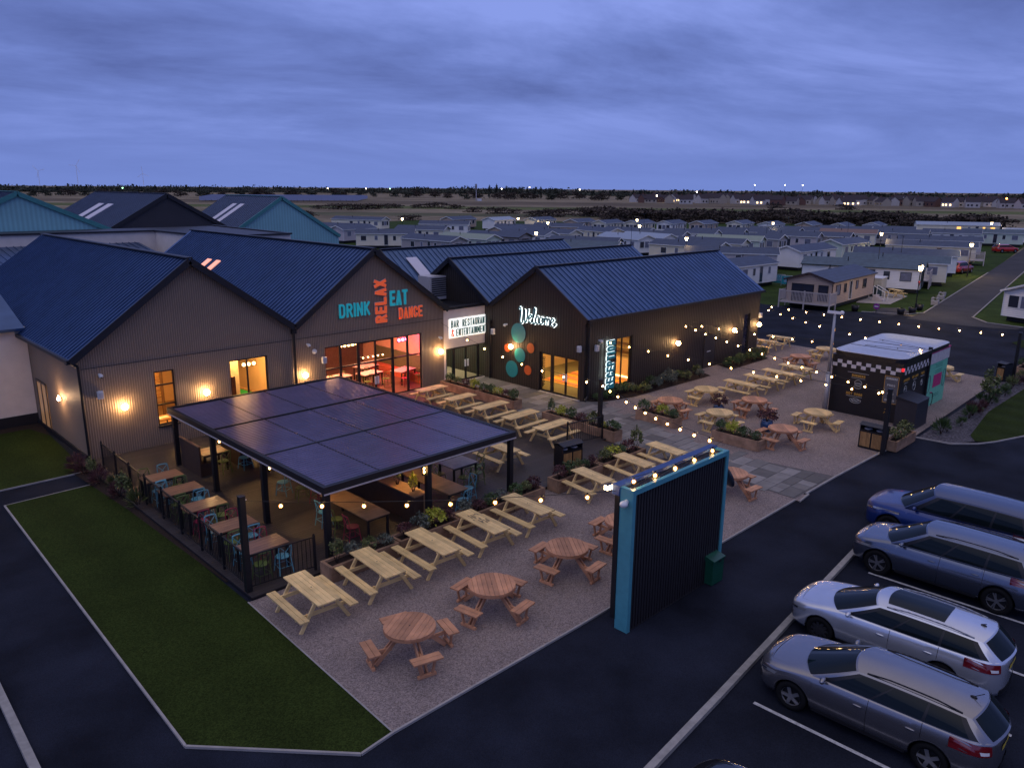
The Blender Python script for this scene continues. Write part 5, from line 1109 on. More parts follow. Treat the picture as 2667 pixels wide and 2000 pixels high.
# ------------------------------------------------------------------ cars
def car(name, label, loc, rz, S):
    Lc, Wc, Hc, wb, fo, rw = S['L'], S['W'], S['H'], S['wb'], S['fo'], S['rw']; hw = Wc / 2; belt = S['belt']; zt_pts = S['top']; sill = S.get('sill', .22)
    paint = S['paint']; th = thing(name, label, 'car', loc, rz)
    def X_(x): return Lc / 2 - x
    xw = (fo, fo + wb); Ra = rw + .055
    def interp(pts, x):
        for (a, za), (b, zb) in zip(pts, pts[1:]):
            if x <= b: t = max(0, (x - a) / (b - a)); t = t * t * (3 - 2 * t) if S.get('smooth', False) else t; return za + (zb - za) * t
        return pts[-1][1]
    def wplan(x):
        a, r = .95, .70; f = 1.
        if x < a: f = min(f, max(0, 1 - ((a - x) / a) ** 3.6) ** (1 / 3.0))
        if x > Lc - r: f = min(f, max(0, 1 - ((x - Lc + r) / r) ** 3.6) ** (1 / 2.8))
        return hw * f * (1 - .02 * abs((x - Lc * .5) / (Lc * .5)) ** 2)
    def yfac(z): return 1 - .115 * max(0, (z - .62) / .4) ** 2 - .10 * max(0, (.62 - z) / .4) ** 2.2
    def z0(x):
        z = sill
        for c in xw:
            d = abs(x - c)
            if d < Ra: z = max(z, rw + math.sqrt(Ra * Ra - d * d))
        return z
    xs = []
    for k in range(12): xs.append(.0 + 1.0 * (k / 12) ** 2.4)
    xs += [1.0 + (Lc - 1.65) * k / 46 for k in range(47)]
    for k in range(1, 12): xs.append(Lc - .65 * (1 - k / 12) ** 2.2)
    xs.append(Lc)
    for c in xw: xs += [c + Ra * s for s in (-1.002, -.998, -.97, -.9, -.75, -.5, -.25, 0, .25, .5, .75, .9, .97, .998, 1.002)]
    xs = sorted(set(round(x, 4) for x in xs))
    rows = []
    for x in xs:
        zt = interp(zt_pts, x); zs = zt - .055; w = wplan(x); zb = z0(x); r = [(X_(x), max(w - .22, 0), zb)]
        for k in range(9):
            z = zb + (zs - zb) * k / 8; r.append((X_(x), w * yfac(z), z))
        we_ = w * yfac(zs)
        for f_, dz in ((.975, .022), (.93, .040), (.80, .052), (.55, .066), (.28, .075), (0, .078)): r.append((X_(x), we_ * f_, zs + dz))
        rows.append([(a, b, c) for a, b, c in r] + [(a, -b, c) for a, b, c in reversed(r[:-1])])
    m = MB(); m.grid(rows); m.build('body', paint, th, smooth=True)
    m = MB()      # bonnet shut lines
    def hood(x, f):
        zt = interp(zt_pts, x); we_ = wplan(x) * yfac(zt - .055); return (X_(x), we_ * f, zt - .055 + .078 - .058 * abs(f) ** 2.1 + .004)
    for sg in (1, -1): m.tube([hood(.30 + .95 * k / 10, sg * (.70 + .10 * k / 10)) for k in range(11)], .005, 4)
    m.tube([hood(.30 - .06 * (1 - (k / 6 - 1) ** 2), -.70 + 1.4 * k / 12) for k in range(13)], .005, 4); m.build('bonnet_seam', black_m, th)
    m = MB(); m.b2(-Lc / 2 + .35, Lc / 2 - .35, -hw + .26, hw - .26, sill - .02, .56); m.b2(-Lc / 2 + .5, Lc / 2 - 1.3, -hw + .27, hw - .27, .565, belt - .16); m.build('underbody', mat('underbody', (.01, .01, .01), .9), th)
    # greenhouse patches
    cb0, cb1, cr0, cr1 = S['cb0'], S['cb1'], S['cr0'], S['cr1']; yr0, yr1 = hw * S.get('yr', .66), hw * S.get('yr', .66) * .95
    def xb(s): return cb0 + (cb1 - cb0) * s
    def Sd(s, t, off=0., sg=1):
        xbt = xb(s); xr = cr0 + (cr1 - cr0) * s; x = xbt + (xr - xbt) * t
        zb = interp(zt_pts, xbt) - .035; zr = Hc - .085 - .03 * (2 * s - 1) ** 2 - S.get('drop', .03) * s; z = zb + (zr - zb) * t
        yb = wplan(xbt) * .895; yr = yr0 + (yr1 - yr0) * s; y = yb + (yr - yb) * t + .035 * math.sin(PI * t) + off
        return (X_(x), sg * y, z + off * .4)
    def top(s, c, t=None, off=0.):   # roof
        a = Sd(s, 1); x = a[0] + (.16 * (1 - s) ** 2 - .10 * s ** 2) * (1 - c * c); return (x, a[1] * c, a[2] + .075 * (1 - c * c) + off)
    def shield(t, c, off=0.):
        a = Sd(0, t); o = .34 + (.16 - .34) * t; u = .045 + (.075 - .045) * t; k = (1 - c * c); return (a[0] + o * k + off * .5, a[1] * c, a[2] + u * k + off * .8)
    def rear(t, c, off=0.):
        a = Sd(1, t); o = .13 + (.10 - .13) * t; u = .06 + (.075 - .06) * t; k = (1 - c * c); return (a[0] - o * k - off, a[1] * c, a[2] + u * k + off * .3)
    m = MB(); nS = 30
    for sg in (1, -1): m.grid([[Sd(i / nS, j / 8, 0, sg) for j in range(9)] for i in range(nS + 1)])
    m.grid([[top(i / nS, -1 + 2 * j / 14) for j in range(15)] for i in range(nS + 1)])
    m.grid([[shield(i / 8, -1 + 2 * j / 14) for j in range(15)] for i in range(9)]); m.grid([[rear(i / 8, -1 + 2 * j / 14) for j in range(15)] for i in range(9)])
    m.build('cabin', S.get('roofpaint', paint), th, smooth=True)
    m = MB(); m.grid([[shield(.02 + .94 * i / 8, -.95 + 1.9 * j / 14, .008) for j in range(15)] for i in range(9)]); m.build('windscreen', carglass, th, smooth=True)
    m = MB(); m.grid([[rear(.10 + .84 * i / 8, -.90 + 1.8 * j / 14, .008) for j in range(15)] for i in range(9)]); m.build('rear_window', carglass, th, smooth=True)
    for sg in (1, -1):
        m = MB(); m.grid([[Sd(.045 + .90 * i / nS, (.04 + .88 * j / 6) , .004, sg) for j in range(7)] for i in range(nS + 1)]); m.build('window_surround', S.get('chrome', black_m), th, smooth=True)
        for a, b in S['wins']:
            m = MB(); m.grid([[Sd(a + (b - a) * i / 10, .075 + .80 * j / 6, .009, sg) for j in range(7)] for i in range(11)]); m.build('side_window', carglass, th, smooth=True)
        m = MB()
        for q in S['wins'][:-1]:
            x = xb(q[1] + .012); 
            for k in range(12):
                z1 = sill + .03 + (interp(zt_pts, x) - .08 - sill) * k / 12; z2 = z1 + .07
                if z1 > z0(x) + .01: m.beam((X_(x), sg * (wplan(x) * yfac(z1) + .001), z1), (X_(x), sg * (wplan(x) * yfac(z2) + .001), z2), .010, .004)
        for k in range(20):   # sill strip
            x = fo + Ra + .05 + (wb - 2 * Ra - .1) * k / 20; x2 = x + (wb - 2 * Ra - .1) / 20; m.beam((X_(x), sg * (wplan(x) * yfac(sill + .05)), sill + .02), (X_(x2), sg * (wplan(x2) * yfac(sill + .05)), sill + .02), .02, .06)
        m.build('door_seam', black_m, th)
        for q in S['wins'][:2]:
            x = xb(q[1]) - .14; z = belt - .20; m = MB(); m.sphere((X_(x), sg * (wplan(x) * yfac(z) + .012), z), .018, 8, 6, sq=(5.5, 1.1, 1.0)); m.build('door_handle', S.get('handle', paint), th, smooth=True)
        a = Sd(.06, .06, 0, sg); m = MB(); m.sphere((a[0] - .05, a[1] + sg * .13, a[2] + .05), .09, 12, 8, sq=(.62, 1.2, .66)); m.beam((a[0] - .02, a[1], a[2] + .02), (a[0] - .04, a[1] + sg * .12, a[2] + .04), .05, .04); m.build('wing_mirror', S.get('mirror', paint), th, smooth=True)
        if S.get('rails'):
            m = MB(); pts = []
            for k in range(13):
                s = .08 + .84 * k / 12; p = Sd(s, 1, 0, sg); pts.append((p[0], p[1] * .955, p[2] + .012 + .035 * min(1, 4 * min(k / 12, 1 - k / 12))))
            m.tube(pts, .015, 12); m.build('roof_rail', S['rails'], th, smooth=True)
    def lowp(x, z, sg, off): return (X_(x) , sg * (wplan(x) * yfac(z) + off), z)
    def front_patch(y0, y1, za, zb_, off, rear_=False, sl=0.):
        """patch wrapped on the rounded nose or tail, between lateral positions"""
        rws = []
        for i in range(17):
            f = y0 + (y1 - y0) * i / 16; r = []
            for j in range(4):
                z = za + (zb_ - za) * j / 3 + sl * (abs(f) - abs(y0)); w = abs(f) * hw; lo, hi = (0, 1.15) if not rear_ else (Lc, Lc - .75)
                for _ in range(30):
                    mid = (lo + hi) / 2
                    if wplan(mid) * yfac(z) < w: lo = mid
                    else: hi = mid
                x = hi; r.append((X_(x) + (off if not rear_ else -off), (1 if f > 0 else -1) * (w + off * .3), z))
            rws.append(r)
        return rws
    hz_ = interp(zt_pts, .06) - .10
    for sg in (1, -1):
        m = MB(); m.grid(front_patch(sg * .62, sg * .965, hz_ - .08, hz_ - .01, .014, sl=.34)); o = m.build('headlight', S.get('lampm', headl), th, smooth=True)
        m = MB(); m.grid(front_patch(sg * .68, sg * .90, hz_ - .045, hz_ + .0, .020, sl=.34)); m.build('reflector', chrome_m, o, smooth=True)
        m = MB(); m.grid(front_patch(sg * .70, sg * .975, S['tz'][0], S['tz'][1], .020, True)); o = m.build('tail_light', tail_m, th, smooth=True)
        m = MB(); m.grid(front_patch(sg * .76, sg * .88, S['tz'][0] + .03, S['tz'][0] + .09, .026, True)); m.build('reverse_lamp', white_pl, o, smooth=True)
    m = MB(); m.grid(front_patch(-.50, -.02, hz_ - .20, hz_ - .09, .008)); m.grid(front_patch(.02, .50, hz_ - .20, hz_ - .09, .008)); m.grid(front_patch(-.62, -.02, sill + .03, sill + .17, .008)); m.grid(front_patch(.02, .62, sill + .03, sill + .17, .008)); m.build('grille', black_m, th)
    m = MB(); m.grid(front_patch(-.62, -.02, sill + .0, sill + .14, .012, True)); m.grid(front_patch(.02, .62, sill + .0, sill + .14, .012, True)); m.build('rear_diffuser', black_m, th)
    m = MB(); m.grid(front_patch(-.29, -.02, .74, .84, .014, True)); m.grid(front_patch(.02, .29, .74, .84, .014, True)); m.build('rear_plate', mat('plate_yellow', (.6, .45, .05), .5), th)
    if S.get('sunroof'):
        m = MB(); m.grid([[top(.10 + .52 * i / 10, -.72 + 1.44 * j / 10, off=.010) for j in range(11)] for i in range(11)]); m.build('sunroof', carglass, th, smooth=True)
    a = top(.90, 0); m = MB(); m.sphere((a[0], 0, a[2] + .01), .035, 8, 5, sq=(1.8, .7, .8)); m.tube([(a[0], 0, a[2] + .02), (a[0] - .16, 0, a[2] + .15)] if S.get('whip') else [(a[0] + .04, 0, a[2] + .02), (a[0] - .05, 0, a[2] + .06)], .008, 5); m.build('aerial', black_m, th)
    # wheels
    for wx in xw:
        for sg in (1, -1):
            yc = sg * (hw - .13); wt = MB(); wt.lathe([(rw * .66, -.105), (rw * .93, -.105), (rw, -.07), (rw, .07), (rw * .93, .105), (rw * .66, .105), (rw * .60, .04), (rw * .60, -.04), (rw * .66, -.105)], (X_(wx), yc, rw), 28, axis='Y')
            w_ = wt.build('wheel', tyre_m, th, smooth=True); rm = MB(); yo = yc + sg * .075
            rm.lathe([(rw * .60, sg * -.02), (rw * .67, sg * .025), (rw * .69, sg * .015)], (X_(wx), yo, rw), 28, axis='Y'); rm.cyl((X_(wx), yo - sg * .03, rw), (X_(wx), yo + sg * .02, rw), .055, n=12)
            ns = S.get('spokes', 5)
            for k in range(ns):
                a0 = 2 * PI * k / ns
                for dd in ((-.13, .13) if S.get('dbl') else (0,)):
                    rm.beam((X_(wx), yo + sg * .008, rw), (X_(wx) + rw * .64 * math.cos(a0 + dd), yo + sg * .002, rw + rw * .64 * math.sin(a0 + dd)), .02, .03 if S.get('dbl') else .07, up=(math.cos(a0 + PI / 2), 0, math.sin(a0 + PI / 2)))
            rm.build('rim', S.get('rimm', rim_m), w_, smooth=False)
            dk = MB(); dk.cyl((X_(wx), yc + sg * .01, rw), (X_(wx), yc + sg * .02, rw), rw * .6, n=20); dk.build('brake_disc', mat('brake_dark', (.03, .03, .035), .5, .4), w_)
    return th
carglass = mat('car_glass', (.006, .011, .014), .03, 0, var=0, spec=.22)
chrome_m = mat('chrome', (.7, .7, .72), .12, 1., var=0); headl = mat('headlight_glass', (.25, .26, .28), .08, .2, var=0, coat=1); tail_m = mat('tail_red', (.16, .006, .010), .12, 0, var=0, coat=1)
tyre_m = mat('tyre', (.012, .012, .013), .8, var=.1); rim_m = mat('alloy', (.42, .42, .45), .3, .8, var=0); rim_d = mat('alloy_dark', (.07, .07, .08), .35, .7, var=0)
def paintm(n, c, me=.55, ro=.32): return mat(n, c, ro, me, var=.03, vs=3, coat=1.0)
silver = paintm('paint_silver', (.60, .63, .72), .6, .22); grey = paintm('paint_warm_grey', (.24, .235, .26), .8, .26); dgrey = paintm('paint_dark_grey', (.13, .15, .21), .8, .24); blue = paintm('paint_blue', (.006, .03, .17), .4); blackp = paintm('paint_black', (.012, .012, .014), .2, .2); redp = paintm('paint_red', (.22, .012, .02), .3); greenp = paintm('paint_dark_green', (.01, .03, .035), .4)
estate_top = [(0, .66), (.05, .74), (.25, .82), (.9, .93), (1.35, .99), (3.4, 1.02), (4.25, 1.04), (4.44, .99), (4.52, .90)]
def est(**k):
    S = dict(L=4.52, W=1.80, H=1.45, wb=2.64, fo=.88, rw=.32, belt=.99, top=estate_top, cb0=1.22, cb1=4.42, cr0=2.05, cr1=4.04, wins=[(.10, .345), (.365, .645), (.665, .90)], tz=(.78, .97), paint=silver); S.update(k); return S
car('estate_car', 'warm grey estate car with dark roof rails and whip aerial, parked nearest', (6.58, -27.42, 0), R(92), est(paint=grey, rails=black_m, whip=True, spokes=5))
car('estate_car', 'silver estate car with a black panoramic sunroof between two grey cars', (9.46, -26.78, 0), R(92), est(paint=silver, rails=mat('rail_satin', (.30, .31, .35), .45, .5), sunroof=True, rimm=rim_d, spokes=10, yr=.68, L=4.64, cb1=4.54, cr1=4.15, top=[(0, .64), (.05, .72), (.25, .80), (.9, .92), (1.35, .98), (3.4, 1.01), (4.35, 1.04), (4.56, .99), (4.64, .90)]))
suv_top = [(0, .74), (.05, .84), (.25, .93), (.9, 1.04), (1.30, 1.10), (3.4, 1.13), (4.5, 1.16), (4.66, 1.12), (4.76, 1.0)]
car('suv_car', 'dark grey tall family car with chrome rails, double spoke wheels and a tinted rear', (13.90, -26.52, 0), R(91), est(L=4.76, W=1.86, H=1.66, wb=2.95, fo=.86, rw=.365, belt=1.10, sill=.28, top=suv_top, paint=dgrey, rails=mat('rail_dark', (.05, .05, .06), .3, .5), spokes=5, dbl=True, cb0=1.15, cb1=4.62, cr0=1.98, cr1=4.26, tz=(.92, 1.10), yr=.70))
car('suv_car', 'dark blue large off road car furthest back in the parking bays', (16.65, -25.85, 0), R(92), est(L=4.85, W=1.95, H=1.80, wb=2.86, fo=.88, rw=.375, belt=1.20, sill=.30, top=[(0, .80), (.05, .93), (.25, 1.03), (.9, 1.12), (1.35, 1.17), (3.4, 1.19), (4.6, 1.22), (4.76, 1.16), (4.85, 1.05)], paint=blue, roofpaint=paintm('paint_blue_roof', (.03, .045, .11)), rimm=rim_d, cb0=1.25, cb1=4.72, cr0=2.0, cr1=4.45, tz=(1.0, 1.25), yr=.72))
car('hatchback_car', 'black car of which only the bonnet and screen show at the bottom edge', (1.75, -28.15, 0), R(92), est(L=4.3, paint=blackp, cb1=4.2, cr1=3.75, top=[(0, .66), (.05, .74), (.25, .82), (.9, .93), (1.35, .99), (3.9, 1.02), (4.2, .99), (4.3, .90)]))
car('suv_car', 'red car parked nose to the road beside the lit caravan', (106.9, .1, 0), R(-8), est(paint=redp, H=1.6))
car('hatchback_car', 'bright red car at the far end of the park road', (152.3, 6.0, 0), R(-35), est(paint=paintm('paint_bright_red', (.5, .01, .01), .1), H=1.5))
car('hatchback_car', 'dark green car on the lawn between the far white caravans', (82.1, 108.4, 0), R(-20), est(paint=greenp, H=1.5, L=4.2, cb1=4.1, cr1=3.7, top=[(0, .66), (.05, .74), (.25, .82), (.9, .93), (1.35, .99), (3.9, 1.02), (4.1, .99), (4.2, .90)]))
# ------------------------------------------------------------------ static caravan park
def cw(n, c): return mat(n, c, .6, var=.05, vs=1, waves=(2, 6.5, .07), bump=.3)
CW = {'cream': cw('cream_boarding', (.80, .72, .56)), 'white': cw('white_boarding', (.82, .79, .77)), 'grey': cw('grey_boarding', (.42, .37, .36)), 'pale green': cw('green_boarding', (.55, .62, .52)), 'tan': cw('tan_boarding', (.52, .38, .28)), 'lilac grey': cw('lilac_boarding', (.52, .46, .48))}
CR_ = {'dark': mat('dark_tile_roof', (.042, .062, .115), .6, .15, var=.2, vs=2, waves=(1, 2.2, .10)), 'slate': mat('slate_tile_roof', (.065, .10, .135), .6, .15, var=.2, vs=2, waves=(1, 2.2, .10)), 'pale green': mat('pale_green_roof', (.22, .27, .22), .6, var=.1), 'pale blue': mat('pale_blue_roof', (.26, .32, .42), .5, var=.1), 'brown': mat('brown_tile_roof', (.17, .10, .085), .6, var=.2)}
wpane = mat('caravan_glass', (.03, .035, .055), .08, 0, var=0, spec=.8); wlit = mat('lit_caravan_glass', (.5, .3, .1), .3, emis=(1, .50, .12), es=1.4); curtain = mat('curtained_glass', (.16, .17, .24), .3, var=.2, vs=3)
def caravan(end, ang, L_, wall_, roof_, label, front='bay', lit=False, W_=3.7, trimc=None, near='full', z0=.45, dec=None, group='static caravans'):
    """end: ground point under the near gable end; ang: direction from that end along the length"""
    t = thing('static_caravan', label, 'caravan', (end[0], end[1], 0), R(ang)); t['group'] = group; h = 2.62; rz_ = 3.28; hw = W_ / 2; tm = trimc or white_pt
    m = MB(); m.b2(0, L_, -hw, hw, z0, h)
    for x in (.003, L_ - .003): m.add([(x, -hw, h), (x, hw, h), (x, 0, rz_ - .04)], [(0, 1, 2)])
    m.build('wall', CW[wall_], t)
    m = MB(); o = .22
    for s in (-1, 1):
        p = [(-.30, s * (hw + o), h - .06), (L_ + .15, s * (hw + o), h - .06), (L_ + .15, 0, rz_), (-.30, 0, rz_)]; m.add(p + [(a, b, c - .07) for a, b, c in p], [(0, 1, 2, 3), (0, 4, 5, 1), (1, 5, 6, 2), (2, 6, 7, 3), (3, 7, 4, 0), (4, 7, 6, 5)])
    ro = m.build('roof', CR_[roof_], t)
    m = MB(); m.cyl((L_ * .62, hw * .4, 2.9), (L_ * .62, hw * .4, 3.45), .05, n=8); m.build('flue', black_m, ro)
    m = MB()
    for s in (-1, 1): m.beam((-.31, s * (hw + o), h - .10), (-.31, 0, rz_ - .04), .03, .15); m.beam((-.31, s * (hw + o + .01), h - .11), (L_ + .15, s * (hw + o + .01), h - .11), .03, .10)
    for x in (0, L_):
        for s in (-1, 1): m.b2(x - .03, x + .03, s * hw - .03, s * hw + .03, z0, h)
    m.build('trim', tm, t)
    m = MB(); m.b2(.3, L_ - .3, -hw + .3, hw - .3, 0.05, z0); m.build('chassis', black_m, t)
    def win(side, a, b, za, zb, mt=None, door=False):
        f = MB(); p = MB(); e = .045
        def B_(mb, a, b, za, zb, d0, d1):
            if side in ('L', 'R'): s = 1 if side == 'L' else -1; mb.b2(a, b, s * (hw + d0), s * (hw + d1), za, zb)
            else: mb.b2(-d1, -d0, a, b, za, zb)
        for q in ((a, b, za, za + e), (a, b, zb - e, zb), (a, a + e, za + e, zb - e), (b - e, b, za + e, zb - e)): B_(f, *q, 0, .05)
        if b - a > 1.3: B_(f, (a + b) / 2 - .025, (a + b) / 2 + .025, za + e, zb - e, 0, .045)
        o = f.build('door' if door else 'window', tm if not door else white_pt, t); B_(p, a + e, b - e, za + e, zb - e, 0, .02); p.build('pane', mt or (wlit if lit else wpane), o)
    for side in ('L', 'R'):
        win(side, .9, 2.0, 1.25, 2.2, curtain if not lit else wlit); win(side, 3.0, 3.6, 1.35, 2.2); win(side, 4.4, 5.15, z0 + .1, 2.35, wpane, True); win(side, 6.2, 6.8, 1.4, 2.2, curtain)
        if L_ > 9: win(side, 8.2, 9.2, 1.3, 2.2)
    if front == 'bay': win('F', -1.45, -.55, 1.2, 2.25); win('F', -.45, .45, 1.2, 2.25, curtain); win('F', .55, 1.45, 1.2, 2.25)
    elif front == 'doors': win('F', -.85, .85, z0 + .1, 2.3); win('F', -1.6, -1.0, 1.2, 2.2, curtain); win('F', 1.0, 1.6, 1.2, 2.2, curtain)
    return t
# nearest units: (near gable ground point, direction of the length away from it)
caravan((60.6, -.6), 4, 11.6, 'tan', 'dark', 'tan chalet style caravan with brown trim behind a white veranda, nearest the patio', front='none', trimc=mat('brown_trim', (.05, .03, .03), .5), W_=4.2)
ch = [o for o in COL.objects if o.name.startswith('static_caravan')][0]
m = MB(); m.b2(-.05, -.0, -1.75, -.85, .75, 2.2); w_ = m.build('window', frame_m, ch); m = MB(); m.b2(-.06, -.05, -1.68, -.92, .82, 2.12); m.build('pane', wpane, w_)
m = MB(); m.b2(-.05, 0, -.45, 1.6, .5, 2.2); w_ = m.build('glazed_door', frame_m, ch); m = MB(); m.b2(-.06, -.05, -.38, .55, .58, 2.12); m.b2(-.06, -.05, .62, 1.53, .58, 2.12); m.build('pane', wpane, w_)
# its veranda
vm_ = mat('veranda_boards', (.50, .44, .42), .55, var=.08)
def veranda(name, loc, rz, Lx, Ly, z, label, skirt=False):
    t = thing(name, label, 'veranda', loc, rz); m = MB(); m.b2(0, Lx, 0, Ly, z - .12, z); m.build('platform', vm_, t); m = MB()
    n = int(Lx / .13)
    for k in range(n): m.b2(k * Lx / n + .02, k * Lx / n + .07, -.02, .02, z + .1, z + .92)
    n2 = int(Ly / .13)
    for x in (0, Lx):
        for k in range(n2): m.b2(x - .02, x + .02, k * Ly / n2 + .02, k * Ly / n2 + .07, z + .1, z + .92)
    m.build('balusters', vm_, t); m = MB(); m.b2(-.04, Lx + .04, -.05, .05, z + .92, z + 1.0); m.b2(-.04, .04, .06, Ly, z + .92, z + 1.0); m.b2(Lx - .04, Lx + .04, .06, Ly, z + .92, z + 1.0); m.build('handrail', vm_, t)
    for x in (0, Lx / 2, Lx):
        for y in ((0,) if x == Lx / 2 else (0, Ly)): m = MB(); m.b2(x - .05, x + .05, y - .055, y + .055, 0, z + 1.08); m.build('post', vm_, t)
    if skirt: m = MB(); [m.b2(-.03, Lx + .03, -.045 + .0, -.025, .1 + .2 * k, .26 + .2 * k) for k in range(int(z / .2))]; m.build('skirt', vm_, t)
    return t
veranda('veranda', (58.9, -3.0, 0), R(4), 4.4, 0.01 + 1.6, .65, 'white timber veranda around the front of the nearest tan chalet') if False else None
veranda('veranda', (59.3, 1.55, 0), R(-86), 4.6, 1.5, .62, 'white balustraded veranda in front of the nearest tan chalet')
t = thing('garden_bench', 'dark garden bench with curved arms standing on the tan chalet veranda', 'bench', (60.15, -.2, .64), R(-90)); m = MB(); m.b2(-.9, .9, -.2, .2, .40, .44); m.build('seat', black_m, t); m = MB(); [m.tube([(x + .2 * math.cos(R(q)), .2, .62 + .2 * math.sin(R(q))) for q in range(0, 361, 40)], .012, 4) for x in (-.65, -.22, .22, .65)]; m.build('backrest', black_m, t); m = MB(); [m.b2(x, x + .04, -.2, .2, 0, .6) for x in (-.9, .86)]; m.build('legs', black_m, t)
near = [((81.0, -3.6), 104, 12.0, 'white', 'slate', 'long white caravan with dark trim and slate green roof behind the tan chalet', dict(trimc=mat('dark_green_trim', (.02, .035, .035), .5), front='doors')),
        ((90.2, -3.2), 106, 11.0, 'cream', 'slate', 'cream caravan with white gable end lit by the park lamp, second along the road', dict()),
        ((102.4, -.5), 110, 12.0, 'white', 'dark', 'white caravan with glowing orange windows behind the dark red car', dict(lit=True, front='doors')),
        ((122.2, 2.7), 108, 12.0, 'cream', 'dark', 'cream caravan beside the white veranda with the parked bench', dict()),
        ((138.5, 6.5), 112, 12.3, 'lilac grey', 'dark', 'lilac grey caravan with a white gutter, fifth along the road', dict(front='none')),
        ((67.0, 12.1), -2, 8.2, 'white', 'dark', 'white caravan with blue black roof just past the reception roof end', dict(front='none')),
        ((92.0, 17.2), 0, 11.1, 'white', 'dark', 'white caravan turning a plain gable to the patio, left of the long slate roofs', dict(front='none')),
        ((111.0, 19.6), -1, 10.0, 'pale green', 'dark', 'pale caravan with small porch light behind the plain white gable', dict(front='none')),
        ((87.3, 16.4), 122, 11.5, 'lilac grey', 'dark', 'lilac grey caravan with long blank side right above the reception ridge', dict(front='none')),
        ((91.2, 26.4), 92, 11.2, 'cream', 'dark', 'cream caravan with three dark windows by the lamp over the reception ridge', dict()),
        ((100.8, 28.4), 100, 10.6, 'cream', 'dark', 'cream caravan tucked behind the one with three dark windows', dict()),
        ((96.7, 43.6), 75, 11.0, 'white', 'pale blue', 'white caravan with pale roof and a boxy bay window', dict()),
        ((102.4, 43.1), 82, 10.0, 'white', 'pale blue', 'white caravan with pale blue roof behind the boxy bay', dict()),
        ((109.9, 30.4), 105, 10.5, 'pale green', 'pale green', 'pale green caravan with faded green roof', dict()),
        ((116.7, 30.3), 95, 10.5, 'grey', 'dark', 'grey caravan with a white gable and bay behind the faded green roof', dict()),
        ((128.4, 29.3), 100, 10.6, 'lilac grey', 'dark', 'lilac grey caravan with a dark framed conservatory end', dict(front='doors')),
        ((133.0, 25.6), 100, 10.0, 'grey', 'dark', 'grey caravan with a pale gable right of the conservatory end', dict()),
        ((147.8, 26.9), 108, 10.0, 'cream', 'brown', 'cream caravan with a brown tiled roof beside a lit lamp', dict()),
        ((111.2, 45.8), 98, 9.5, 'lilac grey', 'dark', 'lilac caravan, first with its white gable in the middle row of the park', dict()),
        ((121.0, 45.4), 100, 10.0, 'white', 'dark', 'white caravan, second gable in the middle row of the park', dict()),
        ((127.5, 43.4), 104, 10.0, 'cream', 'dark', 'cream caravan, third gable in the middle row of the park', dict()),
        ((134.2, 42.0), 100, 10.0, 'white', 'dark', 'white caravan, fourth gable in the middle row of the park', dict()),
        ((142.2, 39.5), 96, 10.0, 'lilac grey', 'dark', 'lilac caravan, fifth gable in the middle row of the park', dict()),
        ((149.0, 35.6), 100, 10.0, 'white', 'dark', 'white caravan, sixth gable in the middle row of the park', dict()),
        ((159.4, 32.4), 98, 10.0, 'cream', 'dark', 'cream caravan, seventh and last gable of the middle row', dict()),
        ((155.5, 20.1), 104, 10.0, 'grey', 'dark', 'grey caravan with a broad pale gable right of the brown roof', dict()),
        ((168.5, 27.0), 110, 10.0, 'white', 'dark', 'white caravan behind the broad pale gable', dict()),
        ((165.0, 13.6), 104, 10.0, 'white', 'dark', 'white caravan with a lamp over its low wide gable near the road', dict()),
        ((210.0, 22.0), 118, 18.0, 'cream', 'pale blue', 'long low lit caravan at the back of the park with glowing windows', dict(lit=True)),
        ((173.0, 8.2), 108, 10.5, 'pale green', 'slate', 'pale green caravan at the right end near the bright red car', dict()),
        ((183.0, 3.5), 108, 10.5, 'white', 'pale blue', 'white caravan furthest right with a small veranda', dict()),
        ((65.6, -16.6), -18, 11.0, 'white', 'slate', 'white caravan with white framed windows cut off by the right picture edge', dict(front='bay'))]
for e, a, ln, wl, rf, lb, kw_ in near: caravan(e, a, ln, wl, rf, lb, **kw_)
for i, (x, y) in enumerate(((143.5, 82), (149.1, 76.6), (154.8, 71.2), (163.4, 66.2), (164.5, 58.6), (170.6, 52.2), (172.6, 45.0), (183.1, 41.5), (136.9, 95.3), (137.5, 87.0))):
    caravan((x, y), 12, 9.5, ['cream', 'white', 'tan'][i % 3], 'dark', f'{["cream", "white", "tan"][i % 3]} gabled caravan in the back row by the marsh, ' + (ORD[i] + ' from left of eight' if i < 8 else ['small, just left of the eight', 'smallest, lower left'][i - 8]), front='bay', group='back row caravans')
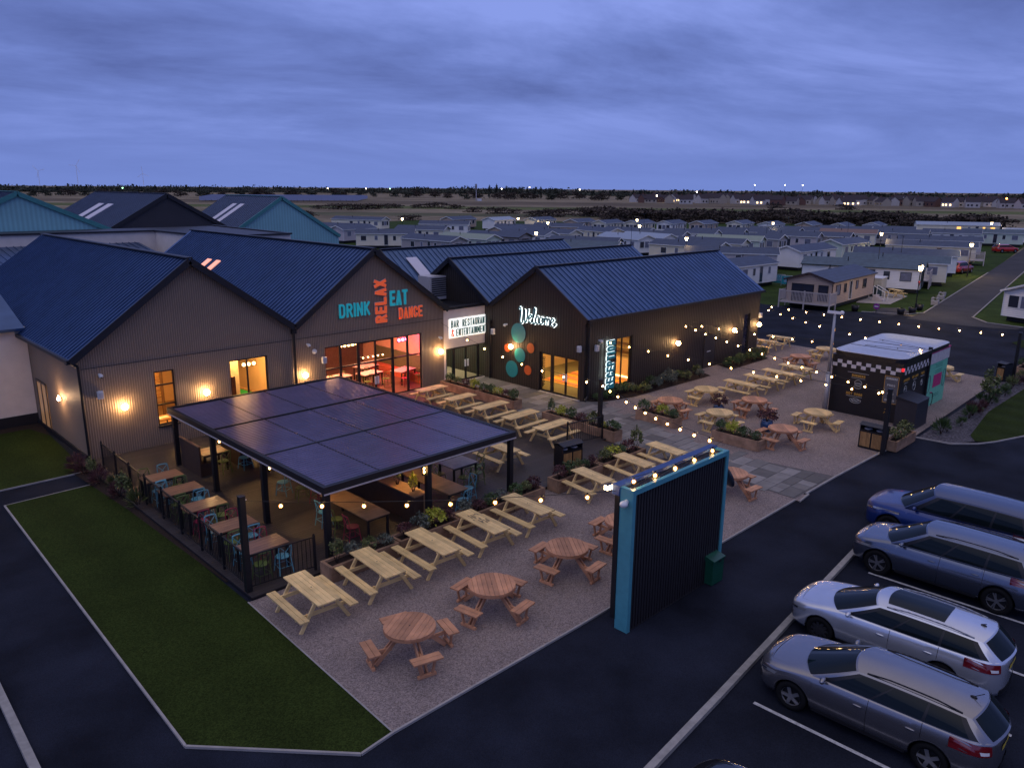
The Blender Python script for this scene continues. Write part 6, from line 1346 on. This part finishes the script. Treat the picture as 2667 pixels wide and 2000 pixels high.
far = [((106.5, 129.8), 112, 14.6, 'cream', 'dark', 'cream caravan with the topmost roof of the left group', {}), ((82.7, 101.9), 110, 11.5, 'cream', 'dark', 'cream caravan in front of the topmost roof, left group, above the teal hall', {}), ((77.6, 80.4), 139, 10.0, 'cream', 'dark', 'cream caravan with a long plain side, nearest the teal hall', dict(front='none')),
       ((70.1, 59.4), 93, 11.4, 'grey', 'dark', 'mushroom grey caravan with white glazed doors in its gable', dict(front='doors')), ((77.7, 59.8), 96, 10.6, 'pale green', 'pale green', 'pale green caravan with a white bay next to the mushroom grey one', {}),
       ((85.3, 60.1), 96, 12, 'grey', 'dark', 'grey caravan with a dark timber veranda gable', dict(front='doors', trimc=mat('dark_brown_trim', (.04, .025, .02), .5))), ((92.8, 61.2), 93, 11, 'white', 'dark', 'white gabled caravan behind the dark timber veranda', {}), ((99.9, 61.8), 90, 11.2, 'cream', 'dark', 'cream gabled caravan two along from the dark veranda', {}),
       ((89.8, 86.0), 120, 10, 'cream', 'dark', 'cream caravan between the left group and the brown gable', dict(front='none')), ((108.8, 101.0), 130, 11, 'white', 'dark', 'white caravan below the brown timber gable', {}), ((110.9, 78.7), 125, 11, 'lilac grey', 'dark', 'lilac caravan with long dark roof by the middle lamp', {}), ((120.5, 77.6), 118, 10.5, 'tan', 'dark', 'tan caravan right of the middle lamp', {}),
       ((110.2, 60.4), 75, 11, 'cream', 'dark', 'cream gabled caravan left of the pale blue roofs', {}), ((80.2, 36.5), 108, 11.4, 'cream', 'slate', 'cream caravan peeping over the seamed roof by the thin lamp', {}), ((87.6, 42.2), 112, 11, 'lilac grey', 'dark', 'lilac caravan with pale gable behind the thin lamp', {}), ((71.4, 33.0), 118, 8, 'grey', 'slate', 'low grey caravan hugging the reception roofline', dict(front='none')), ((116, 56.5), 92, 10.5, 'white', 'dark', 'white gabled caravan between the two middle lamps', {}),
       ((121.5, 123.8), 12, 10, 'tan', 'dark', 'tan lodge with a brown timber gable at the back of the park', dict(front='none')), ((127.3, 114.5), 12, 9.5, 'white', 'pale blue', 'white caravan with a big blank gable and pale roof at the back', dict(front='none')), ((136.6, 108.6), 12, 9.5, 'cream', 'dark', 'cream caravan brightly lit by a lamp at the back of the park', dict(front='none')), ((73.3, 98.9), 12, 9, 'lilac grey', 'dark', 'small lilac gabled caravan beside the dark green car', dict(front='none')), ((95.7, 78.4), 12, 9, 'tan', 'dark', 'tan caravan with a small dark veranda gable mid park', {})]
for e, a, ln, wl, rf, lb, kw_ in far: caravan(e, a, ln, wl, rf, lb, **kw_)
veranda('veranda', (84.6, -3.2, 0), R(14), 3.6, 2.2, .95, 'white skirted veranda attached to the long white caravan by the road', True); veranda('veranda', (120.0, .8, 0), R(15), 3.2, 2.0, .8, 'white veranda beside the cream caravan further along the road')
t = thing('storage_shed', 'small cream plastic shed beside the tan chalet steps', 'shed', (74.2, -.9, .02), R(8)); sh = mat('shed_cream', (.50, .46, .36), .5); m = MB(); m.b2(0, 2.4, -1.0, .6, 0, 1.75); m.build('body', sh, t); m = MB(); m.b2(-.06, 2.46, -1.06, .66, 1.75, 1.83); m.build('lid', white_pl, t)
t = thing('covered_barbecue', 'dark covered barbecue between shed and chalet steps', 'barbecue', (73.0, -2.0, .02)); m = MB(); m.prism([(0, 0), (1.2, -.1), (1.3, .6), (.1, .7)], 0, .85); m.prism([(.15, .1), (1.0, 0), (1.1, .5), (.2, .55)], .85, 1.05); m.build('cover', mat('green_cover', (.02, .04, .045), .6), t)
t = thing('doorsteps', 'timber steps with a white handrail to the side door of the tan chalet', 'steps', (70.3, -3.0, .02)); m = MB(); [m.b2(0, .9, -.3 * k, .3 - .3 * k, 0, .55 - .18 * k) for k in range(3)]; m.build('treads', vm_, t); m = MB(); [m.tube([(x, .3, .5), (x, .3, 1.45), (x, -.8, .9), (x, -.8, 0)], .035, 6) for x in (0, .9)]; m.build('handrail', white_pt, t)
dup(REG['A15'], (74.6, -3.3, .03), R(60), 'weathered picnic table on the pale slab behind the tan chalet')
for (x, y, s, lb) in ((63.4, -7.8, 1, 'dark pot nearest the no entry disc'), (64.75, -8.3, 1.0, 'dark pot around the foot of the park lamp'), (67.1, -8.1, 1, 'dark pot right of the park lamp'), (62.2, -4.3, 1, 'dark pot by the veranda corner')):
    def mk():
        t = thing('dark_pot', '', 'plant pot'); m = MB(); m.lathe([(.001, 0), (.26, 0), (.34, .5), (.30, .5), (.28, .42), (.001, .42)], n=16); m.build('pot', black_m, t, smooth=True); m = MB(); foliage(m, (0, 0, .5), .22, .22, .14, 90, .05, 5); m.build('foliage', LM['green'], t); return t
    first_or_dup(REG, 'pot', mk, (x, y, .02), 0, lb, 'dark pots along the park road')
t = thing('speed_sign', 'small purple disc on a short post at the parking pad', 'sign', (62.6, -6.0, .02)); m = MB(); m.cyl((0, 0, 0), (0, 0, .35), .03, n=6); m.build('post', black_m, t); m = MB(); m.cyl((-.03, 0, .55), (.0, 0, .55), .27, n=20); m.build('disc', mat('purple_disc', (.25, .03, .25), .5), t); m = MB(); m.b2(-.04, -.031, -.17, .17, .50, .60); m.build('bar', white_pt, t)
for i, (x, y) in enumerate(((72.3, -7.8), (74.5, -7.1), (76.8, -6.9), (79.5, -6.2))):
    def mk():
        t = thing('stone_trough', '', 'trough'); m = MB(); m.b2(-.5, .5, -.3, .3, 0, .38); m.build('trough', conc, t); m = MB(); foliage(m, (0, 0, .42), .35, .2, .18, 60, .06, 8); m.build('foliage', LM['olive'], t); return t
    first_or_dup(REG, 'trough', mk, (x, y, .0), R(10), f'{ORD[i]} stone trough from the lamp along the park road edge', 'stone troughs along the road')
# banners on crowd barriers
ban = mat('banner_teal', (.015, .26, .30), .5, var=.1)
for (x, y, rz, w, lb, txts) in ((75.6, 10.6, -77, 2.7, 'left teal banner on a slumped crowd barrier by the white caravan', ('.....', '..')), (75.3, 8.3, -72, 2.0, 'right upright teal banner on a crowd barrier by the white caravan', ('', ''))):
    t = thing('banner_barrier', lb, 'banner', (x, y, 0), R(rz)); t['group'] = 'teal banners on barriers'; m = MB(); m.tube([(-w / 2, 0, 0), (-w / 2, 0, 1.15), (w / 2, 0, 1.15), (w / 2, 0, 0)], .03, 6); m.tube([(-w / 2, 0, .2), (w / 2, 0, .2)], .025, 6); m.build('barrier', mat('barrier_steel', (.4, .42, .45), .4, .5), t)
    m = MB(); m.b2(-w / 2 + .03, w / 2 - .03, -.05, -.04, .22, 1.1); b = m.build('banner_sheet', ban, t); m = MB(); rr = random.Random(3)
    for z, hh in ((.88, .10), (.72, .05), (.60, .05), (.46, .09)):
        a = -w / 2 + .3
        while a < w / 2 - .35: q = rr.uniform(.15, .38); m.b2(a, min(a + q, w / 2 - .15), -.056, -.051, z, z + hh); a += q + .08
    m.build('banner_print', mat('banner_print', (.35, .42, .6), .6), b)
# park lamps
def park_lamp(x, y, label, real=True, h=4.0):
    def mk():
        t = thing('park_lamp', '', 'lamp post'); m = MB(); m.cyl((0, 0, 0), (0, 0, .9), .09, .08, 10); m.cyl((0, 0, .9), (0, 0, 3.72), .05, .04, 10); m.build('shaft', black_m, t); m = MB(); m.lathe([(.001, 3.72), (.12, 3.74), (.21, 4.12), (.001, 4.13)], n=8); m.build('lantern_glass', mat('park_lamp_glow', (1, .9, .7), .3, emis=(1.0, .72, .38), es=26), t); m = MB(); m.lathe([(.24, 4.12), (.12, 4.26), (.001, 4.34)], n=8); m.build('lantern_cap', black_m, t); return t
    return first_or_dup(REG, 'plamp', mk, (x, y, 0), 0, label, 'park lamp posts')
plights = [(65.0, -8.45, 'lit park lamp nearest the camera, with a red ribbon, at the road corner'), (102.6, -2.0, 'lit park lamp beside the dark red car'), (119.4, 15.4, 'lit park lamp in front of the brown roofed caravan'), (182.5, 16.4, 'lit park lamp at the far right back of the park'), (83.8, 27.8, 'lit park lamp rising behind the reception ridge'), (141.1, 44.8, 'lit park lamp among the middle row gables'), (108.0, 53.5, 'lit park lamp left of the pale blue roof'), (130.8, 71.0, 'lit park lamp beside the first back row gable'), (91.9, 103.0, 'lit park lamp behind the long plain cream caravan'), (114.0, 90.6, 'lit park lamp by the brightly lit cream caravan'), (104.0, 72.4, 'lit park lamp left of centre mid park'), (76.4, 49.1, 'lit park lamp standing over the black seamed roof')]
for x, y, lb in plights: park_lamp(x, y, lb)
def pt(loc, e, col, r=.15):
    l = bpy.data.lights.new('lamp_light', 'POINT'); l.energy = e; l.color = col; l.shadow_soft_size = r; o = bpy.data.objects.new('lamp_light', l); COL.objects.link(o); o.location = loc
pt((65.2, -8.9, 4.6), 330, (1, .70, .36)); pt((102.0, -2.8, 4.6), 420, (1, .70, .36)); pt((136.0, 104, 4.2), 500, (1, .75, .4)); pt((182, 14.5, 4.6), 420, (1, .7, .36)); pt((119, 14.5, 4.6), 150, (1, .7, .36)); pt((74.5, -4.5, 2.6), 30, (1, .75, .4)); pt((101.8, -1.8, 1.9), 45, (1, .6, .25)); pt((209, 20, 3), 160, (1, .6, .25)); pt((83, 27, 4.5), 110, (1, .7, .36))
t = thing('lamp_ribbon', 'red ribbon tied to the nearest park lamp', 'ribbon', (65.0, -8.45, 2.75)); m = MB(); m.sphere((0, 0, 0), .09, 8, 6, sq=(1, 1, 1.3)); m.b2(-.03, .03, -.07, -.05, -.3, 0); m.build('bow', mat('ribbon_red', (.4, .01, .015), .5), t)
aer = [(86.5, 3.2), (98.8, 5), (110, 33), (118, 34), (129, 33), (142, 30), (152, 47), (160, 60), (143, 78), (93, 44)]
for i, (x, y) in enumerate(aer):
    def mk():
        t = thing('tv_aerial', '', 'aerial'); m = MB(); m.cyl((0, 0, 0), (0, 0, 4.9), .03, n=5); m.build('mast', black_m, t); m = MB(); m.beam((-.5, 0, 4.8), (.5, 0, 4.9), .03, .03); [m.beam((q, -.25, 4.85), (q, .25, 4.85), .02, .02) for q in (-.4, -.15, .1, .35)]; m.build('array', black_m, t); return t
    first_or_dup(REG, 'aer', mk, (x, y, 0), R(i * 37), f'thin television aerial over the caravan roofs, {ORD[i]} nearest the camera', 'television aerials')

# ------------------------------------------------------------------ marsh, hedges, village, woods
fardark = mat('far_foliage', (.060, .066, .052), 1, var=.35, vs=.3, isl=.5); farbrown = mat('far_bare_scrub', (.072, .058, .050), 1, var=.35, vs=.3, isl=.5); bark = mat('bark', (.05, .04, .035), .9)  # far foliage colour lightened to stand in for haze
def blob_tree(name, cat, x, y, h, w, label, m_, group=None, trunk=True, n=170, seed=1, leaf=None, base=.15):
    t = thing(name, label, cat, (x, y, 0));
    if group: t['group'] = group
    m = MB(); lf = leaf or max(.35, w * .07); rr = random.Random(seed)
    for k in range(5): foliage(m, (rr.uniform(-.3, .3) * w, rr.uniform(-.3, .3) * w, h * rr.uniform(.30, .60)), w * rr.uniform(.25, .36), w * .3, h * rr.uniform(.22, .32), n // 5, lf, seed * 7 + k, core=.1)
    if base < .2: foliage(m, (0, 0, h * .12), w * .5, w * .45, h * .35, n // 2, lf, seed + 99, core=.1)
    m.build('crown', m_, t)
    m = MB(); m.cyl((0, 0, 0), (0, 0, h * .6), max(.12, h * .025), .08, 6)
    for k in range(4): a = k * 1.6; m.cyl((0, 0, h * .3), (math.cos(a) * w * .25, math.sin(a) * w * .25, h * .65), .1, .04, 5)
    m.build('trunk', bark, t); return t
protoT = {}
def tree_at(kind, x, y, h, label, group, s=1):
    if kind not in protoT:
        if kind == 'bush': o = blob_tree('marsh_bush', 'bush', 0, 0, 3.2, 8.0, '', farbrown, seed=4, n=520, leaf=.26)
        elif kind == 'tree': o = blob_tree('far_tree', 'tree', 0, 0, 8, 8.5, '', fardark, seed=9, n=560, leaf=.40)
        elif kind == 'poplar': o = blob_tree('poplar_tree', 'tree', 0, 0, 12, 3.0, '', fardark, seed=14, n=420, leaf=.38)
        elif kind == 'tree2': o = blob_tree('far_tree', 'tree', 0, 0, 7, 10, '', farbrown, seed=23, n=560, leaf=.42)
        protoT[kind] = o
    else: o = copy_tree(protoT[kind])
    h0 = {'bush': 3.2, 'tree': 8, 'poplar': 12, 'tree2': 7}[kind]; o.location = (x, y, 0); o.scale = (s * h / h0, s * h / h0, h / h0); o.rotation_euler = (0, 0, random.uniform(0, 6)); o['label'] = label; o['group'] = group; return o
random.seed(21)
E1v = Vector((0.71339, -0.70073)); Fv = Vector((0.68067, 0.69024)).normalized(); C2 = Vector((-8.31, -31.94))
def polar(px, dist):
    """ground point along a bearing measured from the view axis (metres right per metre forward)"""
    v = Fv + E1v.normalized() * px; v.normalize(); p = C2 + v * dist; return p.x, p.y
# scrub band right of centre and its bushes
k = 0
for i in range(46):
    b = -.02 + .0 + .50 * i / 45 + random.uniform(-.006, .006) + .12; d_ = random.uniform(262, 300) - 10 * (i / 45)
    x, y = polar(b, d_ + (0 if i > 3 else 20)); tree_at('bush', x, y, random.uniform(3.0, 5.6), f'dark scrub bush number {i + 1} from the left in the long thicket behind the caravans', 'scrub thicket behind the caravans', s=1.25)
spots = [(-.245, 392), (-.22, 385), (-.20, 380), (-.185, 390), (-.17, 395), (-.075, 400), (-.05, 350), (-.02, 330), (.0, 335), (.03, 300), (.045, 300), (.06, 320), (.09, 340), (.155, 330), (.17, 325), (-.30, 250), (-.28, 255), (-.26, 300), (-.50, 420), (-.47, 425), (-.44, 430), (-.36, 430), (.20, 260), (.33, 500), (.42, 480), (-.13, 260), (-.10, 420), (-.15, 410), (-.12, 415), (-.29, 262)]
for i, (b, d_) in enumerate(sorted(spots)):
    x, y = polar(b, d_); tree_at('bush', x, y, random.uniform(2.2, 4.0), f'low dark bush out on the marsh, number {i + 1} from the left', 'bushes on the marsh', s=1.5)
# field bands
for i, (d0, d1, c, nm) in enumerate(((560, 640, (.10, .115, .045), 'green_field'), (700, 860, (.13, .105, .075), 'brown_field'), (300, 330, (.085, .085, .05), 'rush_strip'), (420, 470, (.10, .10, .06), 'rush_strip'))):
    g = MB(); g.poly([polar(-.9, d0), polar(.9, d0 * .9), polar(.9, d1 * .9), polar(-.9, d1)], -.05 + .004 * i); struct(nm, g, mat(nm + str(i), c, 1, var=.3, vs=.02))
# solar farm
t = thing('solar_farm', 'long blue grey sheet of solar panels on the marsh left of centre', 'solar panels', (*polar(-.29, 640), 0)); m = MB()
for r_ in range(9):
    for q in range(26):
        b = -.395 + .0077 * q + r_ * .002; dd = 575 + r_ * 17
        if b > -.19: continue
        a = Vector((*polar(b, dd), 0)); c_ = Vector((*polar(b + .0072, dd), 0)); up_ = Vector((*polar(b, dd + 9), 0)) - a
        m.add([a + ZVv * .8, c_ + ZVv * .8, c_ + up_ + ZVv * 3.2, a + up_ + ZVv * 3.2], [(0, 1, 2, 3)])
m.build('panel_rows', mat('solar_blue', (.05, .07, .17), .35, .2, var=.08, vs=.1), t, world=True); m = MB()
for q in range(26): b = -.395 + .0077 * q; x, y = polar(b, 580); m.cyl((x, y, 0), (x, y, 1.5), .1, n=4)
m.build('legs', black_m, t, world=True)
# distant woodland mass and single trees in front of it
wd = MB(); rr = random.Random(8)
for i in range(520):
    b = -.72 + 1.5 * i / 519; d_ = rr.uniform(1250, 1500) if b < .02 else rr.uniform(1150, 1300)
    x, y = polar(b, d_); h = rr.uniform(5, 11) * (1.15 if -.12 < b < .10 else 1) * (d_ / 1300)
    foliage(wd, (x, y, h * .22), 22, 22, h * .75, 90, 2.1, i, core=.1)
tag(wd.build('far_woodland', fardark), 'dark line of woods along the whole horizon', 'woodland', kind='stuff')
random.seed(12)
for i in range(34):
    b = -.70 + .62 * i / 33 + random.uniform(-.008, .008); x, y = polar(b, random.uniform(760, 900)); tree_at(random.choice(('tree', 'tree2')), x, y, random.uniform(6, 10), f'dark tree on the left skyline, number {i + 1} from the left edge', 'skyline trees left of centre', s=1.5)
for i, b in enumerate((-.03, -.022, -.01, .002, .018, .027, .034, .05, .098, .112, .15, .163, .335, .35, .52)):
    x, y = polar(b, random.uniform(820, 900)); tree_at('poplar' if i not in (3, 7) else 'tree', x, y, random.uniform(13, 19) if b < .06 else random.uniform(10, 14), f'tall narrow tree standing above the woods, number {i + 1} from the left', 'tall skyline trees', s=1.0)
for i in range(44):
    b = -.06 + .75 * i / 43 + random.uniform(-.006, .006); x, y = polar(b, random.uniform(700, 800)); tree_at(random.choice(('tree', 'tree2')), x, y, random.uniform(6, 9.5), f'dark tree among the village houses, number {i + 1} from the left', 'village trees', s=1.4)
# village houses
hw_m = [mat('house_white', (.50, .47, .45), .8), mat('house_brick', (.16, .09, .075), .8), mat('house_cream', (.38, .33, .27), .8)]; hr = mat('house_tiles', (.06, .05, .06), .8); hl = mat('house_window_lit', (1, .8, .5), .3, emis=(1, .66, .30), es=3.2); hd = mat('house_window', (.02, .02, .03), .2)
random.seed(33)
for i in range(62):
    b = .155 + .52 * i / 61 + random.uniform(-.004, .004); x, y = polar(b, random.uniform(600, 690)); w = random.uniform(8, 12); dd = 7; h = random.uniform(2.6, 4.6)
    ci = random.choice((0, 0, 1, 2)); t = thing('village_house', f'{["white", "brick", "cream"][ci]} village house under the far trees, number {i + 1} from the left', 'house', (x, y, 0), random.uniform(0, 3.1)); t['group'] = 'far village houses'
    m = MB(); m.b2(-w / 2, w / 2, -dd / 2, dd / 2, 0, h); [m.add([(s * w / 2, -dd / 2, h), (s * w / 2, dd / 2, h), (s * w / 2, 0, h + 2.9)], [(0, 1, 2)]) for s in (-1, 1)]; m.build('wall', hw_m[ci], t)
    m = MB(); [m.add([(-w / 2 - .3, s * (dd / 2 + .3), h - .2), (w / 2 + .3, s * (dd / 2 + .3), h - .2), (w / 2 + .3, 0, h + 3), (-w / 2 - .3, 0, h + 3)], [(0, 1, 2, 3)]) for s in (-1, 1)]; r_o = m.build('roof', hr, t); m = MB(); m.b2(w * .3, w * .3 + .8, -.4, .4, h + 1.5, h + 3.9); m.build('chimney', hw_m[1], r_o)
    m = MB(); [m.b2(a, a + 1.2, s * (dd / 2), s * (dd / 2 + .05), 1, 2.2) for a in (-w * .35, 0, w * .25) for s in (-1, 1)]; m.build('window', hl if random.random() < .22 else hd, t)
for i, (b, d_, z, e_, c_) in enumerate(((.302, 1050, 16, 60, 'w'), (.340, 1050, 16, 45, 'w'), (.362, 1050, 16, 80, 'w'), (-.233, 950, 8, 40, 'w'), (-.155, 950, 8, 25, 'g'), (-.185, 950, 8, 18, 'w'), (.083, 800, 9, 20, 'w'), (-.015, 900, 9, 18, 'w'), (.02, 1000, 11, 25, 'w'), (.62, 600, 6, 22, 'o'), (.42, 640, 5, 25, 'w'), (.23, 700, 8, 16, 'w'), (-.49, 900, 7, 18, 'g'), (.51, 640, 4, 16, 'w'), (.18, 640, 5, 20, 'w'))):
    x, y = polar(b, d_); t = thing('distant_street_light', f'tiny bright light on the horizon, number {i + 1} in its line of lights', 'street light', (x, y, 0)); t['group'] = 'distant street lights'
    m = MB(); m.cyl((0, 0, 0), (0, 0, z), .12, n=5); m.build('column', black_m, t); m = MB(); m.sphere((0, 0, z + .3), .55, 6, 4); m.build('lamp_head', {'w': mat('far_light_white', (1, 1, 1), .3, emis=(1, .82, .62), es=14), 'g': mat('far_light_green', (1, 1, 1), .3, emis=(.35, 1, .45), es=9), 'o': mat('far_light_orange', (1, .5, .2), .3, emis=(1, .3, .06), es=12)}[c_], t)
x, y = polar(-.0468, 640); t = thing('telecom_mast', 'thin pale telecom mast with antennas rising over the woods near the centre', 'mast', (x, y, 0)); m = MB(); m.cyl((0, 0, 0), (0, 0, 13.5), .35, .28, 8); m.build('shaft', mat('mast_grey', (.42, .40, .45), .6), t); m = MB(); [m.b2(a, a + .5, c_, c_ + .3, 9.3 + z, 13.2 + z) for a, c_, z in ((-1.1, 0, 0), (.7, .4, 0), (-.3, -.8, -1))]; m.build('antenna_cluster', farbrown, t); m = MB(); m.b2(2, 5, -1, 1, 0, 1.8); m.build('cabinet', white_pl, t)
turb = mat('turbine_white', (.80, .80, .86), .6)
for i, (b, d_, h) in enumerate(((-.593, 2600, 46), (-.545, 2400, 58), (-.463, 2500, 42))):
    x, y = polar(b, d_); t = thing('wind_turbine', ['faint wind turbine at the left picture edge', 'tallest faint wind turbine left of centre', 'faint wind turbine right of the other two'][i], 'wind turbine', (x, y, 0)); m = MB(); m.cyl((0, 0, 0), (0, 0, h), .75, .45, 8); m.build('tower', turb, t)
    r_ = Fv; m = MB()
    for k in range(3): a = R(15 + i * 40 + 120 * k); m.beam((0, 0, h), (E1v.x * math.cos(a) * 19, E1v.y * math.cos(a) * 19, h + math.sin(a) * 19), .5, .7)
    m.build('blades', turb, t)
# ------------------------------------------------------------------ furniture seen through the glass
mint = mat('pink_lit_tabletop', (.55, .40, .36), .35); wd_t = mat('inside_wood', (.32, .17, .08), .4, var=.2, vs=3)
for i, (x, y, lb) in enumerate(((10.6, 1.3, 'wooden table inside behind the left pane of the restaurant'), (12.9, 2.6, 'pale table inside left of the glazed doors'), (14.6, 2.2, 'pale table inside behind the right door leaf'), (15.4, 3.7, 'pale table inside under the pictures'), (16.4, 1.6, 'pale table inside at the right end of the glazing'), (11.6, 3.6, 'wooden table inside by the counter'))):
    first_or_dup(REG, 'it' + ('w' if i in (0, 5) else 'p'), dining(1.3, .8, wd_t if i in (0, 5) else mint), (x, y, .10), R(4 * i), lb, 'restaurant tables inside')
def ichair(k, x, y, rz, lb): put_chair(k, x, y, rz, lb)['group'] = 'chairs inside the restaurant'
for i, (k, x, y, rz) in enumerate((('red', 9.75, 1.1, 90), ('red', 11.4, 1.5, -90), ('green', 12.1, 2.4, 80), ('green', 13.6, 2.9, -80), ('green', 14.0, 1.5, 15), ('green', 15.1, 1.4, -10), ('red', 15.9, .8, 0), ('green', 16.9, .9, 5), ('green', 14.8, 3.1, 20))):
    ichair(k, x, y, rz, f'{k} chair inside the restaurant, {ORD[i]} from the left behind the glazing')
for nm, cx_, cy_, n_, lb in (('pendant_bar', 10.0, 1.0, 3, 'pendant bar of three glowing globes at the left restaurant pane'), ('pendant_bar', 13.0, 1.6, 5, 'pendant bar of five glowing globes over the glazed doors'), ('pendant_bar', 15.9, .9, 3, 'pink lit pendant bar at the right restaurant pane'), ('pendant_bar', 7.25, .9, 3, 'pendant bar of three globes inside the left hall wide window'), ('pendant_bar', 5.95, 1.0, 2, 'small wall light glowing at the left of the left hall wide window')):
    t = thing(nm, lb, 'pendant light', (cx_, cy_, 2.65)); t['group'] = 'pendant bars inside'; w = .24 * n_; m = MB(); m.tube([(-w / 2, 0, .15), (-w / 2, 0, -.1), (w / 2, 0, -.1), (w / 2, 0, .15), (-w / 2, 0, .15)], .012, 4); m.tube([(0, 0, .15), (0, 0, .75)], .01, 4); m.build('frame', black_m, t)
    for k in range(n_):
        m = MB(); m.sphere((-w / 2 + w * (k + .5) / n_, 0, 0), .075, 8, 6); m.build('globe', mat('pink_globe', (1, .2, .5), .3, emis=(1, .10, .42), es=16) if cx_ == 15.9 else mat('amber_globe', (1, .7, .4), .3, emis=(1, .55, .22), es=14), t)
t = thing('bulb_reflection', 'row of six small glowing bulbs imitating a reflection in the glazed restaurant doors', 'light', (13.6, .55, 2.12)); m = MB(); m.beam((-.85, 0, .05), (.85, 0, .05), .03, .03); m.build('rail', black_m, t)  # bulbs added inside to imitate a bulb row mirrored in the glass
for k in range(6): m = MB(); m.sphere((-.75 + .3 * k, 0, 0), .04, 8, 6); m.build('bulb', mat('amber_globe', (1, .7, .4), .3, emis=(1, .55, .22), es=14), t)
t = thing('drinks_shelf', 'dark shelving with bottles on the back wall inside the restaurant', 'shelf', (10.6, 6.7, 1.2)); m = MB(); [m.b2(-.9, 1.0, -.2, .2, .3 * q, .3 * q + .04) for q in range(5)]; m.build('shelf', wd_t, t); rr = random.Random(4); m = MB(); [m.cyl((-.8 + .13 * q, 0, .3 * z + .04), (-.8 + .13 * q, 0, .3 * z + .04 + rr.uniform(.12, .22)), .035, .02, 6) for q in range(14) for z in range(4)]; m.build('bottles', mat('bottle_dark', (.05, .12, .06), .2, isl=.5), t)
t = thing('booth_seating', 'long dark green booth seating inside at the right of the restaurant', 'bench', (16.9, 3, .1)); m = MB(); m.b2(16.9, 17.3, .6, 5.5, .1, .55); m.build('seat', mat('booth_red', (.45, .10, .05), .5), t, world=True); m = MB(); m.b2(17.3, 17.38, .6, 5.5, .1, 1.5); m.build('backrest', mat('booth_green', (.10, .10, .05), .6), t, world=True)
t = thing('bar_counter', 'orange fronted counter inside at the left of the restaurant', 'counter', (10.3, 4.5, .1)); m = MB(); m.b2(9.5, 12.2, 4.6, 5.2, .1, 1.2); m.build('front', mat('counter_orange', (.6, .26, .06), .5), t, world=True); m = MB(); m.b2(9.4, 12.3, 4.5, 5.3, 1.2, 1.25); m.build('worktop', wd_t, t, world=True)
for i, (x, z, w, h) in enumerate(((12.5, 1.3, .7, 1.0), (13.5, 1.3, .75, 1.0), (14.9, 1.6, .9, .8), (16.0, 1.6, .9, .8))):
    t = thing('framed_picture', f'framed food picture on the restaurant back wall, {ORD[i]} from the left', 'picture', (x, 6.95, z)); t['group'] = 'framed pictures inside'; m = MB(); m.b2(-w / 2, w / 2, -.03, 0, 0, h); m.build('frame', black_m, t); m = MB(); m.b2(-w / 2 + .04, w / 2 - .04, -.04, -.03, .04, h - .04); m.build('print', mat('print_paper', (.5, .40, .32), .6, var=.5, vs=3), t)
t = thing('pool_table', 'green baize pool table inside the left hall window', 'pool table', (7.3, 3.2, .1), R(8)); m = MB(); m.b2(-.6, .6, -1.1, 1.1, .78, .80); m.build('baize', mat('baize', (.02, .22, .05), .9), t); m = MB(); [m.b2(*q) for q in ((-.72, .72, -1.22, -1.1, .6, .86), (-.72, .72, 1.1, 1.22, .6, .86), (-.72, -.6, -1.1, 1.1, .6, .86), (.6, .72, -1.1, 1.1, .6, .86))]; m.build('rail', wd_t, t)
for a in (-1, 1):
    for b in (-1, 1): m = MB(); m.cyl((a * .5, b * .95, 0), (a * .5, b * .95, .62), .07, .10, 10); m.build('leg', wd_t, t)
t = thing('dark_cabinet', 'dark timber cabinet inside the left half of the wide window', 'cabinet', (6.3, 1.2, .1)); m = MB(); m.b2(-.5, .4, 0, .6, 0, 2.0); m.build('body', mat('cabinet_brown', (.12, .05, .02), .5, var=.3), t); m = MB(); [m.b2(-.45 + .28 * k, -.22 + .28 * k, -.02, -.001, .15, 1.1) for k in range(3)]; m.build('door_panel', wd_t, t)
t = thing('pillar', 'pale square column inside the wide window of the left hall', 'pillar', (7.05, 2.2, .1)); m = MB(); m.b2(-.2, .2, -.2, .2, 0, 3.2); m.build('shaft', mat('pillar_cream', (.7, .58, .42), .6), t); m = MB(); m.b2(-.23, .23, -.23, .23, 0, .15); m.build('base', wd_t, t)
t = thing('low_table', 'low table with papers inside the narrow window of the left hall', 'table', (3.2, 1.2, .1)); m = MB(); m.b2(-.5, .5, -.4, .4, .7, .74); m.build('top', wd_t, t); m = MB(); m.b2(-.3, .1, -.2, .15, .741, .75); m.b2(.12, .4, -.1, .2, .741, .748); m.build('papers', white_pt, t); m = MB(); [m.b2(a, a + .05, b, b + .05, 0, .7) for a in (-.48, .43) for b in (-.38, .33)]; m.build('legs', black_m, t)
t = thing('wooden_screen', 'slatted timber screen inside the narrow window of the left hall', 'screen', (3.1, 3.5, .1)); m = MB(); [m.b2(-1.2, 1.2, 0, .05, 1.0 + .14 * k, 1.08 + .14 * k) for k in range(14)]; m.build('slats', wd_t, t); m = MB(); [m.b2(a, a + .12, -.06, 0, 0, 3.1) for a in (-1.2, -.4, .4, 1.1)]; m.build('posts', mat('screen_post', (.10, .05, .03), .5), t)
# vertical lettering on the reception side pane
put_text('window_lettering', B3, mat('vinyl_dark', (.05, .05, .04), .5), 'welcome', 1, frame_M((20.8 + .085, -.82 - 4.12 + .12, .35), ZV, NX) , fit=(1.6, .28), offset=.01, extrude=.002)
bpy.context.view_layer.update()
